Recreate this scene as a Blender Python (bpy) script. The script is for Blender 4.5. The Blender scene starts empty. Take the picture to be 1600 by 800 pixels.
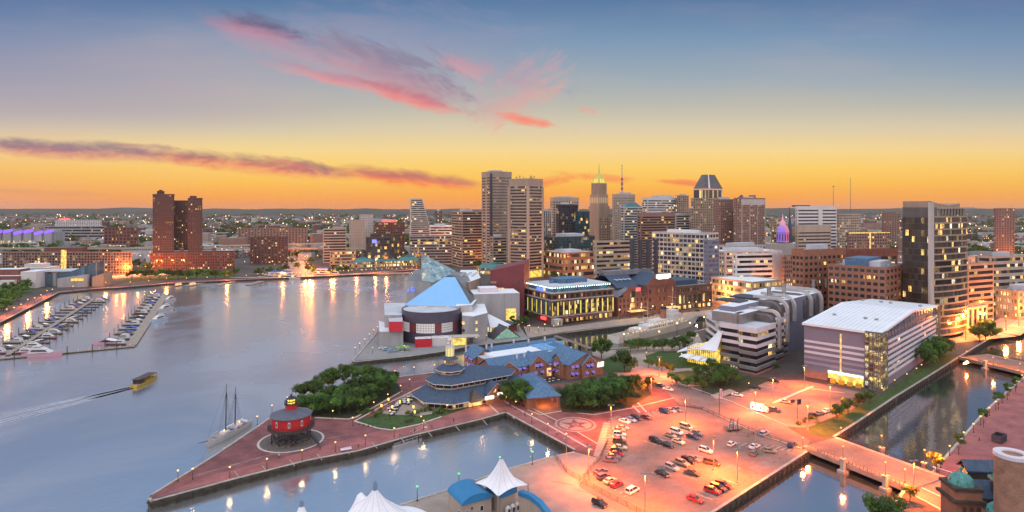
import bpy, bmesh, math, random
from math import sin, cos, pi, radians, sqrt, atan2, hypot
from mathutils import Vector, Matrix
from mathutils.geometry import tessellate_polygon
RND = random.Random(7)
SC = bpy.context.scene
COL = SC.collection
# ------------------------------------------------------------------ camera
F, H, HZ = 950.0, 82.0, 325.0
cam_d = bpy.data.cameras.new("camera")
cam_d.sensor_width = 36.0
cam_d.lens = 36.0 * F / 1600.0
cam_d.shift_y = -(400 - HZ) / 1600.0
cam_d.clip_start = 1.0
cam_d.clip_end = 60000.0
cam = bpy.data.objects.new("camera", cam_d)
cam.location = (0, 0, H)
cam.rotation_euler = (pi / 2, 0, 0)
COL.objects.link(cam)
SC.camera = cam
# ------------------------------------------------------------------ render settings
SC.view_settings.view_transform = 'Standard'
SC.view_settings.look = 'None'
SC.view_settings.exposure = 0.0
SC.view_settings.gamma = 1.0
SC.view_settings.use_curve_mapping = False
cy = SC.cycles
cy.use_denoising = True
try:
 cy.denoiser = 'OPENIMAGEDENOISE'
except Exception:
 pass
cy.max_bounces = 5
cy.diffuse_bounces = 2
cy.glossy_bounces = 3
cy.transmission_bounces = 3
cy.volume_bounces = 0
cy.transparent_max_bounces = 6
cy.sample_clamp_indirect = 4.0
cy.sample_clamp_direct = 0.0
cy.caustics_reflective = False
cy.caustics_refractive = False
cy.use_light_tree = True
SC.render.use_persistent_data = False
# ------------------------------------------------------------------ node helper
class NT:
 def __init__(s, tree):
  s.t = tree
  s.n = tree.nodes
  s.l = tree.links
 def node(s, typ, **kw):
  n = s.n.new(typ)
  for k, v in kw.items():
   setattr(n, k, v)
  return n
 def put(s, sock, v):
  if hasattr(v, 'is_output') or isinstance(v, bpy.types.NodeSocket):
   s.l.new(v, sock)
  else:
   sock.default_value = v
 def m(s, op, a, b=0.0, c=0.0, clamp=False):
  n = s.node('ShaderNodeMath', operation=op, use_clamp=clamp)
  s.put(n.inputs[0], a)
  s.put(n.inputs[1], b)
  s.put(n.inputs[2], c)
  return n.outputs[0]
 def ss(s, x, a, b):
  n = s.node('ShaderNodeMapRange', interpolation_type='SMOOTHSTEP', clamp=True)
  s.put(n.inputs[0], x)
  n.inputs[1].default_value = a
  n.inputs[2].default_value = b
  n.inputs[3].default_value = 0.0
  n.inputs[4].default_value = 1.0
  return n.outputs[0]
 def mix(s, f, a, b, blend='MIX'):
  n = s.node('ShaderNodeMix', data_type='RGBA', blend_type=blend, clamp_factor=True)
  s.put(n.inputs[0], f)
  for i, v in ((6, a), (7, b)):
   if isinstance(v, (tuple, list)):
    v = tuple(v) + ((1.0,) if len(v) == 3 else ())
   s.put(n.inputs[i], v)
  return n.outputs[2]
 def comb(s, x, y, z):
  n = s.node('ShaderNodeCombineXYZ')
  s.put(n.inputs[0], x)
  s.put(n.inputs[1], y)
  s.put(n.inputs[2], z)
  return n.outputs[0]
 def noise(s, vec, scale=1.0, detail=3.0, rough=0.5, dist=0.0):
  n = s.node('ShaderNodeTexNoise')
  if vec is not None:
   s.l.new(vec, n.inputs['Vector'])
  n.inputs['Scale'].default_value = scale
  n.inputs['Detail'].default_value = detail
  n.inputs['Roughness'].default_value = rough
  n.inputs['Distortion'].default_value = dist
  return n.outputs[0]
 def ramp(s, fac, stops):
  n = s.node('ShaderNodeValToRGB')
  e = n.color_ramp.elements
  while len(e) < len(stops):
   e.new(0.5)
  for el, (p, c) in zip(e, stops):
   el.position = p
   el.color = (c[0], c[1], c[2], 1.0)
  s.put(n.inputs[0], fac)
  return n.outputs[0]
def lin(r, g, b):
 f = lambda c: (c / 255 / 12.92) if c <= 10 else (((c / 255) + 0.055) / 1.055) ** 2.4
 return (f(r), f(g), f(b))
# ------------------------------------------------------------------ sky
world = bpy.data.worlds.new("World")
SC.world = world
world.use_nodes = True
W = NT(world.node_tree)
for n in list(W.n):
 W.n.remove(n)
tc = W.node('ShaderNodeTexCoord')
sep = W.node('ShaderNodeSeparateXYZ')
W.l.new(tc.outputs['Generated'], sep.inputs[0])
dx, dy, dz = sep.outputs
# gnomonic coordinates of the western half of the sky (tangent plane at due west = +Y)
dyc = W.m('MAXIMUM', dy, 0.05)
sa = W.m('DIVIDE', dx, dyc)
sb = W.m('DIVIDE', dz, dyc)
# photo rows (325 - py) / 950
el = W.m('MULTIPLY', sb, 2.0, clamp=True)
stops = [(325, (255, 152, 60)), (306, (255, 170, 66)), (285, (255, 194, 82)), (262, (254, 209, 108)), (235, (247, 216, 146)),
         (200, (220, 205, 172)), (165, (190, 188, 176)), (120, (158, 172, 183)), (60, (124, 152, 182)), (0, (92, 124, 164)),
         (-60, (108, 144, 190)), (-120, (122, 162, 208))]
west = W.ramp(el, [((325 - p) / 950 * 2.0, lin(*c)) for p, c in stops])
lav = W.m('MULTIPLY', W.ss(sa, -0.1, -0.6), W.m('MULTIPLY', W.ss(sb, 0.10, 0.17), W.ss(sb, 0.34, 0.22)))
west = W.mix(W.m('MULTIPLY', lav, 0.62), west, lin(184, 168, 178))
# pinker at the far left of the horizon, hazier right
left = W.ss(sa, -0.35, -0.95)
lowband = W.ss(sb, 0.16, 0.0)
west = W.mix(W.m('MULTIPLY', W.m('MULTIPLY', left, lowband), 0.55), west, lin(240, 160, 118))
right = W.ss(sa, 0.35, 1.0)
west = W.mix(W.m('MULTIPLY', right, W.m('MULTIPLY', lowband, 0.35)), west, lin(242, 176, 96))
edge = W.m('ADD', W.ss(sa, -0.3, -0.95), W.m('MULTIPLY', W.ss(sa, 0.4, 1.0), 0.5))
west = W.mix(W.m('MULTIPLY', edge, W.m('MULTIPLY', W.ss(sb, 0.1, 0.3), 0.45)), west, lin(112, 126, 168))
# broad uneven veil
veil = W.noise(W.comb(W.m('MULTIPLY', sa, 1.3), W.m('MULTIPLY', sb, 6.0), 0.0), 2.2, 4, 0.55)
west = W.mix(W.m('MULTIPLY', W.ss(veil, 0.45, 0.75), 0.10), west, lin(235, 190, 170))
def cloud(px0, py0, px1, py1, halfw, seed, nscale=7.0, gain=1.0, rag=0.9, curve=0.0):
 """A soft streak of cloud between two directions; returns (mask, height across it)."""
 ax, ay = (px0 - 800) / 950, (325 - py0) / 950
 bx, by = (px1 - 800) / 950, (325 - py1) / 950
 L = hypot(bx - ax, by - ay) / 2
 ux, uy = (bx - ax) / 2 / L, (by - ay) / 2 / L
 cx, cyy = (ax + bx) / 2, (ay + by) / 2
 rx = W.m('SUBTRACT', sa, cx)
 ry = W.m('SUBTRACT', sb, cyy)
 s = W.m('ADD', W.m('MULTIPLY', rx, ux), W.m('MULTIPLY', ry, uy))
 t = W.m('SUBTRACT', W.m('MULTIPLY', ry, ux), W.m('MULTIPLY', rx, uy))
 sn = W.m('DIVIDE', s, L)
 hw = halfw / 950
 tn = W.m('DIVIDE', W.m('ADD', t, W.m('MULTIPLY', W.m('MULTIPLY', sn, sn), curve / 950)), hw)
 # ragged noise stretched along the streak, warped by a slower one
 wv = W.noise(W.comb(W.m('MULTIPLY', s, 5.0), W.m('MULTIPLY', t, 9.0), seed + 3.3), 1.0, 2, 0.5)
 wv = W.m('MULTIPLY', W.m('SUBTRACT', wv, 0.5), 0.9)
 v = W.comb(W.m('ADD', W.m('MULTIPLY', s, nscale), wv), W.m('ADD', W.m('MULTIPLY', t, nscale * 3.0), wv), seed)
 n1 = W.noise(v, 1.0, 9, 0.66, 0.6)
 n2 = W.noise(v, 3.7, 6, 0.6, 0.3)
 n1 = W.m('SUBTRACT', W.m('ADD', W.m('MULTIPLY', n1, 0.7), W.m('MULTIPLY', n2, 0.3)), 0.5)
 shape = W.m('SUBTRACT', 1.25, W.m('ADD', W.m('POWER', W.m('ABSOLUTE', sn), 2.5), W.m('POWER', W.m('ABSOLUTE', tn), 1.5)))
 shape = W.m('ADD', shape, W.m('MULTIPLY', n1, rag * 6.8))
 mask = W.m('MULTIPLY', W.ss(shape, 0.0, 1.45), gain)
 mask = W.m('MULTIPLY', mask, W.ss(dy, 0.05, 0.2))
 return mask, W.m('ADD', tn, W.m('MULTIPLY', n1, 2.5)), sn
def paint(sky, spec, top, bot, tip=None):
 mask, tn, sn = cloud(*spec[0], **spec[1])
 colr = W.mix(W.ss(tn, -0.7, 0.5), bot, top)
 if tip:
  colr = W.mix(W.ss(sn, -0.2, 0.9), colr, tip)
 return W.mix(mask, sky, colr)
for spec, top, bot in (
 ((430, 10, 900, 140, 75, 1.0, 6, .38, .9), (150, 146, 178), (196, 166, 176)),
 ((300, 14, 745, 168, 34, 21.0, 7, .58, .55), (146, 130, 156), (214, 156, 166)),
 ((480, 50, 735, 150, 40, 14.0, 10, .62, 1.0), (138, 124, 150), (206, 150, 160)),
 ((318, 24, 480, 62, 22, 3.0, 9, .85, .75), (106, 98, 130), (206, 142, 160)),
 ((395, 92, 640, 150, 13, 4.0, 9, .85, .7), (196, 142, 156), (240, 152, 152)),
 ((560, 128, 742, 180, 15, 4.6, 10, .95, .65), (196, 128, 140), (250, 138, 130)),
 ((735, 190, 890, 92, 38, 5.3, 9, .5, 1.1), (206, 160, 168), (240, 164, 152)),
 ((690, 90, 780, 120, 18, 15.0, 11, .5, 1.0), (214, 148, 160), (236, 156, 160)),
 ((775, 178, 880, 198, 9, 6.0, 12, .95, .6), (248, 142, 126), (252, 140, 112)),
 ((895, 168, 945, 176, 6, 16.0, 14, .6, .8), (240, 160, 146), (244, 160, 140)),
 ((-80, 222, 330, 246, 17, 2.0, 8, .97, .5), (146, 122, 138), (214, 132, 128)),
 ((200, 236, 560, 272, 17, 2.6, 8, .97, .55), (160, 112, 120), (240, 124, 106)),
 ((400, 243, 500, 262, 8, 12.0, 12, .85, .7), (178, 122, 124), (232, 128, 110)),
 ((510, 265, 775, 293, 15, 7.0, 9, .97, .5), (196, 116, 110), (252, 118, 84)),
 ((170, 224, 290, 234, 5, 17.0, 12, .6, .8), (170, 130, 140), (214, 140, 136)),
 ((790, 294, 905, 276, 9, 8.0, 10, .85, .6), (248, 136, 90), (250, 120, 74)),
 ((1020, 282, 1110, 288, 6, 9.0, 12, .9, .5), (248, 140, 96), (250, 122, 76)),
 ((860, 270, 1010, 284, 7, 10.0, 11, .7, .9), (250, 150, 96), (250, 132, 80)),
 ((-60, 296, 180, 306, 6, 11.0, 8, .3, .8), (214, 146, 124), (232, 142, 112))):
 west = paint(west, (spec[:6], dict(nscale=spec[6], gain=spec[7], rag=spec[8])), lin(*top), lin(*bot))
# the sky overhead and behind: dusk blue with a mauve belt low in the east
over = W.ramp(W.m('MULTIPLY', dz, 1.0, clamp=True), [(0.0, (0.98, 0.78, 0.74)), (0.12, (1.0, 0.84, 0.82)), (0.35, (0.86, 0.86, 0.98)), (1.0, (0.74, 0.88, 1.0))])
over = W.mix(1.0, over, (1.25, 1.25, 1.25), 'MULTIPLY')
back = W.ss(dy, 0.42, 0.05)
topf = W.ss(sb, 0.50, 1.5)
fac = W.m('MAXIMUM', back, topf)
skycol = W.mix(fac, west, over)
# below the horizon: dim ground colour
skycol = W.mix(W.ss(dz, 0.0, -0.03), skycol, (0.12, 0.09, 0.08))
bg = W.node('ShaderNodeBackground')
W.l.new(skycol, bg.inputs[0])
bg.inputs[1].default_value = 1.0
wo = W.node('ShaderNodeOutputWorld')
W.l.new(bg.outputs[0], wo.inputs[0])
try:
 world.cycles.sampling_method = 'MANUAL'
 world.cycles.sample_map_resolution = 512
except Exception:
 pass
# very soft warm fill light added from the east, behind the camera
sun_d = bpy.data.lights.new("sun", 'SUN')
sun_d.energy = 0.55
sun_d.angle = radians(40)
sun_d.color = (1.0, 0.80, 0.72)
sun = bpy.data.objects.new("sun", sun_d)
sun.rotation_euler = (radians(38), 0, radians(-30))
sun.location = (0, 0, 400)
COL.objects.link(sun)
# ------------------------------------------------------------------ geometry helpers
def dep(py, z=0.0):
 return F * (H - z) / (py - HZ)
def G(px, py, z=0.0):
 """Place on the level z that the photograph shows at px, py."""
 y = dep(py, z)
 return Vector(((px - 800) * y / F, y, z))
def AT(px, y, z=0.0):
 return Vector(((px - 800) * y / F, y, z))
def zat(py, y):
 return H - (py - HZ) * y / F
class MB:
 """Collects faces for ONE mesh object."""
 def __init__(s):
  s.v, s.f, s.mi, s.sm = [], [], [], []
 def add(s, vs, fs, mi=0, smooth=False):
  o = len(s.v)
  s.v += [tuple(v) for v in vs]
  for f in fs:
   s.f.append([i + o for i in f])
   s.mi.append(mi)
   s.sm.append(smooth)
 def box(s, x0, x1, y0, y1, z0, z1, mi=0, top=None):
  vs = [(x0, y0, z0), (x1, y0, z0), (x1, y1, z0), (x0, y1, z0), (x0, y0, z1), (x1, y0, z1), (x1, y1, z1), (x0, y1, z1)]
  s.add(vs, [(0, 3, 2, 1), (0, 1, 5, 4), (1, 2, 6, 5), (2, 3, 7, 6), (3, 0, 4, 7)], mi)
  s.add(vs[4:], [(0, 1, 2, 3)], mi if top is None else top)
 def obox(s, c, d, L, Wd, z0, z1, mi=0, top=None):
  """box with centre c (x,y), long axis direction d, length L, width Wd"""
  d = Vector((d[0], d[1])).normalized()
  n = Vector((-d.y, d.x))
  c = Vector((c[0], c[1]))
  p = [c - d * L / 2 - n * Wd / 2, c + d * L / 2 - n * Wd / 2, c + d * L / 2 + n * Wd / 2, c - d * L / 2 + n * Wd / 2]
  s.prism([(q.x, q.y) for q in p], z0, z1, mi, top)
 def prism(s, poly, z0, z1, mi=0, top=None, cap=True):
  a = sum(poly[i][0] * poly[(i + 1) % len(poly)][1] - poly[(i + 1) % len(poly)][0] * poly[i][1] for i in range(len(poly)))
  if a < 0:
   poly = poly[::-1]
  n = len(poly)
  zt = z1 if hasattr(z1, '__len__') else [z1] * n
  zb = z0 if hasattr(z0, '__len__') else [z0] * n
  vs = [(p[0], p[1], b) for p, b in zip(poly, zb)] + [(p[0], p[1], t) for p, t in zip(poly, zt)]
  s.add(vs, [(i, (i + 1) % n, n + (i + 1) % n, n + i) for i in range(n)], mi)
  if cap:
   tri = tessellate_polygon([[Vector((p[0], p[1], 0)) for p in poly]])
   fs = []
   for t in tri:
    A, B, C_ = (Vector(poly[i][:2]) for i in t)
    fs.append(t if (B - A).cross(C_ - A) > 0 else (t[0], t[2], t[1]))
   s.add(vs[n:], fs, mi if top is None else top)
 def loft(s, rings, mi=0, smooth=False, closed=True, capa=False, capb=False):
  n = len(rings[0])
  vs = [p for r in rings for p in r]
  fs = []
  for k in range(len(rings) - 1):
   for i in range(n if closed else n - 1):
    j = (i + 1) % n
    fs.append((k * n + i, k * n + j, (k + 1) * n + j, (k + 1) * n + i))
  s.add(vs, fs, mi, smooth)
  if capa:
   s.add(rings[0], [tuple(range(n))[::-1]], mi)
  if capb:
   s.add(rings[-1], [tuple(range(n))], mi)
 def lathe(s, prof, c=(0, 0, 0), n=16, mi=0, smooth=True):
  rings = [[(c[0] + r * cos(2 * pi * i / n), c[1] + r * sin(2 * pi * i / n), c[2] + z) for i in range(n)] for r, z in prof]
  s.loft(rings, mi, smooth, True, prof[0][0] > 0.01, prof[-1][0] > 0.01)
 def tube(s, pts, r, n=6, mi=0, smooth=True, cap=True):
  pts = [Vector(p) for p in pts]
  rs = r if hasattr(r, '__len__') else [r] * len(pts)
  rings = []
  for i, p in enumerate(pts):
   d = (pts[min(i + 1, len(pts) - 1)] - pts[max(i - 1, 0)])
   if d.length < 1e-6:
    d = Vector((0, 0, 1))
   d.normalize()
   a = Vector((0, 0, 1)) if abs(d.z) < 0.9 else Vector((1, 0, 0))
   u = d.cross(a).normalized()
   w = d.cross(u).normalized()
   rings.append([tuple(p + (u * cos(2 * pi * k / n) + w * sin(2 * pi * k / n)) * -rs[i]) for k in range(n)])
  s.loft([r_[::-1] for r_ in rings], mi, smooth, True, cap, cap)
 def ball(s, c, r, mi=0, n=8, m=5, sz=1.0):
  prof = [(max(r * sin(pi * k / m), 0.001), -r * sz * cos(pi * k / m)) for k in range(m + 1)]
  s.lathe(prof, c, n, mi)
 def build(s, name, mats, parent=None, label=None, local=False):
  me = bpy.data.meshes.new(name)
  me.from_pydata(s.v, [], s.f)
  if not isinstance(mats, (list, tuple)):
   mats = [mats]
  for m_ in mats:
   me.materials.append(m_)
  me.polygons.foreach_set('material_index', s.mi)
  me.polygons.foreach_set('use_smooth', s.sm)
  me.update()
  if any(s.sm):
   me.set_sharp_from_angle(angle=radians(38))
  return link(name, me, parent, label)
def link(name, data, parent=None, label=None, loc=None, rz=0.0):
 o = bpy.data.objects.new(name, data)
 COL.objects.link(o)
 if parent is not None:
  o.parent = parent
 if loc is not None:
  o.location = loc
 if rz:
  o.rotation_euler.z = rz
 if label:
  o['label'] = label
 return o
def tag(o, label=None, cat=None, group=None, kind=None):
 for k, v in (('label', label), ('category', cat), ('group', group), ('kind', kind)):
  if v:
   o[k] = v
 return o
def thing(name, label, cat, loc=(0, 0, 0), rz=0.0, group=None):
 o = bpy.data.objects.new(name, None)
 o.empty_display_size = 1.0
 COL.objects.link(o)
 o.location = loc
 o.rotation_euler.z = rz
 return tag(o, label, cat, group)
KIDS = {}
def kids(o):
 return [c for c in o.children]
def dup(root, loc, rz=0.0, label=None, group=None, scale=None, swap=None):
 """copy a thing with its parts and sub-parts"""
 def cp(o, par):
  c = o.copy()
  COL.objects.link(c)
  if par is not None:
   c.parent = par
  for ch in kids(o):
   cp(ch, c)
  return c
 r = cp(root, None)
 r.location = loc
 r.rotation_euler.z = rz
 if scale is not None:
  r.scale = scale if hasattr(scale, '__len__') else (scale,) * 3
 if label:
  r['label'] = label
 if group:
  r['group'] = group
 return r
# ------------------------------------------------------------------ materials
MATS = {}
def base_mat(name):
 m_ = bpy.data.materials.new(name)
 m_.use_nodes = True
 t = NT(m_.node_tree)
 for n in list(t.n):
  t.n.remove(n)
 out = t.node('ShaderNodeOutputMaterial')
 bs = t.node('ShaderNodeBsdfPrincipled')
 t.l.new(bs.outputs[0], out.inputs[0])
 MATS[name] = m_
 return m_, t, bs
def mat(name, col, rough=0.75, var=0.16, scale=0.35, metal=0.0, spec=0.4, streak=False, fine=None):
 """plain surface with uneven weathering in world-sized noise"""
 m_, t, bs = base_mat(name)
 g = t.node('ShaderNodeNewGeometry')
 pos = g.outputs['Position']
 if streak:
  mp = t.node('ShaderNodeMapping')
  mp.inputs['Scale'].default_value = (1, 1, 0.15)
  t.l.new(pos, mp.inputs[0])
  pos = mp.outputs[0]
 n1 = t.noise(pos, scale, 4, 0.6)
 n2 = t.noise(pos, fine or scale * 7.0, 3, 0.6)
 f_ = t.m('ADD', t.m('MULTIPLY', n1, 0.65), t.m('MULTIPLY', n2, 0.35))
 f_ = t.ss(f_, 0.3, 0.7)
 lo = tuple(max(c * (1 - var * 1.3), 0) for c in col)
 hi = tuple(min(c * (1 + var), 0.95) for c in col)
 t.l.new(t.mix(f_, lo, hi), bs.inputs['Base Color'])
 t.put(bs.inputs['Roughness'], t.m('ADD', rough - 0.08, t.m('MULTIPLY', n2, 0.16)))
 bs.inputs['Metallic'].default_value = metal
 bs.inputs['Specular IOR Level'].default_value = spec
 return m_
def lit(name, col, strength, base=(0.26, 0.22, 0.16)):
 m_, t, bs = base_mat(name)
 bs.inputs['Base Color'].default_value = base + (1,)
 bs.inputs['Emission Color'].default_value = tuple(col) + (1,)
 bs.inputs['Emission Strength'].default_value = strength
 if name[:4] in ('lit_', 'back'):
  tcn = t.node('ShaderNodeTexCoord')
  n1 = t.noise(tcn.outputs['Object'], 0.45, 4, 0.65)
  t.put(bs.inputs['Emission Strength'], t.m('MULTIPLY', t.m('ADD', 0.25, t.m('MULTIPLY', t.ss(n1, 0.3, 0.72), 1.15)), strength))
 m_.cycles.emission_sampling = 'NONE'
 return m_
def glass(name, frac, cell=(3.2, 3.2, 900.0), tint=(0.03, 0.035, 0.045), warm=(1.0, 0.58, 0.16), strength=1.55, rough=0.12, cool=0.28, mull=0.0, spec=0.6):
 """window glass: dark and reflecting, a share of the rooms behind it lit"""
 m_, t, bs = base_mat(name)
 tcn = t.node('ShaderNodeTexCoord')
 oi = t.node('ShaderNodeObjectInfo')
 gg = t.node('ShaderNodeNewGeometry')
 mp = t.node('ShaderNodeMapping')
 mp.inputs['Scale'].default_value = (1 / cell[0], 1 / cell[1], 1 / cell[2])
 mp.inputs['Location'].default_value = (0.137, 0.171, 0.113)
 t.l.new(tcn.outputs['Object'], mp.inputs[0])
 fl = t.node('ShaderNodeVectorMath', operation='FLOOR')
 t.l.new(mp.outputs[0], fl.inputs[0])
 wn = t.node('ShaderNodeTexWhiteNoise', noise_dimensions='4D')
 t.l.new(fl.outputs[0], wn.inputs['Vector'])
 t.put(wn.inputs['W'], t.m('ADD', t.m('MULTIPLY', oi.outputs['Random'], 91.7), t.m('MULTIPLY', gg.outputs['Random Per Island'], 53.3)))
 r1 = wn.outputs['Value']
 sp = t.node('ShaderNodeSeparateXYZ')
 t.l.new(wn.outputs['Color'], sp.inputs[0])
 on = t.m('LESS_THAN', r1, frac)
 br = t.m('ADD', 0.12, t.m('MULTIPLY', t.m('POWER', sp.outputs[1], 2.5), 1.6))
 # noise makes the glow of a room uneven; blinds and furniture break it up
 nz = t.noise(tcn.outputs['Object'], 1.4, 2, 0.6)
 br = t.m('MULTIPLY', br, t.m('ADD', 0.1, t.m('MULTIPLY', t.ss(nz, 0.3, 0.7), 1.3)))
 so = t.node('ShaderNodeSeparateXYZ')
 t.l.new(tcn.outputs['Object'], so.inputs[0])
 fr = t.m('FRACT', t.m('MULTIPLY', t.m('ADD', so.outputs[0], so.outputs[1]), 0.62))
 br = t.m('MULTIPLY', br, t.m('ADD', 0.25, t.m('MULTIPLY', t.m('GREATER_THAN', fr, 0.14), 0.75)))
 colr = t.mix(t.m('LESS_THAN', sp.outputs[2], cool), warm, (1.0, 0.86, 0.55))
 t.l.new(colr, bs.inputs['Emission Color'])
 t.put(bs.inputs['Emission Strength'], t.m('MULTIPLY', t.m('MULTIPLY', on, br), strength))
 tv = t.m('MULTIPLY', sp.outputs[2], 0.8)
 t.l.new(t.mix(tv, tuple(c * 0.6 for c in tint), tuple(c * 1.6 for c in tint)), bs.inputs['Base Color'])
 bs.inputs['Roughness'].default_value = rough
 bs.inputs['Specular IOR Level'].default_value = spec
 m_.cycles.emission_sampling = 'NONE'
 return m_
M = {}
# walls
M['brick'] = mat('red_brick', (0.20, 0.075, 0.058), 0.85, 0.22, 0.5)
M['brick_dark'] = mat('dark_brick', (0.118, 0.062, 0.055), 0.85, 0.22, 0.4)
M['brick_orange'] = mat('orange_brick', (0.34, 0.145, 0.09), 0.85, 0.18, 0.6)
M['brick_pale'] = mat('pale_brick', (0.30, 0.175, 0.14), 0.85, 0.18, 0.5)
M['beige'] = mat('beige_concrete', (0.36, 0.275, 0.225), 0.8, 0.12, 0.12, streak=True)
M['sand'] = mat('sand_concrete', (0.43, 0.345, 0.28), 0.8, 0.12, 0.12, streak=True)
M['grey'] = mat('grey_concrete', (0.36, 0.35, 0.36), 0.8, 0.14, 0.15, streak=True)
M['grey_dark'] = mat('dark_grey_panel', (0.13, 0.125, 0.13), 0.6, 0.15, 0.15)
M['white'] = mat('white_panel', (0.66, 0.63, 0.63), 0.6, 0.06, 0.2, streak=True)
M['offwhite'] = mat('offwhite_stone', (0.50, 0.455, 0.43), 0.7, 0.1, 0.2, streak=True)
M['stone'] = mat('quay_stone', (0.40, 0.36, 0.33), 0.85, 0.25, 0.4)
M['maroon'] = mat('maroon_panel', (0.20, 0.045, 0.05), 0.6, 0.1, 0.1)
M['purple_grey'] = mat('violet_grey_panel', (0.20, 0.19, 0.25), 0.6, 0.06, 0.15)
M['lilac'] = mat('lilac_white_panel', (0.68, 0.61, 0.66), 0.55, 0.05, 0.2)
M['tan'] = mat('tan_stone', (0.37, 0.265, 0.195), 0.8, 0.14, 0.15, streak=True)
M['bronze'] = mat('bronze_panel', (0.10, 0.075, 0.06), 0.4, 0.15, 0.2, metal=0.3)
M['charcoal'] = mat('charcoal_panel', (0.055, 0.055, 0.07), 0.5, 0.2, 0.2)
# roofs
M['slate'] = mat('blue_slate', (0.085, 0.165, 0.28), 0.6, 0.28, 0.8, fine=3.0)
M['slate_dark'] = mat('dark_slate', (0.05, 0.08, 0.135), 0.6, 0.25, 0.8, fine=3.0)
M['teal'] = mat('teal_metal_roof', (0.06, 0.22, 0.24), 0.5, 0.15, 0.3)
M['tar'] = mat('grey_roof', (0.20, 0.20, 0.22), 0.85, 0.25, 0.12)
M['white_roof'] = mat('white_roof_membrane', (0.78, 0.79, 0.83), 0.6, 0.05, 0.1)
M['pale_roof'] = mat('pale_roof', (0.52, 0.53, 0.57), 0.7, 0.12, 0.1)
M['blue_roof'] = mat('blue_metal_roof', (0.03, 0.20, 0.42), 0.35, 0.08, 0.5)
M['sky_blue_roof'] = mat('sky_blue_metal', (0.23, 0.48, 0.80), 0.5, 0.05, 0.08)
M['silver'] = mat('brushed_metal', (0.38, 0.345, 0.335), 0.38, 0.12, 0.3, metal=0.75)
M['copper'] = mat('green_copper', (0.10, 0.30, 0.28), 0.6, 0.35, 0.8)
# ground
M['ground'] = mat('city_ground', (0.085, 0.07, 0.065), 0.9, 0.35, 0.03, fine=0.4)
M['asphalt'] = mat('road_asphalt', (0.135, 0.115, 0.12), 0.85, 0.2, 0.12, fine=2.0)
M['lot'] = mat('car_park_asphalt', (0.205, 0.155, 0.135), 0.85, 0.26, 0.09, fine=1.2)
M['plaza'] = mat('pale_paving', (0.33, 0.26, 0.225), 0.8, 0.16, 0.2, fine=2.0)
M['paver'] = mat('red_brick_paving', (0.20, 0.072, 0.074), 0.8, 0.32, 0.2, fine=2.2)
M['paver2'] = mat('rose_brick_paving', (0.30, 0.105, 0.105), 0.8, 0.28, 0.2, fine=2.2)
M['kerb'] = mat('pale_kerb', (0.56, 0.48, 0.44), 0.8, 0.15, 0.5)
M['grass'] = mat('lawn_grass', (0.045, 0.085, 0.02), 0.95, 0.35, 0.5, fine=4.0)
M['mulch'] = mat('planting_bed', (0.035, 0.045, 0.02), 0.95, 0.4, 0.6)
M['paint'] = mat('white_road_paint', (0.72, 0.68, 0.62), 0.7, 0.15, 0.8)
M['quay'] = mat('weathered_quay_wall', (0.085, 0.085, 0.06), 0.85, 0.45, 0.5, fine=3.0)
M['timber'] = mat('dark_timber', (0.075, 0.05, 0.04), 0.85, 0.25, 0.8)
M['deck'] = mat('timber_deck', (0.34, 0.27, 0.22), 0.8, 0.2, 0.6)
# foliage
M['leaf'] = mat('green_foliage', (0.12, 0.205, 0.045), 0.6, 0.45, 0.45, fine=1.6, spec=0.2)
M['leaf_dark'] = mat('dark_foliage', (0.075, 0.135, 0.036), 0.6, 0.45, 0.45, fine=1.6, spec=0.2)
M['leaf_pale'] = mat('yellow_green_foliage', (0.17, 0.18, 0.04), 0.6, 0.4, 0.45, fine=1.6, spec=0.2)
for k_ in ('leaf', 'leaf_dark', 'leaf_pale'):
 t_ = NT(M[k_].node_tree)
 bs_ = [n for n in t_.n if n.type == 'BSDF_PRINCIPLED'][0]
 out_ = [n for n in t_.n if n.type == 'OUTPUT_MATERIAL'][0]
 tr_ = t_.node('ShaderNodeBsdfTranslucent')
 oi_ = t_.node('ShaderNodeObjectInfo')
 hs_ = t_.node('ShaderNodeHueSaturation')
 t_.l.new(bs_.inputs['Base Color'].links[0].from_socket, hs_.inputs['Color'])
 t_.put(hs_.inputs['Value'], t_.m('ADD', 0.65, t_.m('MULTIPLY', oi_.outputs['Random'], 0.8)))
 t_.put(hs_.inputs['Hue'], t_.m('ADD', 0.475, t_.m('MULTIPLY', oi_.outputs['Random'], 0.04)))
 t_.l.new(hs_.outputs[0], bs_.inputs['Base Color'])
 t_.l.new(hs_.outputs[0], tr_.inputs[0])
 mx_ = t_.node('ShaderNodeMixShader')
 mx_.inputs[0].default_value = 0.4
 t_.l.new(bs_.outputs[0], mx_.inputs[1])
 t_.l.new(tr_.outputs[0], mx_.inputs[2])
 t_.l.new(mx_.outputs[0], out_.inputs[0])
M['bark'] = mat('tree_bark', (0.08, 0.06, 0.045), 0.9, 0.3, 1.0)
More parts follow.
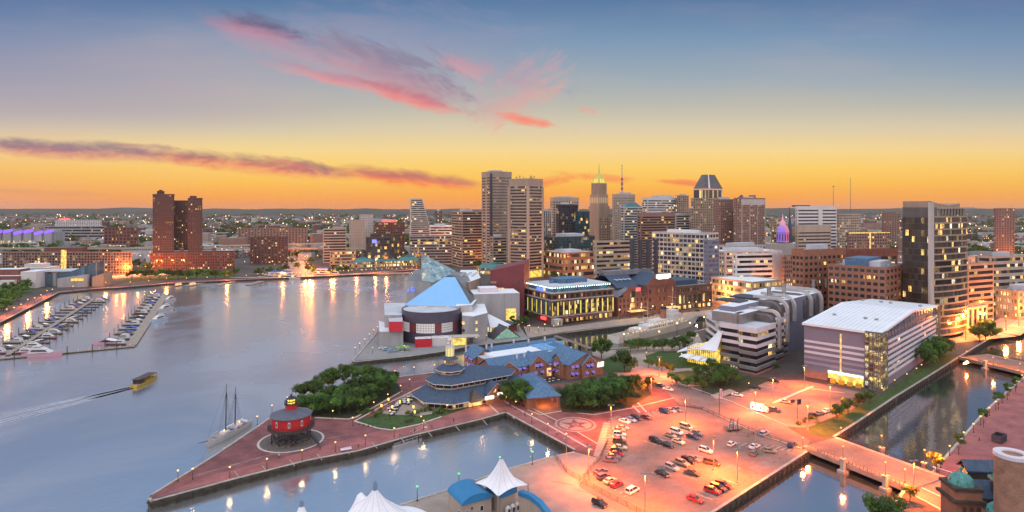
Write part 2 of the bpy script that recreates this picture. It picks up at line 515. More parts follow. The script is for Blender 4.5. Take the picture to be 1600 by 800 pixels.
# small things
M['black'] = mat('black_metal', (0.025, 0.025, 0.03), 0.45, 0.15, 1.0)
M['rubber'] = mat('black_rubber', (0.018, 0.018, 0.018), 0.8, 0.1, 1.0)
M['red'] = mat('red_paint', (0.50, 0.022, 0.03), 0.5, 0.1, 0.4)
M['red_panel'] = mat('bright_red_panel', (0.62, 0.03, 0.05), 0.5, 0.08, 0.3)
M['yellow'] = mat('yellow_paint', (0.62, 0.40, 0.04), 0.5, 0.15, 0.6)
M['lamp_post'] = mat('lamp_post_metal', (0.05, 0.05, 0.055), 0.5, 0.15, 1.0)
M['mast_metal'] = mat('galvanised_metal', (0.36, 0.33, 0.30), 0.5, 0.1, 1.0, metal=0.4)
M['purple'] = mat('purple_awning', (0.30, 0.20, 0.62), 0.7, 0.1, 0.8)
M['canvas'] = mat('white_canvas', (0.82, 0.80, 0.84), 0.7, 0.05, 0.3)
# lights
M['lamp_warm'] = lit('warm_lamp_globe', (1.0, 0.52, 0.11), 3.0)
M['lamp_orange'] = lit('orange_lamp_globe', (1.0, 0.32, 0.03), 3.0)
M['lamp_white'] = lit('white_lamp', (1.0, 0.80, 0.35), 6)
M['lamp_green'] = lit('green_lamp_globe', (0.04, 1.0, 0.16), 2.6)
M['lit_yellow'] = lit('lit_yellow_glass', (1.0, 0.66, 0.08), 1.25)
M['lit_warm'] = lit('lit_warm_glass', (1.0, 0.52, 0.14), 1.5)
M['lit_white'] = lit('backlit_white_panel', (1.0, 0.92, 0.75), 2.2)
M['lit_green'] = lit('lit_green_wall', (0.12, 0.55, 0.32), 0.35, (.3, .4, .35))
M['lit_purple'] = lit('purple_light_strip', (0.16, 0.03, 1.0), 1.6)
M['lit_blue'] = lit('blue_light_sign', (0.03, 0.12, 1.0), 2.0)
M['lit_red'] = lit('red_light_sign', (1.0, 0.04, 0.05), 2.4)
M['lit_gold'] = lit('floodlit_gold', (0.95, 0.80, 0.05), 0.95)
M['lit_cyan'] = lit('pale_cyan_lamp', (0.65, 1.0, 0.95), 6)
M['head'] = lit('headlamp_glow', (1.0, 0.9, 0.7), 10)
M['tail'] = lit('tail_lamp_glow', (1.0, 0.05, 0.02), 6)
# glass
M['g0'] = glass('dark_glass', 0.03)
M['g1'] = glass('office_glass', 0.10)
M['g2'] = glass('evening_glass', 0.22)
M['g3'] = glass('busy_glass', 0.42)
M['g4'] = glass('shop_glass', 0.92, strength=1.9, cell=(2.2, 2.2, 900))
M['gteal'] = glass('teal_glass', 0.09, tint=(0.02, 0.065, 0.075), spec=0.8)
M['gblue'] = glass('blue_glass', 0.05, tint=(0.10, 0.17, 0.24), spec=0.8)
M['gbrown'] = glass('bronze_glass', 0.11, cell=(2.0, 2.0, 900), tint=(0.085, 0.066, 0.052), spec=0.6)
M['gband'] = glass('long_band_glass', 0.12, cell=(4.0, 4.0, 900), tint=(0.025, 0.022, 0.022), strength=1.55)
M['gbandlit'] = glass('lit_band_glass', 0.40, cell=(4.0, 4.0, 900), tint=(0.025, 0.022, 0.022), strength=1.5)
M['car_glass'] = mat('car_window_glass', (0.02, 0.024, 0.03), 0.12, 0.05, 1.0, spec=0.8)
# ------------------------------------------------------------------ the setting: water and ground
WZ = -2.2
def water():
 m_, t, bs = base_mat('harbour_water')
 g = t.node('ShaderNodeNewGeometry')
 mp = t.node('ShaderNodeMapping')
 mp.inputs['Scale'].default_value = (1, .8, 1)
 t.l.new(g.outputs['Position'], mp.inputs[0])
 big = t.noise(mp.outputs[0], 0.012, 4, 0.6, 0.4)
 fine = t.noise(mp.outputs[0], 0.55, 3, 0.6)
 mid = t.noise(mp.outputs[0], 0.11, 3, 0.55)
 # the open basin is ruffled, the canals between the walls lie calm
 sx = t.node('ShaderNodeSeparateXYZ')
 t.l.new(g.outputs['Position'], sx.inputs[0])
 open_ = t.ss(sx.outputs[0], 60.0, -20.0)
 t.l.new(t.mix(open_, (0.035, 0.045, 0.045), (0.21, 0.205, 0.215)), bs.inputs['Base Color'])  # paler basin, darker canals: brightness of the reflections put into the base colour
 t.put(bs.inputs['IOR'], t.m('ADD', 5.5, t.m('MULTIPLY', open_, 4.5)))
 t.put(bs.inputs['Roughness'], t.m('ADD', 0.08, t.m('MULTIPLY', t.m('ADD', t.m('MULTIPLY', t.ss(big, 0.38, 0.66), 0.15), 0.08), open_)))
 h = t.m('ADD', t.m('MULTIPLY', fine, 0.10), t.m('MULTIPLY', mid, 0.22))
 b = t.node('ShaderNodeBump')
 t.put(b.inputs['Strength'], t.m('ADD', 0.22, t.m('MULTIPLY', open_, 0.2)))
 b.inputs['Distance'].default_value = 1.0
 t.l.new(h, b.inputs['Height'])
 t.l.new(b.outputs[0], bs.inputs['Normal'])
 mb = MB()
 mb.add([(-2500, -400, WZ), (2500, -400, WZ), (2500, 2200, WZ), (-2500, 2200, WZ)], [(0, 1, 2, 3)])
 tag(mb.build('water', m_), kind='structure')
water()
P = lambda *pts: [G(*p) for p in pts]
WEST_SHORE = P((-60, 528), (0, 504), (45, 481), (92, 457), (140, 452), (190, 449), (275, 442), (400, 436), (535, 430), (657, 421))
PIER3 = P((668, 443), (650, 475), (597, 517), (590, 518), (551, 563), (553, 566), (640, 557), (695, 549), (732, 541), (827, 530))
POCKET = P((827, 529.9), (788, 490), (788, 479), (817, 471), (822, 490), (827.4, 529.8))
SHIP = P((884, 520), (1056, 499), (1122, 491), (1132, 497), (1104, 513), (1000, 542), (925, 547))
PIER5N = P((800, 564), (700, 580), (662, 584), (611, 590), (470, 622), (425, 650), (395, 671), (332, 713), (236, 773))
PIER5F = P((231, 779), (236, 784), (374, 747), (480, 720), (560, 705), (640, 682), (750, 656), (790, 645), (897, 703))
PIER6 = P((897, 706), (851, 716), (785, 735), (730, 755), (624, 789), (520, 822), (330, 900))
QUAY6 = P((1030, 858), (1112, 803), (1262, 706))
CANAL_L = P((1304, 683), (1340, 660), (1400, 620), (1450, 589), (1501, 557), (1560, 521), (1640, 470))
CANAL_R = P((1760, 480), (1690, 524), (1630, 566), (1599, 589), (1540, 640), (1482, 707), (1457, 737), (1412, 764), (1388, 802), (1340, 900))
boundary = []
boundary += [Vector((-9000, 200, 0)), Vector((-420, 250, 0))]
boundary += WEST_SHORE + PIER3 + POCKET + SHIP + PIER5N + PIER5F + PIER6
boundary += [Vector((-80, 60, 0)), Vector((30, 60, 0))] + QUAY6 + CANAL_L + CANAL_R
boundary += [Vector((90, 60, 0)), Vector((9000, 60, 0)), Vector((16000, 14000, 0)), Vector((-16000, 14000, 0))]
mb = MB()
mb.prism([(p.x, p.y) for p in boundary], -6.0, 0.0, 1, 0)
tag(mb.build('ground', [M['ground'], M['quay']]), kind='structure')
def coping(pts, w=0.7, h=0.18, out=0.12, name='quay_coping', mi=None):
 """stone edge along the top of a quay wall and a fender timber on its face"""
 mb = MB()
 for a, b in zip(pts[:-1], pts[1:]):
  d = (b - a)
  if d.length < 0.5:
   continue
  d.normalize()
  n = Vector((d.y, -d.x, 0))      # land lies on the right-hand or left-hand side; strip straddles the edge
  q = [a + n * out, b + n * out, b - n * w, a - n * w]
  mb.prism([(p.x, p.y) for p in q], 0.0, h, 0)
  q = [a + n * (out + 0.2), b + n * (out + 0.2), b + n * out, a + n * out]
  mb.prism([(p.x, p.y) for p in q], -1.3, -0.75, 1)
  L = (b - a).length
  k = int(L / 3.2)
  for i in range(1, k):
   c = a + d * (L * i / k) + n * (out + 0.3)
   mb.box(c.x - 0.16, c.x + 0.16, c.y - 0.16, c.y + 0.16, -3.0, -0.25, 1)
 tag(mb.build(name, [M['stone'], M['timber']]), kind='structure')
# the land lies to the left of the walking direction reversed for each run below
coping(WEST_SHORE, name='quay_coping')
coping(PIER3, name='quay_coping')
coping(SHIP, name='quay_coping')
coping(PIER5N, name='quay_coping')
coping(PIER5F, name='quay_coping')
coping(PIER6, name='quay_coping')
coping(QUAY6, name='quay_coping')
coping(CANAL_L, name='quay_coping')
coping(CANAL_R, name='quay_coping')
def sheet(name, pts, m_, z=0.01, kind='structure', th=None):
 mb = MB()
 mb.prism([(p[0], p[1]) for p in pts], -0.3, z)
 return tag(mb.build(name, m_), kind=kind)
def line_strip(mb, pts, w, z, mi=0):
 for a, b in zip(pts[:-1], pts[1:]):
  d = Vector((b[0] - a[0], b[1] - a[1]))
  L = d.length
  mb.obox(((a[0] + b[0]) / 2, (a[1] + b[1]) / 2), d, L, w, z - 0.2, z, mi)
# pier 5: dark red brick all over the tip, a rosier band along the front edge
tip = P((233.5, 778), (374, 746), (480, 719), (560, 704), (640, 681), (750, 655), (789, 644.5), (896, 702.5), (935, 715), (948, 659), (1060, 634),
  (1040, 612), (985, 590), (800, 606), (720, 592), (662, 585), (611, 591), (470, 623), (425, 651), (395, 672), (332, 714), (237, 773.5))
sheet('brick_pavement', tip, M['paver'], 0.010)
front = P((236, 780), (374, 744), (480, 717), (560, 702), (640, 679), (750, 653), (790, 643), (896, 701), (918, 692), (830, 640), (792, 622), (745, 634), (640, 662), (575, 677), (440, 716), (330, 742))
sheet('brick_promenade', front, M['paver2'], 0.016)
mb = MB()
line_strip(mb, P((789, 628), (862, 667), (925, 703)), 0.8, 0.022)
line_strip(mb, P((800, 622.5), (880, 662), (940, 697)), 0.5, 0.022)
line_strip(mb, P((764, 632), (779, 646)), 0.6, 0.022)
line_strip(mb, P((824, 640), (844, 648), (878, 642), (928, 648), (985, 638), (1052, 622)), 0.6, 0.022)
line_strip(mb, P((965, 611), (1000, 645)), 0.8, 0.022)
line_strip(mb, P((980, 611), (1010, 644)), 0.8, 0.022)
sheet('pale_island', P((927, 712), (939, 716), (952, 661), (944, 659)), M['plaza'], .023)
tag(mb.build('pavement_bands', M['kerb']), kind='structure')
def disc(mb, c, r0, r1, z, mi=0, n=64, a0=0.0, a1=2 * pi):
 k = max(3, int(n * (a1 - a0) / (2 * pi)))
 vs, fs = [], []
 for i in range(k + 1):
  a = a0 + (a1 - a0) * i / k
  vs += [(c.x + r0 * cos(a), c.y + r0 * sin(a), z), (c.x + r1 * cos(a), c.y + r1 * sin(a), z)]
 for i in range(k):
  fs.append((2 * i, 2 * i + 1, 2 * i + 3, 2 * i + 2))
 mb.add(vs, fs, mi)
# the big compass medallion in the paving
mc = G(899, 663)
mb = MB()
disc(mb, mc, 0.01, 7.9, 0.024, 1)
disc(mb, mc, 6.9, 7.9, 0.030, 3)
disc(mb, mc, 0.01, 6.1, 0.030, 3)
for k in range(5):
 a = 2 * pi * k / 5 + 0.35
 tipv = (mc.x + 6.0 * cos(a), mc.y + 6.0 * sin(a), 0.034)
 l = (mc.x + 2.2 * cos(a - 0.62), mc.y + 2.2 * sin(a - 0.62), 0.034)
 r = (mc.x + 2.2 * cos(a + 0.62), mc.y + 2.2 * sin(a + 0.62), 0.034)
 mb.add([(mc.x, mc.y, 0.034), l, tipv, r], [(0, 1, 2), (0, 2, 3)], 2)
disc(mb, mc, 0.01, 1.3, 0.042, 3)
disc(mb, mc, 0.01, .8, 0.048, 1)
tag(mb.build('paving_medallion', [M['kerb'], M['paver'], M['paver'], mat('worn_pale_paving', (.36, .25, .23), .85, .25, .5, fine=3)]), kind='structure')
# lighthouse ring
lc = G(455, 688)
mb = MB()
disc(mb, lc, 0.01, 11.0, 0.020, 1)
disc(mb, lc, 10.4, 11.2, 0.026, 0)
tag(mb.build('stone_ring', [M['kerb'], mat('cobble_paving', (0.15, 0.12, 0.115), 0.9, 0.3, 1.2, fine=5.0)]), kind='structure')
# planted areas on pier 5
GROVE = P((498, 651), (544, 653), (556, 650), (627, 612), (622, 600), (600, 594), (470, 628), (452, 645), (470, 652))
sheet('grove_lawn', GROVE, M['mulch'], 0.12)
GARDEN = P((556, 659), (590, 668), (612, 671), (655, 662), (748, 632), (700, 640), (655, 625), (628, 628), (597, 645))
sheet('garden_lawn', GARDEN, M['grass'], 0.12)
sheet('terrace_paving', P((597, 646), (612, 648), (655, 650), (690, 645), (650, 622), (640, 612), (608, 636)), M['plaza'], 0.135)
mb = MB()
line_strip(mb, P((492, 653.5), (544, 656), (556, 653), (628, 612)), 0.7, 0.35)
line_strip(mb, P((554, 659), (590, 670), (612, 673), (655, 664), (690, 652)), 0.7, 0.35)
line_strip(mb, P((554, 659), (600, 634), (665, 602)), 0.6, 0.35)
tag(mb.build('garden_kerb', M['kerb']), kind='structure')
sheet('planting_bed', P((878, 644), (925, 646), (985, 636), (1018, 616), (1010, 600), (960, 596), (905, 604), (872, 620)), M['mulch'], 0.14)
# pale plaza round the ship channel, park lawns
sheet('plaza_paving', P((925, 549), (1000, 544), (1090, 520), (1130, 600), (1075, 604), (1040, 612), (1010, 590), (960, 586), (930, 570)), M['plaza'], 0.012)
sheet('park_lawn', P((1008, 556), (1030, 549), (1070, 549), (1097, 566), (1090, 574), (1060, 576), (1020, 568)), M['grass'], 0.08)
sheet('park_lawn', P((1042, 584), (1075, 579), (1100, 582), (1122, 594), (1104, 603), (1066, 600)), M['grass'], 0.08)
sheet('park_lawn', P((1100, 590), (1124, 586), (1200, 590), (1204, 594), (1152, 616), (1120, 622), (1098, 612)), M['mulch'], 0.10)
sheet('park_lawn', P((928, 566), (960, 556), (992, 566), (985, 582), (948, 582)), M['grass'], 0.08)
sheet('canal_verge', P((1306, 680), (1340, 657), (1400, 617), (1450, 586), (1500, 556), (1484, 552), (1440, 572), (1385, 612), (1330, 640), (1262, 668), (1262, 676), (1290, 684)), M['grass'], 0.06)
# roads and car parks
sheet('car_park', P((938, 716), (950, 658), (1060, 634), (1098, 640), (1190, 679), (1258, 700), (1260, 707), (1112, 800), (1040, 850), (905, 760), (911, 748)), M['lot'], 0.014)
sheet('wharf_paving', P((851, 717), (785, 736), (730, 756), (624, 790), (530, 822), (700, 900), (1030, 858), (1010, 808), (905, 757), (912, 748), (937, 716), (897, 706)), M['plaza'], 0.013)
sheet('road', P((985, 590), (1020, 585), (1080, 607), (1140, 628), (1230, 667), (1266, 689), (1258, 700), (1190, 678), (1098, 637), (1062, 633), (1040, 611)), M['lot'], 0.018)
sheet('car_park', P((1120, 622), (1204, 594), (1255, 594), (1370, 618), (1330, 640), (1262, 668), (1232, 667), (1142, 628)), M['lot'], 0.016)
sheet('car_park_island', P((1110, 618), (1140, 608), (1150, 612), (1120, 624)), M['plaza'], 0.13)
mb = MB()
line_strip(mb, P((1080, 605.5), (1140, 626.5), (1230, 666)), 0.4, 0.14)
line_strip(mb, P((1098, 638.5), (1190, 680), (1256, 702)), 0.4, 0.14)
line_strip(mb, P((1208, 630), (1270, 604)), 1.2, 0.15)
line_strip(mb, P((1258, 606), (1300, 612), (1320, 614)), 0.5, 0.15)
tag(mb.build('road_kerb', M['kerb']), kind='structure')
mb = MB()
for k in range(9):       # parking bay lines
 a = Vector(G(1150 + k * 9, 621 - k * 3.3)[:2])
 mb.obox(a, (1, -0.85), 4.8, 0.12, -0.1, 0.024)
for k in range(14):
 a = G(1118 + k * 9.2, 782 - k * 6.0)
 mb.obox((a.x, a.y), (0.8, 0.6), 1.4, 0.22, -0.1, 0.022, 1)
for (x0, y0, x1, y1, nn, hd) in ((950, 662, 956, 722, 15, -14), (968, 662, 1062, 640, 18, -50), (1016, 692, 1080, 664, 10, -50), (1028, 742, 1096, 714, 12, -50), (932, 738, 984, 772, 8, 38), (1100, 776, 1140, 752, 7, -46), (1150, 694, 1236, 702, 9, 40)):
 for k in range(nn):
  a = G(x0 + (x1 - x0) * k / (nn - 1), y0 + (y1 - y0) * k / (nn - 1))
  mb.obox((a.x, a.y), (cos(radians(hd)), sin(radians(hd))), 5.0, 0.11, -0.1, 0.024)
tag(mb.build('parking_lines', [M['paint'], M['rubber']]), kind='structure')
mb = MB()
for px, py, a, L, w in ((1040, 662, 0.3, 5, 0.9), (1018, 668, 0.35, 4, 0.8), (1030, 680, 0.3, 7, 0.7), (1002, 716, 0.1, 3, 2.2), (1048, 690, 0.1, 4, 0.8), (1120, 650, 0.4, 4, 0.4), (1200, 655, 0.3, 9, 3.2),
                       (985, 726, 0.2, 4, 0.4), (1075, 702, 0.1, 5, 0.7), (1090, 735, 0.2, 5, 0.5), (1060, 760, 0.2, 6, 0.6), (1165, 745, -0.3, 6, 0.5), (1010, 770, 0.2, 4, 0.8), (920, 770, -0.5, 10, 0.5), (880, 755, -0.4, 8, 0.4)):
 c = G(px, py)
 pts = []
 for i in range(14):
  t_ = 2 * pi * i / 14
  x, y = L / 2 * cos(t_) * (0.8 + 0.3 * RND.random()), w / 2 * sin(t_) * (0.7 + 0.5 * RND.random())
  pts.append((c.x + x * cos(a) - y * sin(a), c.y + x * sin(a) + y * cos(a)))
 mb.prism(pts, -0.1, 0.026)
tag(mb.build('oil_stains', mat('oil_stained_asphalt', (0.17, 0.15, 0.15), 0.8, 0.2, 0.5)), kind='structure')
mb = MB()
for k in range(16):
 c = G(RND.uniform(950, 1220), RND.uniform(650, 775))
 if c.x > 38 + (c.y - 160) * .75 and c.y < 190:
  continue
 mb.obox((c.x, c.y), (.8, .6), RND.uniform(3, 11), RND.uniform(1.2, 4.5), -.1, .020 + k * .0003)
tag(mb.build('asphalt_patches', mat('patched_asphalt', (.22, .185, .17), .85, .2, .3)), kind='structure')
mb = MB()
for k in range(11):
 a, b_ = (374 + 43 * k, 745.5 - 9.1 * k), (366 + 43 * k, 736 - 9.1 * k)
 line_strip(mb, P(a, b_), .22, .021)
for k in range(7):
 line_strip(mb, P((300 + 30 * k, 745 - 9 * k), (340 + 34 * k, 733 - 9 * k)), .18, .0145)
tag(mb.build('paving_joints', M['stone']), kind='structure')
# east bank
sheet('brick_quayside', P((1459, 738), (1484, 708), (1542, 641), (1601, 590), (1650, 572), (1720, 640), (1640, 740), (1500, 790), (1470, 762)), M['paver2'], 0.012)
sheet('road', P((1456, 738), (1412, 762), (1470, 800), (1560, 860), (1700, 860), (1600, 800), (1490, 748)), M['lot'], 0.016)
mb = MB()
for a, b in (((1458, 729), (1560, 760)), ((1446, 743), (1540, 778)), ((1436, 760), (1505, 792)), ((1425, 772), (1490, 806))):
 line_strip(mb, P(a, b), 0.45, 0.024)
tag(mb.build('crosswalk_lines', M['paint']), kind='structure')
# inner city streets as sheets (their lamps are built further down)
def street(pts, w, m_='asphalt', z=0.02):
 mb = MB()
 line_strip(mb, pts, w, z)
 tag(mb.build('road', M[m_]), kind='structure')
street(P((470, 432), (462, 418), (452, 398), (440, 384)), 32, 'plaza', 0.03)
street(P((690, 412), (742, 408), (770, 420)), 30, 'plaza', 0.03)
street(P((742, 408), (720, 396), (706, 388)), 30, 'plaza', 0.035)
street(P((640, 426), (560, 428), (480, 432), (360, 434)), 10, 'plaza', 0.025)
street(P((170, 434), (235, 428), (300, 434)), 34, 'plaza', 0.03)
street(P((1100, 462), (1180, 475), (1240, 440)), 16, 'plaza', 0.03)
street(P((1465, 530), (1560, 520), (1640, 470), (1700, 430)), 22, 'plaza', 0.02)
# waterfront promenade along the west shore
mb = MB()
for i, (a, b) in enumerate(zip(WEST_SHORE[:-1], WEST_SHORE[1:])):
 d = (b - a).normalized()
 n = Vector((-d.y, d.x, 0)) * 9.0
 q = [a + d * 0.1, b - d * 0.1, b + n - d * 0.1, a + n + d * 0.1]
 mb.prism([(p.x, p.y) for p in q], -0.2, 0.012 + 0.003 * (i % 2))
tag(mb.build('harbour_promenade', M['paver2']), kind='structure')
sheet('shore_lawn', P((-60, 500), (0, 478), (45, 458), (70, 448), (40, 440), (0, 445), (-60, 455)), M['grass'], 0.06)
sheet('shore_lawn', P((190, 441), (275, 436), (372, 432), (365, 428), (250, 430), (185, 436)), M['grass'], 0.05)
sheet('power_quay', P((825, 528), (884, 518), (1056, 498), (1122, 490), (1112, 484), (960, 500), (870, 512), (818, 510)), M['plaza'], 0.014)
sheet('aquarium_quay', P((553, 564), (640, 556), (695, 548), (732, 540), (826, 529), (800, 494), (700, 520), (620, 535), (592, 519)), mat('grey_wharf_paving', (0.25, 0.245, 0.25), 0.85, 0.12, 0.2, fine=2.0), 0.014)
# far hills closing the horizon
def hills():
 mb = MB()
 nx, ny = 360, 5
 vs, fs = [], []
 for j in range(ny):
  for i in range(nx + 1):
   x = -9000 + 18000 * i / nx
   y = 6200 + j * 900
   s = (j / (ny - 1))
   h = 64 + 13 * (0.5 + 0.5 * sin(i * 0.103 + 1.0)) * (0.5 + 0.5 * sin(i * 0.028)) + 5 * sin(i * 0.26 + j)
   h *= (0.0, 0.35, 0.8, 1.1, 1.0)[j]
   h = h * 0.92 + (RND.uniform(-3, 4) + 4 * sin(i * .45 + j)) * (j > 0)
   vs.append((x, y, h if j else -1))
 for j in range(ny - 1):
  for i in range(nx):
   a = j * (nx + 1) + i
   fs.append((a, a + 1, a + nx + 2, a + nx + 1))
 mb.add(vs, fs, 0, False)
 tag(mb.build('hills', mat('wooded_hills', (0.045, 0.055, 0.04), 0.95, 0.5, 0.004, fine=0.03)), kind='structure')
hills()
# the evening air
hz_m = bpy.data.materials.new('evening_haze')
hz_m.use_nodes = True
hn = NT(hz_m.node_tree)
for n in list(hn.n):
 hn.n.remove(n)
ho = hn.node('ShaderNodeOutputMaterial')
hv = hn.node('ShaderNodeVolumePrincipled')
hv.inputs['Color'].default_value = (0.92, 0.74, 0.68, 1)
hv.inputs['Density'].default_value = 0.000027
hn.l.new(hv.outputs[0], ho.inputs['Volume'])
mb = MB()
mb.box(-17000, 17000, -600, 15000, -8, 175)
hz_o = mb.build('haze', hz_m)
tag(hz_o, kind='stuff')
HAZE = True
if not HAZE:
 bpy.data.objects.remove(hz_o)
# ------------------------------------------------------------------ building toolkit
WIN = {}
def win_mesh(w, h, m_, frame=None, axis='R', proud=0.06):
 """shared pane for a facade on local y=0 (R, facing -y) or local x=0 (L, facing -x)"""
 key = (round(w, 2), round(h, 2), m_.name, frame.name if frame else None, axis, proud)
 if key not in WIN:
  mb = MB()
  a, b = -w / 2, w / 2
  if axis == 'R':
   mb.box(a, b, -proud, 0.0, 0, h, 0)
  else:
   mb.box(-proud, 0.0, a, b, 0, h, 0)
  if frame:
   t = 0.09
   for (p, q, z0, z1) in ((a - t, b + t, -t, 0), (a - t, b + t, h, h + t), (a - t, a, 0, h), (b, b + t, 0, h)):
    if axis == 'R':
     mb.box(p, q, -proud - 0.05, 0.0, z0, z1, 1)
    else:
     mb.box(-proud - 0.05, 0.0, p, q, z0, z1, 1)
  me = bpy.data.meshes.new('window')
  me.from_pydata(mb.v, [], mb.f)
  me.materials.append(m_)
  if frame:
   me.materials.append(frame)
  me.polygons.foreach_set('material_index', mb.mi)
  me.update()
  WIN[key] = me
 return WIN[key]
class Bld:
 """One building in its own frame: x runs along the right-hand face, y along the left-hand face, origin at the near corner."""
 def __init__(s, name, label, cat, origin, ang=38.0, group=None):
  s.a = radians(ang)
  s.root = thing(name, label, cat, (origin[0], origin[1], 0), s.a, group)
  s.o = Vector((origin[0], origin[1], 0))
  s.u = Vector((cos(s.a), sin(s.a), 0))
  s.v = Vector((-sin(s.a), cos(s.a), 0))
  s.nwin = 0
  s.rest = {}
 def solve(s, px, d, base=None):
  """distance along d from the origin at which the photograph column px is met"""
  b = base if base is not None else s.o
  k = (px - 800) / F
  den = d.x - k * d.y
  return (k * b.y - b.x) / den
 def L(s, p):
  """world -> local"""
  q = Vector((p[0], p[1], 0)) - s.o
  return (q.dot(s.u), q.dot(s.v))
 def part(s, mb, name, mats, label=None, parent=None):
  return mb.build(name, mats, parent or s.root, label)
 def wins(s, axis, a0, a1, zs, n, w, h, m_, off=0.0, frame=None, skip=None, name='window', cap=100):
  """individual windows on a face: n columns between a0 and a1, sills at zs"""
  me = win_mesh(w, h, m_, frame, axis)
  for z in sorted(zs, reverse=True):
   for i in range(n):
    if skip and skip(i, z):
     continue
    a = a0 + (a1 - a0) * (i + 0.5) / n
    p = (a, off, z) if axis == 'R' else (off, a, z)
    if s.nwin < cap:
     link(name, me, s.root, None, p)
     s.nwin += 1
    else:
     s.rest.setdefault((name, tuple(x.name for x in me.materials)), []).append((me, p))
 def finish(s):
  for (name, mats), lst in s.rest.items():
   mb = MB()
   for me, p in lst:
    mb.add([(v.co.x + p[0], v.co.y + p[1], v.co.z + p[2]) for v in me.vertices], [tuple(f.vertices) for f in me.polygons])
    k = len(me.polygons)
    mb.mi[-k:] = [f.material_index for f in me.polygons]
   o = mb.build(name, [MATS.get(x) or bpy.data.materials[x] for x in mats], s.root)
   o['kind'] = 'stuff'
  return s.root
def tower(name, label, cat, pl, pc, pr, yb, ytop, wall='beige', glass_='gband', style='band', fh=3.8, ang=38.0, group=None,
          nb=(6, 6), proud=0.35, base=0.0, roof='tar', wf=0.62, hf=0.55, crown=0.0, dist=None, z0=0.0, penthouse=True, topband=0.0, lit_floors=(), maxd=90, wallL=None):
 """A building seen on its near corner. pl, pc, pr: photo columns of the left end, near corner and right end; yb: row of its foot (or dist); ytop: row of its top."""
 Y = dist if dist else dep(yb)
 o = AT(pc, Y)
 b = Bld(name, label, cat, o, ang, group)
 wr = min(max(b.solve(pr, b.u), 2.0), maxd) if pr > pc else 14.0
 wl = min(max(b.solve(pl, b.v), 2.0), maxd) if pl < pc else 14.0
 if pr <= pc:
  wr = 16.0
 b.w, b.d = wr, wl
 hgt = zat(ytop, Y)
 b.h = hgt
 wm = M[wall]
 core = MB()
 core.box(0, wr, 0, wl, z0, hgt, 0, 1)
 # parapet
 for q in ((-proud, wr + proud, -proud, 0.0), (-proud, wr + proud, wl, wl + proud)):
  core.box(*q, hgt - 0.9 - topband, hgt + 0.8, 0)
 for q in ((-proud, 0.0, 0.0, wl), (wr, wr + proud, 0.0, wl)):
  core.box(*q, hgt - 0.9 - topband, hgt + 0.8, 0)
 zb = z0 + base
 nfl = max(1, int((hgt - 0.9 - topband - zb) / fh))
 fh = (hgt - 0.9 - topband - zb) / nfl
 faces = []
 if pr > pc:
  faces.append(('R', wr, nb[1]))
 if pl < pc:
  faces.append(('L', wl, nb[0]))
 ax = {'R': lambda a0, a1, d0, d1, q0, q1, mi=0: core.box(a0, a1, -d1, -d0, q0, q1, mi),
          'L': lambda a0, a1, d0, d1, q0, q1, mi=0: core.box(-d1, -d0, a0, a1, q0, q1, mi)}
 for k in range(nfl):
  zf = zb + fh * k
  sp = fh * (1 - hf)
  for f_, ln, n in faces:
   if style in ('band', 'grid'):
    ax[f_](0.0, ln, 0.0, proud * 0.7, zf, zf + sp)      # spandrel
   else:                                                    # curtain wall: thin slab line
    ax[f_](0.0, ln, 0.0, 0.12, zf, zf + 0.35)
 for f_, ln, n in faces:
  if style == 'grid':
   for i in range(n + 1):
    pw = ln / n * (1 - wf)
    c = ln * i / n
    ax[f_](max(0, c - pw / 2), min(ln, c + pw / 2), 0.0, proud, zb, hgt - 0.95 - topband)
  elif style == 'band':
   for c in (0.0, ln):
    ax[f_](max(0, c - 0.9), min(ln, c + 0.9), 0.0, proud, z0, hgt - 0.95 - topband)
  elif style == 'curtain':
   for i in range(n + 1):
    c = ln * i / n
    ax[f_](max(0, c - 0.12), min(ln, c + 0.12), 0.0, 0.2, zb, hgt - 0.95 - topband)
  if base > 0:
   ax[f_](0.0, ln, 0.0, proud * 0.5, z0, zb)
 b.part(core, 'wall', [wm, M[roof]])
 # window rows: one per storey, wrapping both faces
 g = M[glass_]
 hg = hgt - zb
 for k in range(nfl):
  zf = zb + fh * k
  sp = fh * (1 - hf) if style in ('band', 'grid') else 0.35
  mb = MB()
  for f_, ln, n in faces:
   if f_ == 'R':
    mb.box(0.05, ln - 0.05, -0.05, 0.0, zf + sp, zf + fh)
   else:
    mb.box(-0.05, 0.0, 0.05, ln - 0.05, zf + sp, zf + fh)
  gm = M['gbandlit'] if k in lit_floors else g
  mb.build('window_row', gm, b.root)
 if penthouse and wr > 6 and wl > 6:
  mb = MB()
  x0, x1 = wr * RND.uniform(0.15, 0.3), wr * RND.uniform(0.55, 0.85)
  y0, y1 = wl * RND.uniform(0.15, 0.3), wl * RND.uniform(0.55, 0.85)
  mb.box(x0, x1, y0, y1, hgt, hgt + RND.uniform(2.2, 4.0))
  for i in range(4):
   ux, uy = RND.uniform(0.5, wr - 2), RND.uniform(0.5, wl - 2)
   mb.box(ux, ux + 1.6, uy, uy + 1.3, hgt, hgt + 1.1)
  b.part(mb, 'plant_room', [M['pale_roof']])
 return b
def antennas(b, n, x0, x1, y0, y1, z, h=(3, 8)):
 mb = MB()
 for i in range(n):
  x, y = RND.uniform(x0, x1), RND.uniform(y0, y1)
  hh = RND.uniform(*h)
  mb.tube([(x, y, z), (x, y, z + hh)], 0.16, 4)
  mb.box(x - 0.5, x + 0.5, y - 0.1, y + 0.1, z + hh * 0.7, z + hh * 0.7 + 0.5)
 b.part(mb, 'antenna', M['grey_dark'])
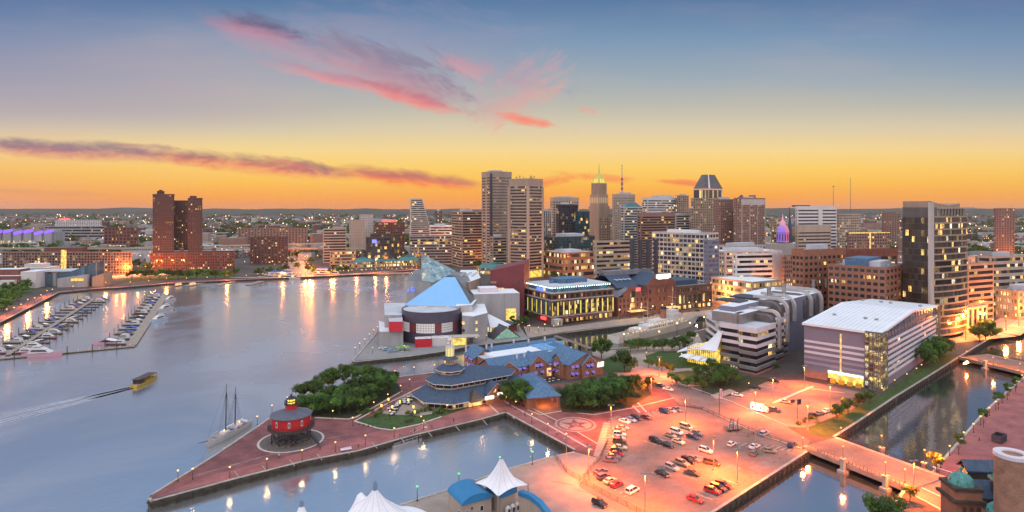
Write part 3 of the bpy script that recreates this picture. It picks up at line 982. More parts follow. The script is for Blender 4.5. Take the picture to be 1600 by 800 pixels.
# ------------------------------------------------------------------ trees
def crown_mesh(name, n_leaf, r, h, seed, m_list, lobes=9, leaf=0.55):
 rr = random.Random(seed)
 mb = MB()
 cl = []
 for i in range(lobes):
  a = 2 * pi * i / lobes * 1.618 + rr.random()
  q = rr.uniform(0.2, 0.85)
  cl.append((q * r * cos(a), q * r * sin(a), h * rr.uniform(0.25, 0.80), r * rr.uniform(0.26, 0.44), 1 if rr.random() < 0.3 else 0))
 cl.append((0, 0, h * 0.80, r * 0.40, 0))
 cl = [(x, y, z, q_, 2 if (len(m_list) > 2 and rr.random() < .12) else k_) for x, y, z, q_, k_ in cl]
 for k in range(n_leaf):
  cx, cy_, cz, cr, mi = cl[k % len(cl)]
  # mostly near the shell of each clump
  d = Vector((rr.gauss(0, 1), rr.gauss(0, 1), rr.gauss(0, 1))).normalized()
  q = cr * (rr.random() ** 0.3) * rr.uniform(0.75, 1.12)
  p = Vector((cx, cy_, cz)) + Vector((d.x * q, d.y * q, d.z * q * 0.85))
  t1 = d.cross(Vector((rr.gauss(0, 1), rr.gauss(0, 1), rr.gauss(0, 1)))).normalized()
  nn = (d + Vector((rr.gauss(0, .5), rr.gauss(0, .5), rr.gauss(0, .5) + 0.8))).normalized()
  t1 = (t1 - nn * t1.dot(nn)).normalized()
  t2 = nn.cross(t1)
  s_ = leaf * rr.uniform(0.6, 1.35)
  mb.add([p - t1 * s_, p + t2 * s_ * 0.55, p + t1 * s_, p - t2 * s_ * 0.55], [(0, 1, 2, 3)], mi)
 me = bpy.data.meshes.new(name)
 me.from_pydata(mb.v, [], mb.f)
 for m_ in m_list:
  me.materials.append(m_)
 me.polygons.foreach_set('material_index', mb.mi)
 me.update()
 return me
def trunk_mesh(h, r, seed, crown_r, branches=6):
 rr = random.Random(seed)
 mb = MB()
 mb.tube([(0, 0, -0.1), (0.05, 0.03, h * 0.4), (0, 0.1, h * 0.8), (0, 0, h * 1.25)], [r, r * 0.8, r * 0.6, r * 0.15], 7)
 for i in range(branches):
  a = 2 * pi * i / branches + rr.random()
  z = h * rr.uniform(0.6, 0.95)
  q = crown_r * rr.uniform(0.4, 0.65)
  mb.tube([(0, 0, z), (q * 0.5 * cos(a), q * 0.5 * sin(a), z + h * 0.25), (q * cos(a), q * sin(a), z + h * 0.5)], [r * 0.45, r * 0.28, r * 0.08], 5)
 me = bpy.data.meshes.new('trunk')
 me.from_pydata(mb.v, [], mb.f)
 me.materials.append(M['bark'])
 me.update()
 return me
TREES = {
 'round': [(crown_mesh('crown', 2600, 4.6, 6.4, s_, [M['leaf'], M['leaf_dark'], M['leaf_pale']], 14, 0.36), trunk_mesh(2.6, 0.24, s_, 4.2), 2.0) for s_ in (1, 2, 3)],
 'dark': [(crown_mesh('crown', 2600, 4.6, 6.4, s_, [M['leaf_dark'], M['leaf'], M['leaf']], 14, 0.36), trunk_mesh(2.6, 0.24, s_, 4.2), 2.0) for s_ in (4, 5)],
 'slim': [(crown_mesh('crown', 900, 2.2, 5.4, s_, [M['leaf'], M['leaf_dark']], 8, 0.30), trunk_mesh(2.4, 0.13, s_, 1.8), 1.6) for s_ in (6, 7)],
 'far': [(crown_mesh('crown', 420, 4.6, 6.4, s_, [M['leaf'], M['leaf_dark']], 8, 0.85), trunk_mesh(2.4, 0.26, s_, 4.0, 3), 1.6) for s_ in (8, 9, 10)],
 'bush': [(crown_mesh('crown', 420, 1.6, 1.9, s_, [M['leaf'], M['leaf_pale']], 6, 0.22), None, 0.0) for s_ in (11, 12)],
 'pale': [(crown_mesh('crown', 800, 2.4, 4.2, s_, [M['leaf_pale'], M['leaf']], 8, 0.32), trunk_mesh(2.0, 0.14, s_, 2.0), 1.4) for s_ in (13,)],
}
def tree(p, kind='round', s=1.0, label='', group=None, cat='tree', name='leafy_tree', z=0.0, sz=None):
 cm, tm, lift = TREES[kind][RND.randrange(len(TREES[kind]))]
 root = thing(name, label, cat, (p[0], p[1], z), RND.uniform(0, 6.28), group)
 root.scale = (s, s, sz or s * RND.uniform(0.92, 1.1))
 if tm:
  link('trunk', tm, root)
 link('crown', cm, root, None, (0, 0, lift))
 return root
# ------------------------------------------------------------------ lamps
def lamp_proto(kind, h, globe_mat, light=None):
 mbp = MB()
 r = 0.09 if h < 6 else 0.14
 mbp.lathe([(r * 2.6, 0), (r * 2.4, 0.35), (r * 1.2, 0.5), (r, h * 0.5), (r * 0.75, h)], (0, 0, 0), 8)
 root = thing('street_lamp', 'x', 'street lamp', (0, 0, -500))
 if kind == 'globe':
  mbg = MB()
  mbg.ball((0, 0, h + 0.3), 0.27, 0, 10, 6)
  mbc = MB()
  mbc.lathe([(0.22, h + 0.54), (0.05, h + 0.70), (0.001, h + 0.8)], (0, 0, 0), 8)
  mbp.build('post', M['lamp_post'], root)
  mbg.build('globe', globe_mat, root)
  mbc.build('cap', M['lamp_post'], root)
 elif kind == 'mast':
  for sx in (-1, 1):
   m2 = MB()
   m2.box(sx * 0.35 if sx > 0 else -1.25, 1.25 if sx > 0 else -0.35, -0.28, 0.28, h - 0.05, h + 0.18, 0)
   m2.build('lamp_head', M['mast_metal'], root)
   m3 = MB()
   m3.box(sx * 0.45 if sx > 0 else -1.15, 1.15 if sx > 0 else -0.45, -0.2, 0.2, h - 0.09, h - 0.052, 0)
   m3.build('lamp_lens', globe_mat, root)
  mbp.tube([(-0.5, 0, h + 0.05), (0.5, 0, h + 0.05)], 0.05, 5)
  mbp.build('mast', M['mast_metal'], root)
 elif kind == 'far':
  mbg = MB()
  mbg.ball((0, 0, h + 0.3), 0.5, 0, 6, 4)
  mbp.build('post', M['lamp_post'], root)
  mbg.build('globe', globe_mat, root)
 if light:
  ld = bpy.data.lights.new('lamp_light', 'SPOT' if kind == 'mast' else 'POINT')
  if kind == 'mast':
   ld.spot_size = radians(160)
   ld.spot_blend = 0.6
  ld.energy = light[0]
  ld.color = light[1]
  ld.shadow_soft_size = light[2] if len(light) > 2 else 0.3
  lo = link('lamp_light', ld, root, None, (0, 0, (h + 0.32) if kind != 'mast' else h - 0.6))
 return root
LAMPS = {}
def lamp(key, p, label, group=None, rz=0.0):
 first, proto = LAMPS[key]
 if first:
  LAMPS[key][0] = False
  proto.location = (p[0], p[1], p[2] if len(p) > 2 else 0)
  proto.rotation_euler.z = rz
  tag(proto, label, None, group)
  return proto
 return dup(proto, (p[0], p[1], p[2] if len(p) > 2 else 0), rz, label, group)
WARM = (1.0, 0.58, 0.22)
SOD = (1.0, 0.15, 0.012)
LAMPS['pier'] = [True, lamp_proto('globe', 3.0, M['lamp_warm'], (650, WARM))]
LAMPS['green'] = [True, lamp_proto('globe', 3.9, M['lamp_green'], (200, (0.4, 1.0, 0.45)))]
LAMPS['bridge'] = [True, lamp_proto('globe', 3.6, M['lamp_orange'], (12000, (1.0, 0.18, 0.02), .45))]
LAMPS['mast'] = [True, lamp_proto('mast', 10.0, M['lamp_orange'], (60000, SOD, 0.6))]
LAMPS['mastoff'] = [True, lamp_proto('mast', 10.0, M['grey'])]
LAMPS['flood'] = [True, lamp_proto('globe', 4.6, M['lamp_white'], (13000, (1.0, 0.66, 0.26), .4))]
LAMPS['glow'] = [True, lamp_proto('far', 9.0, M['lamp_orange'], (52000, (1.0, 0.26, 0.04), 1.0))]
LAMPS['far'] = [True, lamp_proto('far', 6.0, M['lamp_warm'])]
LAMPS['farlight'] = [True, lamp_proto('far', 8.0, M['lamp_orange'], (14000, (1.0, 0.30, 0.06), 1.0))]
# ------------------------------------------------------------------ skyline
def T(*a, **k):
 b = tower(*a, **k)
 b.finish()
 return b
# twin brick residential tower on the west shore
b = T('apartment_tower', 'dark red brick apartment tower, tallest and leftmost of the harbour pair, with narrow window rows', 'tower', 236, 239, 271.5, None, 304, 'brick_dark', 'g1', 'grid', 3.1, dist=800, nb=(4, 9), wf=0.45, hf=0.5, ang=10, maxd=32)
mb = MB(); mb.box(3, 9, 5, 14, b.h, b.h + 5); mb.box(4.5, 7.5, 7, 11, b.h + 5, b.h + 6.5); b.part(mb, 'lift_house', M['brick_dark'])
b = T('apartment_tower', 'dark red brick apartment block, lower middle slab joining the two tall brick towers', 'tower', 266, 271.5, 296, None, 314, 'brick_dark', 'g2', 'grid', 3.1, dist=822, nb=(3, 8), wf=0.45, hf=0.5, ang=8, maxd=40)
b = T('apartment_tower', 'dark red brick apartment tower, right-hand one of the harbour pair with a raised lift house', 'tower', 291, 294, 315.5, None, 310, 'brick_dark', 'g1', 'grid', 3.1, dist=806, nb=(4, 6), wf=0.45, hf=0.5, ang=10, maxd=28)
mb = MB(); mb.box(1, 7, 3, 11, b.h, b.h + 3.5); b.part(mb, 'lift_house', M['brick_dark'])
b = T('brick_apartments', 'long brick waterfront apartment block with lit arcade and grey stepped roof below the twin towers', 'apartment block', 233, 235, 366, 423, 396, 'brick', 'g2', 'grid', 3.3, nb=(2, 34), ang=8, wf=0.55, hf=0.55, maxd=130)
mb = MB()
mb.box(2, b.w - 2, 4, 14, b.h, b.h + 2.6, 0, 1)
for x in (14, 34, 54, 74):
 mb.box(x, x + 4, 6, 10, b.h + 2.6, b.h + 6.0, 0, 1)
b.part(mb, 'attic', [M['brick_dark'], M['pale_roof']])
# long white framed hotel slab, and the slabs behind it
b = T('hotel_slab', 'long low hotel with pale square window grid and one yellow lit stair bay', 'hotel', -30, 4, 205, 428, 394, 'brick_pale', 'g2', 'grid', 3.2, nb=(4, 44), ang=-2, wf=0.72, hf=0.68, maxd=190)
mb = MB(); mb.box(b.w * 0.46, b.w * 0.5, -0.8, -0.3, 1, b.h + 3); b.part(mb, 'stair_bay', M['lit_yellow'])
b = T('brick_warehouse', 'low brick warehouse with tall pale arches beyond the elevated road', 'warehouse', 150, 163, 215, None, 356, 'brick', 'g1', 'grid', 6, dist=1150, nb=(3, 9), ang=6, maxd=70)
b = T('white_factory', 'wide white hospital block with red rooftop sign below the far hills', 'hospital', 80, 86, 158, None, 344, 'white', 'g1', 'grid', 4.2, dist=1900, nb=(4, 26), ang=4, maxd=170)
mb = MB(); mb.box(12, 45, -0.5, 0.5, b.h + 1, b.h + 6); b.part(mb, 'roof_sign', M['lit_red'])
b = T('grey_warehouse', 'long pale blue roofed warehouse beside the stadium', 'warehouse', 60, 70, 165, None, 354, 'grey', 'g1', 'band', 6, dist=1500, ang=3, maxd=160, roof='white_roof')
# stadium with purple light
p = AT(5, 1300)
st = thing('stadium', 'stadium stand edged with purple light strips at the far left', 'stadium', (p.x, p.y, 0))
mb = MB()
for k in range(10):
 x0 = -110 + k * 22
 z = 34 - 0.22 * k + (3 if k % 2 else 0)
 mb.box(x0, x0 + 16, 0, 30, 0, z)
 mb.box(x0 + 16, x0 + 22, 4, 30, 0, z - 5)
mb.build('stand', M['grey'], st)
for k in range(10):
 x0 = -110 + k * 22
 mb = MB()
 z = 34 - 0.22 * k + (3 if k % 2 else 0)
 mb.add([(x0, -0.6, z - 9), (x0 + 20, -0.6, z - 4), (x0 + 20, -0.6, z + 2), (x0, -0.6, z - 3)], [(0, 1, 2, 3)])
 mb.add([(x0, -0.3, z - 9), (x0 + 20, -0.3, z - 4), (x0 + 20, -0.3, z + 2), (x0, -0.3, z - 3)], [(0, 3, 2, 1)])
 mb.build('light_strip', M['lit_purple'], st)
for k in range(9):
 mb = MB()
 mb.box(-100 + k * 22, -86 + k * 22, -0.4, 0, 6, 12)
 mb.build('concourse_window', M['g4'], st)
# elevated road
hw = thing('elevated_road', 'elevated concrete highway on round piers crossing behind the white hotel', 'bridge', (-700, 1010, 0))
mb = MB(); mb.box(-200, 480, 0, 14, 13, 14.5); mb.box(-200, 480, -0.3, 0, 13.2, 15.6); mb.box(-200, 480, 14, 14.3, 13.2, 15.6); mb.build('deck', M['sand'], hw)
for k in range(17):
 mb = MB(); mb.lathe([(1.1, 0), (1.1, 13)], (-190 + k * 40, 7, 0), 8); mb.build('pier', M['grey'], hw)
hw = thing('elevated_road', 'upper sweep of highway ramp curving behind the brick warehouse', 'bridge', (-620, 1080, 0))
mb = MB()
for i in range(14):
 a, b_ = i / 14, (i + 1) / 14
 p0 = (-60 + 420 * a, 40 * a * a, 12 + 8 * a); p1 = (-60 + 420 * b_, 40 * b_ * b_, 12 + 8 * b_)
 mb.add([(p0[0], p0[1], p0[2]), (p1[0], p1[1], p1[2]), (p1[0], p1[1] + 12, p1[2]), (p0[0], p0[1] + 12, p0[2]),
   (p0[0], p0[1], p0[2] - 2.2), (p1[0], p1[1], p1[2] - 2.2)], [(0, 1, 2, 3), (4, 5, 1, 0)])
mb.build('deck', M['sand'], hw)
for k in range(8):
 mb = MB(); a = k / 8; mb.lathe([(1.1, 0), (1.1, 10 + 8 * a)], (-60 + 420 * a, 6 + 40 * a * a, 0), 8); mb.build('pier', M['grey'], hw)
# mid-left city
T('brick_apartments', 'plain brick apartment block with flat roof left of the bright boulevard', 'apartment block', 384, 391, 450, 413, 371, 'brick_dark', 'g2', 'grid', 3.2, nb=(3, 11), ang=14, wf=0.5, hf=0.5, maxd=70)
T('brick_apartments', 'wide low brown brick block behind the plain flat-roofed one', 'apartment block', 360, 372, 480, None, 357, 'brick_pale', 'g1', 'grid', 3.4, dist=1250, nb=(3, 22), ang=5, wf=0.5, hf=0.5, maxd=150)
b = T('office_slab', 'concrete office slab with blank end wall and black window bands above the boulevard', 'office', 495, 505, 541, 411, 358, 'sand', 'g0', 'band', 3.9, ang=16, hf=0.6, maxd=60)
T('office_slab', 'low concrete podium with lit shop fronts in front of the black banded slab', 'office', 500, 516, 556, 419, 393, 'tan', 'g3', 'band', 4.2, ang=16, maxd=60)
T('white_block', 'windowless pale hospital block with a lower step on its left', 'hospital', 542, 546, 570, None, 344, 'sand', 'g0', 'grid', 5, dist=1050, nb=(2, 6), ang=8, wf=0.25, hf=0.3, maxd=50)
T('white_block', 'pale upper hospital block with red sign lamps behind the lower white one', 'hospital', 556, 562, 583, None, 336, 'offwhite', 'g1', 'grid', 4.2, dist=1080, nb=(2, 7), ang=8, wf=0.35, hf=0.4, maxd=50)
b = T('hotel_block', 'brick hotel with glowing red rooftop letters left of the leaning glass tower', 'hotel', 583, 588, 632, None, 348, 'brick', 'g2', 'grid', 3.5, dist=980, nb=(2, 12), ang=8, maxd=60)
mb = MB()
for i in range(7):
 mb.box(10 + i * 3.2, 12.2 + i * 3.2, -0.3, 0.2, b.h + 1, b.h + 5)
b.part(mb, 'roof_sign', M['lit_red'])
b = T('glass_office', 'dark glass convention hotel with small blue lamp sign by the pavilion', 'hotel', 566, 572, 612, 417, 371, 'charcoal', 'g1', 'curtain', 4.0, nb=(3, 9), ang=12, maxd=60)
mb = MB(); mb.box(8, 14, -0.6, -0.25, b.h - 8, b.h - 3); b.part(mb, 'sign', M['lit_blue'])
b = T('glass_office', 'brown glass hotel block with lit ground floor behind the pavilion roof', 'hotel', 574, 579, 626, 415, 366, 'bronze', 'gbrown', 'curtain', 4.0, nb=(3, 11), ang=12, maxd=60)
mb = MB(); mb.box(2, b.w - 2, -0.7, -0.3, 1, 6); b.part(mb, 'shop_window', M['g4'])
# slanted tower
Y = 930
o = AT(641, Y)
b = Bld('slanted_tower', 'glass hotel tower whose right side leans outward in one sloping face', 'tower', o, 10)
ztop = zat(312, Y)
wt, wb = (660 - 641) * Y / F, (671 - 641) * Y / F
mb = MB()
ring = lambda w, z: [(0, 0, z), (w, 0, z), (w, 22, z), (0, 22, z)]
zm = zat(350, Y)
mb.loft([ring(wb, 0), ring(wb, zm * 0.95), ring(wt, ztop)], 0)
mb.add(ring(wt, ztop), [(0, 1, 2, 3)], 1)
mb.box(0.5, wt - 0.5, 3, 18, ztop, ztop + 2)
mb.box(-0.3, 1.4, -0.3, 0.0, 0, ztop)
nf = 30
for k in range(nf):
 z = ztop * k / nf
 w = wb if z < zm * 0.95 else wb + (wt - wb) * (z - zm * 0.95) / (ztop - zm * 0.95)
 mb.box(1.4, w - 0.4, -0.25, 0, z, z + 1.1)
b.part(mb, 'wall', [M['offwhite'], M['pale_roof']])
for k in range(nf):
 z = ztop * k / nf + 1.1
 w = wb if z < zm * 0.95 else wb + (wt - wb) * (z + 2 - zm * 0.95) / (ztop - zm * 0.95)
 mb = MB(); mb.box(1.4, w - 0.6, -0.1, 0, z, z + ztop / nf - 1.1); mb.build('window_row', M['gteal'], b.root)
T('slim_tower', 'slim dark tower with a narrow top stage right of the leaning tower', 'tower', 678, 681, 691, None, 330, 'grey_dark', 'g2', 'grid', 3.6, dist=1150, nb=(2, 4), ang=12, maxd=30)
b = T('office_slab', 'wide beige office slab with brown window bands left of the tallest tower', 'office', 706, 722, 754, 418, 331, 'beige', 'gband', 'band', 3.7, ang=24, maxd=70)
b = T('glass_office', 'dark glass bank building with a broad yellow lit storey near the pavilion', 'office', 636, 640, 707, 413, 369, 'grey', 'gbrown', 'band', 4.0, nb=(2, 16), ang=8, hf=0.66, maxd=80, lit_floors=(7, 8))
T('white_block', 'flat white-roofed block tucked behind the dark bank building', 'office', 668, 672, 708, None, 354, 'white', 'g1', 'band', 4, dist=980, ang=8, maxd=60, roof='white_roof')
# tallest tower
b = T('office_tower', 'tallest tower, mauve-grey ribbed slab with white ribbed end face and dark corner strip', 'tower', 753, 767, 799, None, 268.5, 'beige', 'gband', 'grid', 3.7, dist=790, nb=(2, 24), ang=30, wf=0.7, hf=0.42, maxd=60, topband=6)
mb = MB(); mb.box(-1.0, 1.6, -1.0, 1.6, 0, b.h - 2); b.part(mb, 'corner_strip', M['charcoal'])
mb = MB(); mb.box(-1.1, -1.02, -0.6, 1.2, 2, 30); mb.box(-0.6, 1.2, -1.1, -1.02, 2, 30); b.part(mb, 'green_light', M['lit_green'])
antennas(b, 7, 1, b.w - 1, 2, 10, b.h, (1.5, 3))
T('office_slab', 'low beige ribbed wing between the two tallest harbour towers', 'office', 766, 770, 792, 425, 371, 'beige', 'gband', 'band', 3.6, ang=26, maxd=40)
# five sided tower on the water's edge
Y = 705
c = AT(821, Y)
b = Bld('office_tower', 'pentagonal concrete tower with blank crown band and a crowd of rooftop aerials', 'tower', c, 0)
R_ = 21.5
zt = zat(279, Y - 8)
corner = [radians(-90 + 8 + 72 * k) for k in range(5)]
pts = [(R_ * cos(a), R_ * sin(a) + R_) for a in corner]
mb = MB()
mb.prism([(x * 0.93, R_ + (y - R_) * 0.93) for x, y in pts], 0, zt, 0, 1)
mb.prism([(x * 1.0, R_ + (y - R_) * 1.0) for x, y in pts], zt - 8.5, zt + 0.6, 0, 1)
nf = 27
for k in range(nf):
 z = 9 + (zt - 17.5) * k / nf
 mb.prism([(x * 0.975, R_ + (y - R_) * 0.975) for x, y in pts], z, z + 1.75, 0, 0)
b.part(mb, 'wall', [M['beige'], M['tar']])
for (x, y) in pts:
 m2 = MB(); m2.obox((x * 0.985, R_ + (y - R_) * 0.985), (x, y - R_), 2.4, 3.2, 0, zt - 8.6); m2.build('corner_column', M['sand'], b.root)
for k in range(nf):
 z = 9 + (zt - 17.5) * k / nf
 m2 = MB(); m2.prism([(x * 0.945, R_ + (y - R_) * 0.945) for x, y in pts], z + 1.75, z + (zt - 17.5) / nf, 0, cap=False)
 m2.build('window_row', M['gband'], b.root)
m2 = MB(); m2.prism([(x * 0.94, R_ + (y - R_) * 0.94) for x, y in pts], 0.5, 8.5, 0, cap=False); m2.build('lobby_glass', M['lit_yellow'], b.root)
antennas(b, 16, -12, 12, 10, 30, zt, (2.5, 6))
# centre cluster
T('office_tower', 'narrow striped tower peeking out beside the pentagonal tower', 'tower', 840, 846, 861, None, 329, 'offwhite', 'g1', 'grid', 3.6, dist=900, nb=(2, 5), wf=0.5, hf=0.9, ang=30, maxd=40)
b = T('office_tower', 'beige stone topped tower standing behind the black glass tower', 'tower', 860, 864, 904, None, 309, 'sand', 'g1', 'grid', 3.8, dist=930, nb=(2, 10), ang=28, maxd=50, topband=5)
b = T('glass_tower', 'black glass tower with dark stepped right shoulder', 'tower', 869, 873, 903, None, 320, 'charcoal', 'g1', 'curtain', 3.8, dist=850, nb=(3, 10), ang=30, maxd=45)
b = T('glass_tower', 'lower dark green glass shoulder attached to the black glass tower', 'tower', 896, 899, 921, None, 331, 'charcoal', 'gteal', 'curtain', 3.8, dist=860, nb=(2, 6), ang=30, maxd=45)
b = T('glass_office', 'teal mirrored glass office with many small lit windows at the black tower foot', 'office', 846, 870, 930, None, 371, 'charcoal', 'gteal', 'curtain', 3.6, dist=770, nb=(8, 16), ang=30, maxd=60, lit_floors=(2, 4))
b = T('brick_hall', 'low rose brick hall with ribbon of lit windows in front of teal glass office', 'hall', 846, 880, 932, 437, 396, 'brick_orange', 'g3', 'band', 6, ang=30, maxd=60, roof='pale_roof')
# art deco tower
M['uplit'] = lit('uplit_stone', (1.0, 0.6, 0.2), 0.5, (.37, .265, .195))
Y = 1010
c = AT(936, Y)
b = Bld('art_deco_tower', 'stepped art deco stone tower with floodlit gold crown and thin spire', 'tower', c, 35)
mb = MB()
for hw_, z0, py in ((13.5, 0, 345), (12.2, 0, 322), (10.6, 0, 304), (9.0, 0, 288)):
 zz = zat(py, Y)
 mb.box(-hw_, hw_, -hw_, hw_, z0, zz, 0)
zc = zat(288, Y)
for i in range(-3, 4):
 for s_ in (-1, 1):
  mb.box(i * 2.6 - 0.5, i * 2.6 + 0.5, s_ * 9.0 - 0.5, s_ * 9.0 + 0.5, 50, zc + 2)
  mb.box(s_ * 9.0 - 0.5, s_ * 9.0 + 0.5, i * 2.6 - 0.5, i * 2.6 + 0.5, 50, zc + 2)
b.part(mb, 'wall', M['tan'])
zt = zat(271.5, Y)
mb = MB()
mb.loft([[(-r, -r, z), (r, -r, z), (r, r, z), (-r, r, z)] for r, z in ((8.2, zc + 1), (7.2, zc + 6), (4.0, zt - 1.5), (3.4, zt))], 0)
mb.add([(-3.4, -3.4, zt), (3.4, -3.4, zt), (3.4, 3.4, zt), (-3.4, 3.4, zt)], [(0, 1, 2, 3)])
b.part(mb, 'crown', lit('floodlit_crown', (0.85, 0.62, 0.04), 0.42, (.3, .28, .1)))
for s_ in range(4):
 a = s_ * pi / 2
 for q in (-4, 0, 4):
  mb = MB()
  x0, y0 = q - 0.9, -8.75
  vs = [(q - 1.1, -8.3, zc + 1.2), (q + 1.1, -8.3, zc + 1.2), (q * 0.75 + 0.7, -6.7, zc + 9), (q * 0.75 - 0.7, -6.7, zc + 9)]
  vs = [(x * cos(a) - y * sin(a), x * sin(a) + y * cos(a), z) for x, y, z in vs]
  mb.add(vs, [(0, 1, 2, 3)]); mb.build('lit_dormer', M['lit_gold'], b.root)
mb = MB(); mb.tube([(0, 0, zt), (0, 0, zat(254, Y))], [0.7, 0.15], 6); b.part(mb, 'spire', M['copper'])
for k, (a0, zz) in enumerate(((0, zat(306, Y)),)):
 for i in range(5):
  mb = MB(); mb.box(-8 + i * 4 - 0.7, -8 + i * 4 + 0.7, -10.75, -10.6, zz - 12, zz - 3); mb.build('lit_window', M['uplit'], b.root)
  mb = MB(); mb.box(-10.75, -10.6, -8 + i * 4 - 0.7, -8 + i * 4 + 0.7, zz - 12, zz - 3); mb.build('lit_window', M['uplit'], b.root)
for k in range(14):
 zz = 8 + k * 4.2
 for i in range(6):
  if b.nwin < 84:
   link('window', win_mesh(1.6, 2.2, M['g1'], None, 'R'), b.root, None, (-10 + i * 4, -13.5, zz)); b.nwin += 1
# slab with banded mast
b = T('office_tower', 'beige slab tower carrying a tall red and white banded mast', 'tower', 957, 961, 992, None, 304, 'sand', 'g1', 'grid', 3.8, dist=960, nb=(2, 10), wf=0.4, ang=24, maxd=40, topband=4)
mx, my = b.w * 0.40, b.d * 0.4
zt = zat(256, 960)
mb = MB()
for k in range(7):
 z0 = b.h + (zt - b.h) * 0.55 * k / 7
 mb.lathe([(1.6, z0), (1.6, z0 + (zt - b.h) * 0.55 / 7 * 0.96)], (mx, my, 0), 8, k % 2)
mb.lathe([(0.9, b.h + (zt - b.h) * 0.55), (0.35, zt)], (mx, my, 0), 6, 1)
for q in (0.86, 0.95):
 mb.lathe([(0.2, b.h + (zt - b.h) * q - 1), (1.1, b.h + (zt - b.h) * q), (0.2, b.h + (zt - b.h) * q + 1)], (mx, my, 0), 6, 2)
b.part(mb, 'mast', [M['red'], M['offwhite'], M['grey_dark']])
# green roofed glass tower
b = T('glass_tower', 'green glass tower with pale hipped top beside the rose striped block', 'tower', 970, 975, 1004, None, 324, 'offwhite', 'gteal', 'band', 3.7, dist=880, nb=(2, 8), ang=28, hf=0.62, maxd=40, penthouse=False)
mb = MB()
mb.loft([[(0.5, 0.5, b.h), (b.w - .5, 0.5, b.h), (b.w - .5, b.d - .5, b.h), (0.5, b.d - .5, b.h)], [(b.w * .3, b.d * .3, b.h + 7), (b.w * .7, b.d * .3, b.h + 7), (b.w * .7, b.d * .7, b.h + 7), (b.w * .3, b.d * .7, b.h + 7)]], 0, capb=True)
b.part(mb, 'hipped_roof', M['teal'])
T('office_tower', 'red-brown granite striped block in front of the green glass tower', 'office', 996, 1001, 1055, None, 333, 'brick_pale', 'gband', 'band', 3.5, dist=820, nb=(2, 12), ang=26, hf=0.5, maxd=60, topband=4)
b = T('office_tower', 'broad white office tower with faint window bands behind the rose block', 'tower', 1003, 1012, 1060, None, 309, 'white', 'g2', 'band', 3.7, dist=985, ang=26, maxd=70, topband=3)
mb = MB(); mb.box(b.w * .4, b.w * .85, 3, 16, b.h, b.h + 5); b.part(mb, 'plant_room', M['white'])
T('office_tower', 'dark gridded tower wedged left of the pyramid-topped tower', 'tower', 1056, 1060, 1076, None, 306, 'tan', 'g2', 'grid', 3.6, dist=1000, nb=(2, 5), ang=26, maxd=40)
T('office_tower', 'pale ribbed tower just below the white office tower on its right', 'tower', 1040, 1056, 1078, None, 336, 'offwhite', 'g1', 'band', 3.6, dist=905, ang=26, maxd=40)
# pyramid topped tower
b = T('pyramid_tower', 'brown granite tower with lit collar under a dark truncated pyramid top', 'tower', 1080, 1098, 1146, None, 310, 'tan', 'g2', 'grid', 3.6, dist=880, nb=(5, 12), ang=30, wf=0.55, hf=0.55, maxd=48, penthouse=False)
zc0, zc1, zc2 = b.h, zat(294, 880), zat(272, 880)
mb = MB(); mb.box(3, b.w - 4, 2, b.d - 2, zc0, zc1); b.part(mb, 'collar', M['tan'])
for f_ in range(2):
 mb = MB()
 if f_ == 0:
  mb.box(3.5, b.w - 4.5, 1.8, 1.95, zc0 + 1, zc1 - 2.5)
 else:
  mb.box(2.8, 2.95, 2.5, b.d - 2.5, zc0 + 1, zc1 - 2.5)
 mb.build('lit_collar_window', M['g2'], b.root)
mb = MB(); mb.box(2.6, b.w - 3.6, 1.6, b.d - 1.6, zc1 - 2.0, zc1 - 0.6); b.part(mb, 'red_line', lit('rose_cornice_glow', (1.0, 0.35, 0.3), 0.6))
mb = MB()
x0, x1, y0, y1 = 3, b.w - 4, 2, b.d - 2
q = 0.27
mb.loft([[(x0, y0, zc1), (x1, y0, zc1), (x1, y1, zc1), (x0, y1, zc1)], [(x0 + (x1 - x0) * q, y0 + (y1 - y0) * q, zc2), (x1 - (x1 - x0) * q, y0 + (y1 - y0) * q, zc2), (x1 - (x1 - x0) * q, y1 - (y1 - y0) * q, zc2), (x0 + (x1 - x0) * q, y1 - (y1 - y0) * q, zc2)]], 0, capb=True)
b.part(mb, 'pyramid_roof', M['grey_dark'])
mb = MB()
mb.add([(x0 + 11, y0 - 0.2, zc1), (x0 + 14.5, y0 - 0.2, zc1), (x0 + 17, y0 + (y1 - y0) * q - 0.2, zc2), (x0 + 15, y0 + (y1 - y0) * q - 0.2, zc2)], [(0, 1, 2, 3)])
b.part(mb, 'roof_skylight', M['white_roof'])
# the pair of residential towers right of it
T('apartment_tower', 'stone and brick apartment tower with pale upper storeys below the pyramid top', 'tower', 1116, 1126, 1146, None, 312, 'brick_pale', 'g1', 'grid', 3.2, dist=770, nb=(4, 7), ang=30, wf=0.5, hf=0.5, maxd=34)
b = T('apartment_tower', 'broad brick apartment tower with pale quoined corners and a small gable on top', 'tower', 1147, 1158, 1202, None, 310, 'brick_pale', 'g2', 'grid', 3.2, dist=745, nb=(4, 13), ang=30, wf=0.5, hf=0.52, maxd=44)
mb = MB()
for x in (0.0, b.w * 0.33, b.w * 0.66, b.w - 1.2):
 mb.box(x, x + 1.2, -0.9, -0.4, 0, b.h - 6)
b.part(mb, 'corner_bay', M['sand'])
mb = MB(); mb.box(-0.6, b.w + 0.6, -0.6, -0.4, b.h - 8, b.h - 1); b.part(mb, 'pale_storeys', M['offwhite'])
mb = MB(); mb.loft([[(4, 2, b.h), (12, 2, b.h), (12, 10, b.h), (4, 10, b.h)], [(8, 6, b.h + 5)] * 4], 0); b.part(mb, 'gable_roof', M['slate_dark'])
mb = MB(); mb.box(b.w * .55, b.w * .7, 3, 8, b.h, b.h + 4.5); b.part(mb, 'chimney_stack', M['brick_pale'])
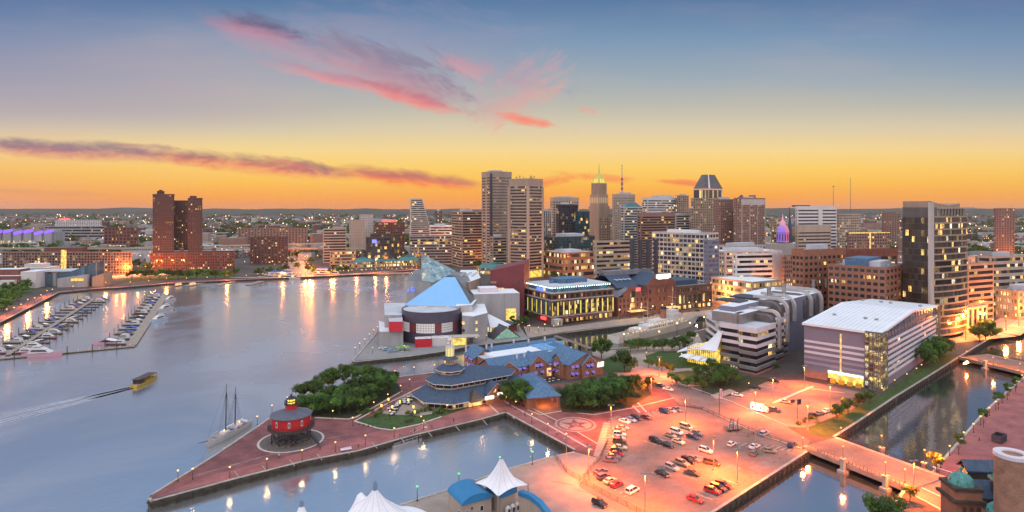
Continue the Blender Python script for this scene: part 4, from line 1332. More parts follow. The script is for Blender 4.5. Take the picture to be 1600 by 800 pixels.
b = T('podium', 'pale stone podium of shops below the brick apartment towers', 'podium', 1112, 1142, 1204, 436, 386, 'offwhite', 'g3', 'grid', 6, nb=(5, 12), ang=30, maxd=60)
# right-hand group
b = T('office_tower', 'white municipal tower with black window bands and blank white end walls', 'tower', 1243, 1246, 1309, None, 323, 'white', 'g0', 'band', 4.0, dist=760, ang=16, hf=0.45, maxd=60, topband=3)
mb = MB(); mb.box(b.w * .52, b.w * .62, -1.2, -0.3, 0, b.h + 0.5); b.part(mb, 'blank_bay', M['white'])
mb = MB(); mb.box(2, 22, 3, 12, b.h, b.h + 2); b.part(mb, 'dark_plant_room', M['charcoal'])
b = T('office_block', 'sand coloured police building with strip windows in front of the white tower', 'office', 1243, 1246, 1306, 430, 353, 'sand', 'g0', 'band', 4.0, ang=16, hf=0.42, maxd=50, topband=7)
T('office_block', 'beige gridded office just right of the white municipal tower', 'office', 1307, 1312, 1345, None, 335, 'sand', 'g2', 'grid', 3.6, dist=850, nb=(2, 10), ang=14, maxd=50)
T('brick_tower', 'brown brick block with one amber lit stair strip left of the black tower', 'tower', 1378, 1381, 1405, None, 331, 'brick_pale', 'g1', 'grid', 3.4, dist=1150, nb=(2, 6), ang=12, maxd=40)
b = T('long_office', 'low pale office with bright yellow lit cornice and one white light column', 'office', 1322, 1326, 1400, None, 364, 'brick_pale', 'g2', 'grid', 3.6, dist=760, nb=(2, 16), ang=12, maxd=60)
mb = MB(); mb.box(0, b.w, -0.7, -0.4, b.h - 0.6, b.h + 0.5); b.part(mb, 'lit_cornice', M['lit_yellow'])
mb = MB(); mb.box(b.w * .5, b.w * .53, -0.8, -0.5, 1, b.h); b.part(mb, 'light_column', M['lit_warm'])
b = T('office_block', 'dim office with every window lit yellow beside the coloured dome', 'office', 1203, 1206, 1226, None, 342, 'beige', 'g3', 'grid', 3.6, dist=860, nb=(2, 6), ang=12, maxd=40)
# city hall dome lit blue, violet and red
Y = 850
c = AT(1223, Y)
d_ = thing('domed_hall', 'domed city hall floodlit violet on the left and red on the right', 'city hall', (c.x, c.y, 0))
mb = MB(); mb.box(-26, 26, -10, 20, 0, zat(380, Y)); mb.build('hall', M['offwhite'], d_)
z0 = zat(378, Y); z1 = zat(352, Y); zt = zat(338, Y)
viol, rose = lit('violet_flood', (0.22, 0.03, 0.9), 0.5, (.3, .25, .35)), lit('rose_flood', (0.9, 0.04, 0.2), 0.5, (.35, .25, .28))
for nm, a0, m_ in (('violet_drum', pi, viol), ('red_drum', 1.5 * pi, rose), ('rear_drum', 0.0, M['offwhite'])):
 mb = MB()
 n_ = 8 if nm != 'rear_drum' else 16
 a1 = a0 + (pi / 2 if nm != 'rear_drum' else pi)
 r = 8.0
 rings = []
 for (rr_, zz) in ((r, z0), (r, z0 + (z1 - z0) * .55), (r * 1.08, z0 + (z1 - z0) * .58), (r * 1.0, z0 + (z1 - z0) * .7), (r * 0.86, z1 - 3), (r * 0.5, z1)):
  rings.append([(rr_ * cos(a0 + (a1 - a0) * i / n_), rr_ * sin(a0 + (a1 - a0) * i / n_), zz) for i in range(n_ + 1)])
 mb.loft(rings, 0, True, False)
 mb.build(nm, m_, d_)
for i in range(7):
 a = pi + pi * (i + 0.5) / 7
 mb = MB(); mb.obox((8.1 * cos(a), 8.1 * sin(a)), (-sin(a), cos(a)), 1.2, 0.4, z0 + 2, z0 + (z1 - z0) * .48); mb.build('drum_window', M['charcoal'], d_)
mb = MB(); mb.lathe([(4.0, z1), (3.4, z1 + 5), (1.2, z1 + 8), (0.3, zt + 3)], (0, 0, 0), 10); mb.build('lantern', lit('pink_flood', (0.95, 0.2, 0.4), 0.5, (.4, .3, .33)), d_)
# far radio masts
for px, top, lab in ((1302, 290, 'short radio mast with a cross arm above the white municipal tower'), (1329, 277, 'tall hair-thin radio mast standing on the far hills')):
 Y = 2600
 c = AT(px, Y)
 r_ = thing('radio_mast', lab, 'mast', (c.x, c.y, 0))
 mb = MB(); mb.tube([(0, 0, 0), (0, 0, zat(top, Y))], [1.3, 0.7], 5); mb.build('mast', M['grey_dark'], r_)
 if px == 1302:
  mb = MB(); mb.box(-7, 7, -0.6, 0.6, zat(top, Y) - 4, zat(top, Y) - 2); mb.build('cross_arm', M['grey_dark'], r_)
Y = 860
c = AT(1234, Y)
r_ = thing('church_spire', 'thin dark church spire just right of the coloured dome', 'spire', (c.x, c.y, 0))
mb = MB(); mb.box(-3, 3, -3, 3, 0, 30); mb.build('tower', M['grey_dark'], r_)
mb = MB(); mb.loft([[(-3, -3, 30), (3, -3, 30), (3, 3, 30), (-3, 3, 30)], [(0, 0, zat(320, Y))] * 4], 0); mb.build('spire', M['slate_dark'], r_)
# ------------------------------------------------------------------ harbour-front middle distance
def prism_part(pts, z0, z1, name, mats, parent, top=1):
 mb = MB(); o = parent.location
 mb.prism([(p[0] - o.x, p[1] - o.y) for p in pts], z0, z1, 0, top)
 return mb.build(name, mats, parent)
# waterside shopping pavilions with teal roofs
for nm, lab, (pl, pr, yb), dpt, h in (('market_pavilion', 'long low waterside market hall with teal roof and glowing open front', (552, 657, 419), 26, 9),
                                      ('market_pavilion', 'second teal-roofed market hall partly hidden behind the maroon wall', (744, 792, 428), 24, 9)):
 o = G(pl, yb)
 e = G(pr, yb - (4 if pl < 700 else -2))
 d = (e - o); L = d.length
 b = Bld(nm, lab, 'market hall', o, math.degrees(atan2(d.y, d.x)))
 mb = MB()
 mb.box(0, L, 0, dpt, 0, 0.4)
 for i in range(int(L / 6) + 1):
  mb.box(i * 6 - 0.3, i * 6 + 0.3, -0.3, 0.3, 0, h - 1.5)
 mb.box(0, L, -0.4, 0, 3.7, 4.3); mb.box(0.2, L - 0.2, 4.5, dpt, 0.4, h - 1)
 b.part(mb, 'wall', M['sand'])
 for i in range(int(L / 6)):
  for z in (0.6, 4.6):
   mb = MB(); mb.box(i * 6 + 0.7, i * 6 + 5.3, 3.9, 4.1, z, z + 2.8); mb.build('shop_window', M['g4'], b.root)
 mb = MB()
 n = max(1, int(L / 24))
 for k in range(n):
  x0, x1 = L * k / n, L * (k + 1) / n - 0.6
  mb.loft([[(x0, -2, h - 1.4), (x1, -2, h - 1.4), (x1, dpt + 1, h - 1.4), (x0, dpt + 1, h - 1.4)], [(x0 + 5, dpt * .4, h + 3.2), (x1 - 5, dpt * .4, h + 3.2), (x1 - 5, dpt * .6, h + 3.2), (x0 + 5, dpt * .6, h + 3.2)]], 0, capb=True, capa=True)
  mb.box((x0 + x1) / 2 - 3, (x0 + x1) / 2 + 3, dpt * .4, dpt * .6, h + 3, h + 5)
 b.part(mb, 'roof', M['teal'])
# ---- science museum on the west shore
o = G(56, 448)
b = Bld('science_museum', 'pale blue-grey museum with leaning wedge walls and a yellow lit recess', 'museum', o, 12)
mb = MB()
W1 = b.solve(108, b.u)
mb.prism([(0, 0), (W1, 0), (W1, 26), (0, 26)], 0, [13, 15, 15, 13])
b.part(mb, 'glass_hall', M['gblue'])
mb = MB(); mb.box(-0.6, W1 + 2, -1.2, 27, 15.2, 16.0); b.part(mb, 'roof', M['pale_roof'])
mb = MB()
W2 = b.solve(152, b.u)
W3 = b.solve(170, b.u)
mb.prism([(W1 + .1, -4), (W2, -7), (W2, 18), (W1 + .1, 16)], 0, [14, 25, 25, 15], 0, 0)
b.part(mb, 'wedge_wall', M['gblue'])
mb = MB(); mb.prism([(W1 - 6, -11), (W2 - 4, -13), (W2 - 4, -7.2), (W1 - 6, -4.2)], 0, [9, 13, 13, 9]); b.part(mb, 'lower_wedge', M['grey'])
mb = MB(); mb.box(W1 + 8, W1 + 19, -14.0, -13.2, 6.5, 9.0); mb.build('lit_recess', M['lit_yellow'], b.root)
mb = MB(); mb.prism([(W2 + .1, -12), (W3, -12), (W3, 8), (W2 + .1, 8)], 0, [10, 14, 14, 10]); b.part(mb, 'tail_block', M['tan'])
o = G(-40, 452)
b = Bld('museum_wing', 'brick and white cubic museum wing with flat roofs at the left edge', 'museum', o, 6)
mb = MB(); W1 = b.solve(30, b.u); W2 = b.solve(54, b.u)
mb.box(0, W1, 0, 30, 0, 13, 0, 2); mb.box(W1 + .05, W2, 2, 26, 0, 17, 1, 2); mb.box(10, W1 - 5, 8, 24, 13, 19, 0, 2); mb.box(W1 - 16, W1 - 2, -4, -0.05, 0, 9, 1, 2)
b.part(mb, 'wall', [M['brick'], M['white'], M['white_roof']])
for i in range(6):
 link('window', win_mesh(2.4, 2.0, M['g2'], None, 'R'), b.root, None, (6 + i * 7, 0, 7))
o = G(28, 440)
b = Bld('museum_hall', 'glassy stepped museum hall with white flat roof beside the wedge museum', 'museum', o, 8)
mb = MB(); mb.box(0, 30, 0, 24, 0, 15, 0, 1); mb.box(4, 22, 4, 20, 15, 19, 0, 1); b.part(mb, 'wall', [M['offwhite'], M['white_roof']])
for i in range(5):
 mb = MB(); mb.box(1 + i * 6, 6 + i * 6, -0.15, 0, 2, 12.5); mb.build('glazing', M['gteal'], b.root)
# ---- brick power station row on the pier opposite
PA = 29.5
o = G(862, 507)
b = Bld('brick_office', 'square brick office with yellow floodlit pilasters and a rim of white lamps on top', 'office', o, PA)
w = b.solve(957, b.u); d = min(b.solve(819, b.v), 60)
b.w, b.d = w, d
zt = 27.0
mb = MB()
mb.box(0, w, 0, d, 0, 21.5, 0, 1)
mb.box(-1.0, w + 1, -1.0, d + 1, 16.4, 17.2, 2); mb.box(-0.7, w + .7, -0.7, d + .7, 21.3, 22.0, 2)
mb.box(-0.8, w + 0.8, -0.8, d + .8, 4.8, 5.6, 2)
nR, nL = 11, 6
for i in range(nR + 1):
 x = w * i / nR
 mb.box(x - 0.7, x + 0.7, -0.6, 0, 5.6, 16.4, 0)
 mb.box(x - 0.5, x + 0.5, -0.4, 0, 17.2, 21.3, 0)
for i in range(nL + 1):
 y = d * i / nL
 mb.box(-0.6, 0, y - 0.7, y + 0.7, 5.6, 16.4, 0)
b.part(mb, 'wall', [M['brick'], M['pale_roof'], M['stone']])
mb = MB(); mb.box(2.5, w - 2.5, 2.5, d - 2.5, 21.5, 25.6, 0, 1); mb.box(1.2, w - 1.2, 1.2, d - 1.2, 25.6, 26.3, 1); b.part(mb, 'penthouse', [M['gblue'], M['pale_roof']])
mb = MB()
mb.box(w * .3, w * .75, d * .35, d * .75, 26.3, 29.5); mb.box(w * .4, w * .5, d * .3, d * .35, 26.3, 28.2); mb.tube([(w * .2, d * .5, 27), (w * .5, d * .6, 28)], 0.8, 8)
b.part(mb, 'plant_room', M['slate'])
for i in range(26):
 mb = MB(); mb.ball((1.6 + (w - 3.2) * i / 25, 1.1, 25.2), 0.38, 0, 6, 4); mb.build('rim_lamp', M['lit_cyan'], b.root)
for i in range(16):
 mb = MB(); mb.ball((1.1, 1.6 + (d - 3.2) * i / 15, 25.2), 0.38, 0, 6, 4); mb.build('rim_lamp', M['lit_cyan'], b.root)
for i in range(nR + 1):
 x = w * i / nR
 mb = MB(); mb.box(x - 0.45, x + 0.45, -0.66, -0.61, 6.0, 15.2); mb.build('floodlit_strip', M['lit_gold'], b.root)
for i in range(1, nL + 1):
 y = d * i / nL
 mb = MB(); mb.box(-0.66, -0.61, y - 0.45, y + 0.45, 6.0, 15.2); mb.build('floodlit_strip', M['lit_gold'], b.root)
b.wins('R', 0, w, (6.2, 9.7, 13.0), nR, w / nR - 2.2, 2.6, M['g3'], 0, M['bronze'])
b.wins('L', 0, d, (6.2, 9.7, 13.0), nL, d / nL - 2.2, 2.6, M['gblue'], 0, M['bronze'])
b.wins('R', 0, w, (17.7,), nR, w / nR - 2.0, 2.6, M['g2'], 0, M['bronze'])
b.wins('L', 0, d, (17.7,), nL, d / nL - 2.0, 2.6, M['g2'], 0, M['bronze'])
b.wins('R', 2, w, (0.8,), 12, 2.6, 3.2, M['g4'], 0, M['brick_dark'])
mb = MB(); mb.box(-1, 5, -6, -0.9, 0, 4.2, 0, 1); b.part(mb, 'entrance_porch', [M['offwhite'], M['pale_roof']])
mb = MB(); mb.box(0.5, 3.8, -6.12, -6.0, 0.4, 3.2); mb.build('porch_window', M['g4'], b.root)
mb = MB(); mb.box(6, w * 0.7, -5, -0.85, 4.0, 4.4); b.part(mb, 'canopy', M['maroon'])
mb = MB(); mb.box(-1.2, -1.0, 10, 18, 22.4, 24.6); b.part(mb, 'sign', M['lit_blue'])
mb = MB(); mb.box(-1.6, -0.7, 6, 12, 2.2, 4.2); b.part(mb, 'awning_lamp', M['lit_red'])
b.finish()
p4 = b
def row_bld(name, label, cat, px0, px1, depth, h, wall='brick'):
 x0 = p4.solve(px0, p4.u)
 w0 = p4.o + p4.u * x0
 q = Bld(name, label, cat, w0, PA)
 q.w = q.solve(px1, q.u)
 q.d = depth
 q.h = h
 return q
def gable(mb, x0, x1, y0, y1, z0, z1, axis='y', mi=0, over=0.5, gm=None):
 """pitched roof; ridge along axis"""
 if axis == 'y':
  xm = (x0 + x1) / 2
  a = [(x0 - over, y0 - over, z0 - .2), (xm, y0 - over, z1), (x1 + over, y0 - over, z0 - .2)]
  c = [(x0 - over, y1 + over, z0 - .2), (xm, y1 + over, z1), (x1 + over, y1 + over, z0 - .2)]
 else:
  ym = (y0 + y1) / 2
  a = [(x1 + over, y0 - over, z0 - .2), (x1 + over, ym, z1), (x1 + over, y1 + over, z0 - .2)]
  c = [(x0 - over, y0 - over, z0 - .2), (x0 - over, ym, z1), (x0 - over, y1 + over, z0 - .2)]
 v = a + c
 t = 0.35
 v2 = [(p[0], p[1], p[2] + t) for p in v]
 mb.add(v + v2, [(6, 7, 10, 9), (7, 8, 11, 10), (0, 3, 4, 1), (1, 4, 5, 2), (0, 1, 7, 6), (1, 2, 8, 7), (4, 3, 9, 10), (5, 4, 10, 11), (3, 0, 6, 9), (2, 5, 11, 8)], mi)
q = row_bld('brick_hall', 'gabled brick hall with round arched middle window and red neon beside the floodlit office', 'hall', 966, 1011, 34, 15)
mb = MB()
w = q.w
prof = [(0, 14.5), (w * .18, 14.5), (w * .18, 17.5), (w * .32, 19.5), (w * .38, 22), (w * .62, 22), (w * .68, 19.5), (w * .82, 17.5), (w * .82, 14.5), (w, 14.5)]
face = [(0, 0)] + [(x, z) for x, z in prof] + [(w, 0)]
vs = [(x, 0.0, z) for x, z in face] + [(x, 1.0, z) for x, z in face]
n = len(face)
mb.add(vs, [tuple(range(n))[::-1], tuple(range(n, 2 * n))] + [(i, (i + 1) % n, n + (i + 1) % n, n + i) for i in range(n)])
mb.box(0, w, 1.0, 34, 0, 14.4)
q.part(mb, 'wall', M['brick'])
mb = MB(); gable(mb, 0, w, 1.2, 34, 14.4, 20, 'y'); q.part(mb, 'roof', M['tar'])
for zz in (2.0, 6.0, 10.2):
 mb = MB(); mb.box(w * .42, w * .58, -0.15, 0, zz, zz + 3.2); mb.build('tall_window', M['g4'], q.root)
mb = MB(); n = 10
pts = [(w * .42, 14)] + [(w * .5 - w * .08 * cos(pi * i / n), 16.5 + w * .08 * sin(pi * i / n)) for i in range(n + 1)] + [(w * .58, 14)]
mb.add([(x, -0.15, z) for x, z in pts], [tuple(range(len(pts)))]); mb.build('arched_window', M['g2'], q.root)
q.wins('R', 0, w * .4, (2.2, 6.5, 10.5), 3, 1.3, 2.4, M['g2'])
q.wins('R', w * .6, w, (2.2, 6.5, 10.5), 3, 1.3, 2.4, M['g2'])
mb = MB(); mb.box(w * .60, w * .76, -0.5, -0.2, 18.2, 20.8); q.part(mb, 'neon_guitar', M['lit_red'])
mb = MB(); mb.box(w * .3, w * .8, -6, -0.3, 3.6, 4.0); q.part(mb, 'lit_canopy', M['lit_warm'])
q.finish()
q = row_bld('power_station', 'tall brick power station hall with stepped gable, white lit sign and four black chimneys', 'power station', 1012, 1056, 52, 27)
w = q.w
zt = 27.5
prof = [(0, zt - 5), (w * .12, zt - 2.2), (w * .24, zt + .4), (w * .24, zt + 1.2), (w * .76, zt + 1.2), (w * .76, zt + .4), (w * .88, zt - 2.2), (w, zt - 5)]
face = [(0, 0)] + prof + [(w, 0)]
mb = MB()
vs = [(x, 0.0, z) for x, z in face] + [(x, 1.2, z) for x, z in face]
n = len(face)
mb.add(vs, [tuple(range(n))[::-1], tuple(range(n, 2 * n))] + [(i, (i + 1) % n, n + (i + 1) % n, n + i) for i in range(n)])
mb.box(0, w, 1.2, 52, 0, 21.5)
mb.box(-16, -0.1, 8, 50, 0, 20.0)
for x in (0.0, w * .33, w * .66, w - 1.2):
 mb.box(x, x + 1.2, -0.5, 0, 0, 20.5)
for z in (7.6, 14.4, 20.6):
 mb.box(0, w, -0.35, 0, z, z + .5)
q.part(mb, 'wall', M['brick'])
mb = MB(); gable(mb, 0, w, 1.4, 52, 21.5, 29.5, 'y'); gable(mb, -22, 0, 10, 46, 20.0, 29.5, 'x'); q.part(mb, 'roof', M['slate_dark'])
for i in range(4):
 mb = MB(); x = -18 + i * 4.3; mb.box(x, x + 1.3, 15.0, 19, 25.3, 25.7); mb.build('skylight', M['white_roof'], q.root)
mb = MB(); mb.box(-22, w - 2, 25, 33, 28.0, 31.5); q.part(mb, 'roof_monitor', M['tar'])
for i, px in enumerate((987.5, 1000.5, 1012.5, 1025)):
 base = q.o + q.v * 30
 x = q.solve(px, q.u, base)
 yy = base + q.u * x
 zc = zat(374, yy.y)
 mb = MB(); mb.lathe([(1.9, 20), (1.9, zc - 2), (2.1, zc - 1.8), (2.1, zc)], (x, 30, 0), 14); mb.lathe([(1.7, zc - .1), (0.01, zc - .1)], (x, 30, 0), 14)
 mb.build('chimney', M['charcoal'], q.root)
mb = MB(); mb.box(w * .28, w * .78, -0.9, -0.4, zt - 0.6, zt + 2.4); mb.box(w * .34, w * .72, -0.85, -0.45, zt - 1.4, zt - .7); q.part(mb, 'backlit_sign', M['lit_white'])
q.wins('R', 0, w, (2.4, 9.0, 15.5), 6, 1.5, 3.0, M['g2'], skip=lambda i, z: (i + int(z)) % 3 == 1)
mb = MB(); mb.box(w * .55, w * .95, -7, -0.6, 3.8, 4.2); q.part(mb, 'lit_canopy', M['lit_warm'])
q.finish()
q = row_bld('brick_wing', 'long brick wing with round-headed windows and dark flat top right of the chimneys', 'hall', 1057, 1112, 40, 18)
w = q.w
mb = MB()
mb.box(0, w, 0, 40, 0, 18.5, 0, 1); mb.box(-.0, w, -0.5, 0, 13.2, 14.0, 0); mb.box(0, w, -0.6, 0, 17.8, 19.2, 0)
for i in range(8):
 x = (w - 1.2) * i / 7
 mb.box(x, x + 1.2, -0.5, 0, 0, 13.2)
q.part(mb, 'wall', [M['brick_dark'], M['tar']])
mb = MB(); mb.box(3, w * .8, 8, 30, 18.5, 22.5); q.part(mb, 'attic', M['slate_dark'])
q.wins('R', 0.6, w - .6, (14.4,), 14, 1.3, 2.6, M['g2'])
for i in range(7):
 x = 0.6 + (w - 1.2) * (i + .5) / 7
 mb = MB(); n = 8; r = 1.5
 pts = [(x - r, 5.2)] + [(x - r * cos(pi * k / n), 10.2 + r * sin(pi * k / n)) for k in range(n + 1)] + [(x + r, 5.2)]
 mb.add([(a, -0.1, z) for a, z in pts], [tuple(range(len(pts)))]); mb.build('arched_window', M['g2'], q.root)
q.wins('R', 0.6, w - .6, (0.8,), 7, 3.0, 2.6, M['g4'])
q.finish()
# yellow-white lamps along the quay in front of the brick row
for i, px in enumerate((968, 985, 1002, 1020, 1035, 1050, 1077, 1088, 1109)):
 x = p4.solve(px, p4.u, p4.o - p4.v * 9)
 p = p4.o - p4.v * 9 + p4.u * x
 r_ = lamp('flood', p, 'greenish-white quay lamp %s' % ('before the gabled brick hall', 'at the hall arch', 'at the hall corner', 'under the chimney hall', 'below the white sign', 'at the sign hall corner', 'first before the brick wing', 'second before the brick wing', 'last of the quay row by the brick wing')[i], 'quay lamps before the brick power station')
 r_.scale = (1.4, 1.4, 1.5)
# offices behind the row
T('striped_office', 'pale striped office with white roof and many lit rooms left of the black chimneys', 'office', 928, 931, 986, 462, 378, 'sand', 'gbandlit', 'band', 4.0, ang=24, hf=0.5, maxd=50, roof='white_roof')
b = T('grid_office', 'large white framed glass office with dark double-height top rooms behind the chimneys', 'office', 1019, 1100, 1122, 462, 366, 'offwhite', 'g2', 'grid', 4.3, ang=48, nb=(13, 5), wf=0.84, hf=0.66, maxd=80, lit_floors=(5,))
mb = MB(); mb.box(4, 12, 10, 40, b.h, b.h + 3.5); b.part(mb, 'roof_plant', M['white_roof'])
T('grid_office', 'narrow darker office bay joined to the right of the white framed glass office', 'office', 1098, 1106, 1123, 463, 376, 'purple_grey', 'gblue', 'band', 4.0, ang=30, maxd=40)
b = T('grid_office', 'white office with yellow lit strip windows and a blank grey end tower', 'office', 1146, 1150, 1222, 470, 398, 'white', 'gbandlit', 'band', 4.2, ang=12, hf=0.5, maxd=60)
mb = MB(); mb.box(b.w * .78, b.w + .5, -2, 8, 0, b.h + 1); b.part(mb, 'end_tower', M['grey'])
T('grid_office', 'white roofed office step behind the yellow lit strip office', 'office', 1108, 1132, 1232, None, 394, 'offwhite', 'g3', 'grid', 4.0, dist=640, ang=14, maxd=70, roof='white_roof')
T('brick_tower', 'orange lit brick tower with small square windows beside the yellow lit strip office', 'tower', 1222, 1225, 1241, 470, 400, 'brick_pale', 'g3', 'grid', 3.6, ang=12, nb=(2, 5), maxd=40)
b = T('market_hall', 'two storey market hall with white flat roof and glowing shop fronts', 'market hall', 1112, 1176, 1222, 483, 442, 'sand', 'g4', 'band', 4.2, ang=30, hf=0.62, maxd=60, roof='white_roof', penthouse=False)
# big brick office
b = T('brick_office', 'wide brick office with brown bands, pale attic and a broad flat roof', 'office', 1238, 1256, 1322, 515, 392, 'brick_orange', 'g1', 'grid', 4.0, ang=24, nb=(3, 9), wf=0.62, hf=0.5, maxd=40, topband=3)
b2 = T('brick_office', 'brick office range with rows of yellow lit windows set back beside the wide brick office', 'office', 1310, 1318, 1416, 500, 392, 'brick', 'g2', 'band', 4.0, ang=16, maxd=50, topband=4, roof='pale_roof')
b = T('brick_office', 'lower brick office block with pale bands and a grey rooftop plant', 'office', 1294, 1384, 1413, 535, 420, 'brick_orange', 'g1', 'grid', 3.9, ang=42, nb=(9, 5), wf=0.66, hf=0.5, maxd=60)
mb = MB(); mb.box(6, b.w - 5, 12, b.d - 8, b.h, b.h + 5); b.part(mb, 'roof_plant', M['slate'])
# black glass hotel tower
Y = 372.0
o = AT(1456, Y)
b = Bld('glass_hotel', 'tall dark glass tower with pale fin, swept tan floor bands and winged roof', 'tower', o, 20)
wl_pt = min(b.solve(1413, b.v), 30)
zt = zat(324, Y)
zr = zat(340, Y)
left = wl_pt
wR = b.solve(1527, b.u)
mb = MB()
mb.box(-1.5, 6, 1.0, left, 0, zt, 0, 1)
b.part(mb, 'dark_slab', [mat('brown_grey_panel', (.12, .105, .1), .4, .15, .2), M['tar']])
nf = 19
for k in range(nf):
 z = 2 + (zt - 8) * k / nf
 mb = MB(); mb.box(-1.66, -1.5, 1.3, left - .3, z, z + (zt - 8) / nf - 0.35)
 mb.build('window_row', M['gbrown'], b.root)
mb = MB()
for i in range(12):
 y = 1 + (left - 1.1) * i / 11
 mb.box(-1.8, -1.66, y - .08, y + .08, 0, zt - 6)
b.part(mb, 'mullions', M['black'])
mb = MB(); mb.box(-1.95, 1.2, -0.6, .95, 0, zat(316, Y)); b.part(mb, 'white_fin', M['offwhite'])
# swept bands
curve = []
for i in range(13):
 t_ = i / 12
 curve.append((1.7 + (wR - 1.7) * t_, -0.4 + 6 * t_ ** 2.2))
body = curve + [(wR, 22), (6.1, 22), (6.1, 2), (1.7, 2)]
ins = [(x, y + 0.7) for x, y in curve] + [(wR - .7, 21.5), (6.4, 21.5), (6.4, 2), (1.7, 2)]
mb = MB()
for k in range(nf + 1):
 z = 3 + (zr - 3) * k / nf
 mb.prism(body, z, z + 0.9, 0, 1)
b.part(mb, 'floor_bands', [M['tan'], M['tar']])
for k in range(nf):
 z = 3 + (zr - 3) * k / nf + 0.9
 mb = MB(); mb.prism(ins, z, z + (zr - 3) / nf - 0.9, 0, cap=False)
 mb.build('window_row', M['gbandlit'] if k in (5, 8, 10, 11) else M['gbrown'], b.root)
mb = MB()
mb.box(2, 10, 3, 20, zr, zt);
for i in range(9):
 x = 12 + (wR - 13) * i / 8
 mb.box(x - .35, x + .35, 4 + i * .5, 4.7 + i * .5, zr, zt - 0.6)
mb.box(2, wR + 1, 2, 21, zt - 0.8, zt)
b.part(mb, 'crown_columns', M['sand'])
mb = MB()
pr = [(1.6, zat(314, Y)), (8, zat(317.5, Y)), (14, zat(320, Y)), (18, zat(321, Y)), (22, zat(320, Y)), (28, zat(317.5, Y))]
for (x0, z0), (x1, z1) in zip(pr[:-1], pr[1:]):
 mb.add([(x0, 2, zt), (x1, 2, zt), (x1, 2, z1), (x0, 2, z0), (x0, 20, zt), (x1, 20, zt), (x1, 20, z1), (x0, 20, z0)], [(0, 1, 2, 3), (5, 4, 7, 6), (3, 2, 6, 7), (0, 3, 7, 4), (1, 5, 6, 2)])
b.part(mb, 'winged_roof', M['tan'])
T('hotel_annex', 'tan banded lower wing with glass foot against the dark tower', 'annex', 1508, 1512, 1552, 505, 414, 'tan', 'gband', 'band', 4.0, ang=24, maxd=50)
b = T('hotel_annex', 'low pale stone corner entrance block with tall windows below the dark tower', 'annex', 1500, 1504, 1542, 524, 484, 'sand', 'g2', 'grid', 8, ang=30, nb=(2, 5), wf=.6, hf=.8, maxd=40)
b = T('car_park_building', 'pale open-decked parking building with dark flat top at the right edge', 'parking building', 1528, 1548, 1604, 492, 402, 'sand', 'g3', 'band', 4.4, ang=20, hf=0.5, maxd=70)
T('brick_tower', 'pair of plain brown towers joined, standing far right against the hills', 'tower', 1553, 1556, 1585, None, 326, 'brick_pale', 'g1', 'grid', 3.4, dist=900, ang=12, nb=(2, 7), maxd=40)
T('brick_tower', 'dark brick block with a blank wall behind the pale parking building', 'office', 1580, 1584, 1640, 486, 440, 'brick_dark', 'g3', 'grid', 4.0, ang=14, maxd=50)
T('long_office', 'tan office range with bright shop fronts beyond the far bridge', 'office', 1556, 1590, 1690, 500, 456, 'tan', 'g4', 'grid', 4.2, ang=24, maxd=60)
# ------------------------------------------------------------------ glass-roofed laboratory with silver vaults
CA = 43.0
o = G(1186, 585)
b = Bld('laboratory', 'striped white and black laboratory with silver curved vaults and four steel stacks on its roof', 'laboratory', o, CA)
wl = b.solve(1126, b.v); wr = b.solve(1255, b.u)
wl = min(wl, 45)
Y0 = o.y
Z1 = zat(515, Y0)
nf = 6
fh = Z1 / nf
core = MB(); glz = []
# zig-zag front: two steps along each face
def zig(dx=0.0):
 return [(0 - dx, wl), (0 - dx, wl * .45), (-2.5 - dx, wl * .45), (-2.5 - dx, -dx * .3), (-2.5 - dx, 0 - dx), (wr * .36 + dx * 0, 0 - dx), (wr * .36, 4 - dx), (wr * .72 + dx, 4 - dx), (wr * .72 + dx, 8 - dx), (wr + dx, 8 - dx), (wr + dx, 34), (20, 40)]
for k in range(nf):
 z = k * fh
 core.prism(zig(0.0), z + fh * 0.54, z + fh, 0 if k >= 3 else 3, 1)
core.prism(zig(0.0), 0, 0.8, 2)
core.prism(zig(0.0), Z1, Z1 + 0.9, 0, 1)
b.part(core, 'wall', [M['lilac'], M['pale_roof'], M['brick_pale'], mat('mid_grey_panel', (.20, .19, .195), .6, .12, .2)])
for k in range(nf):
 z = k * fh + (0.8 if k == 0 else 0)
 m2 = MB(); m2.prism([(x + (0.5 if i < 5 else 0), y + (0.5 if 3 < i < 10 else 0)) for i, (x, y) in enumerate(zig(0.0))], z, k * fh + fh * .54, 0, cap=False)
 m2.build('window_row', M['gband'] if k != 5 else M['gbandlit'], b.root)
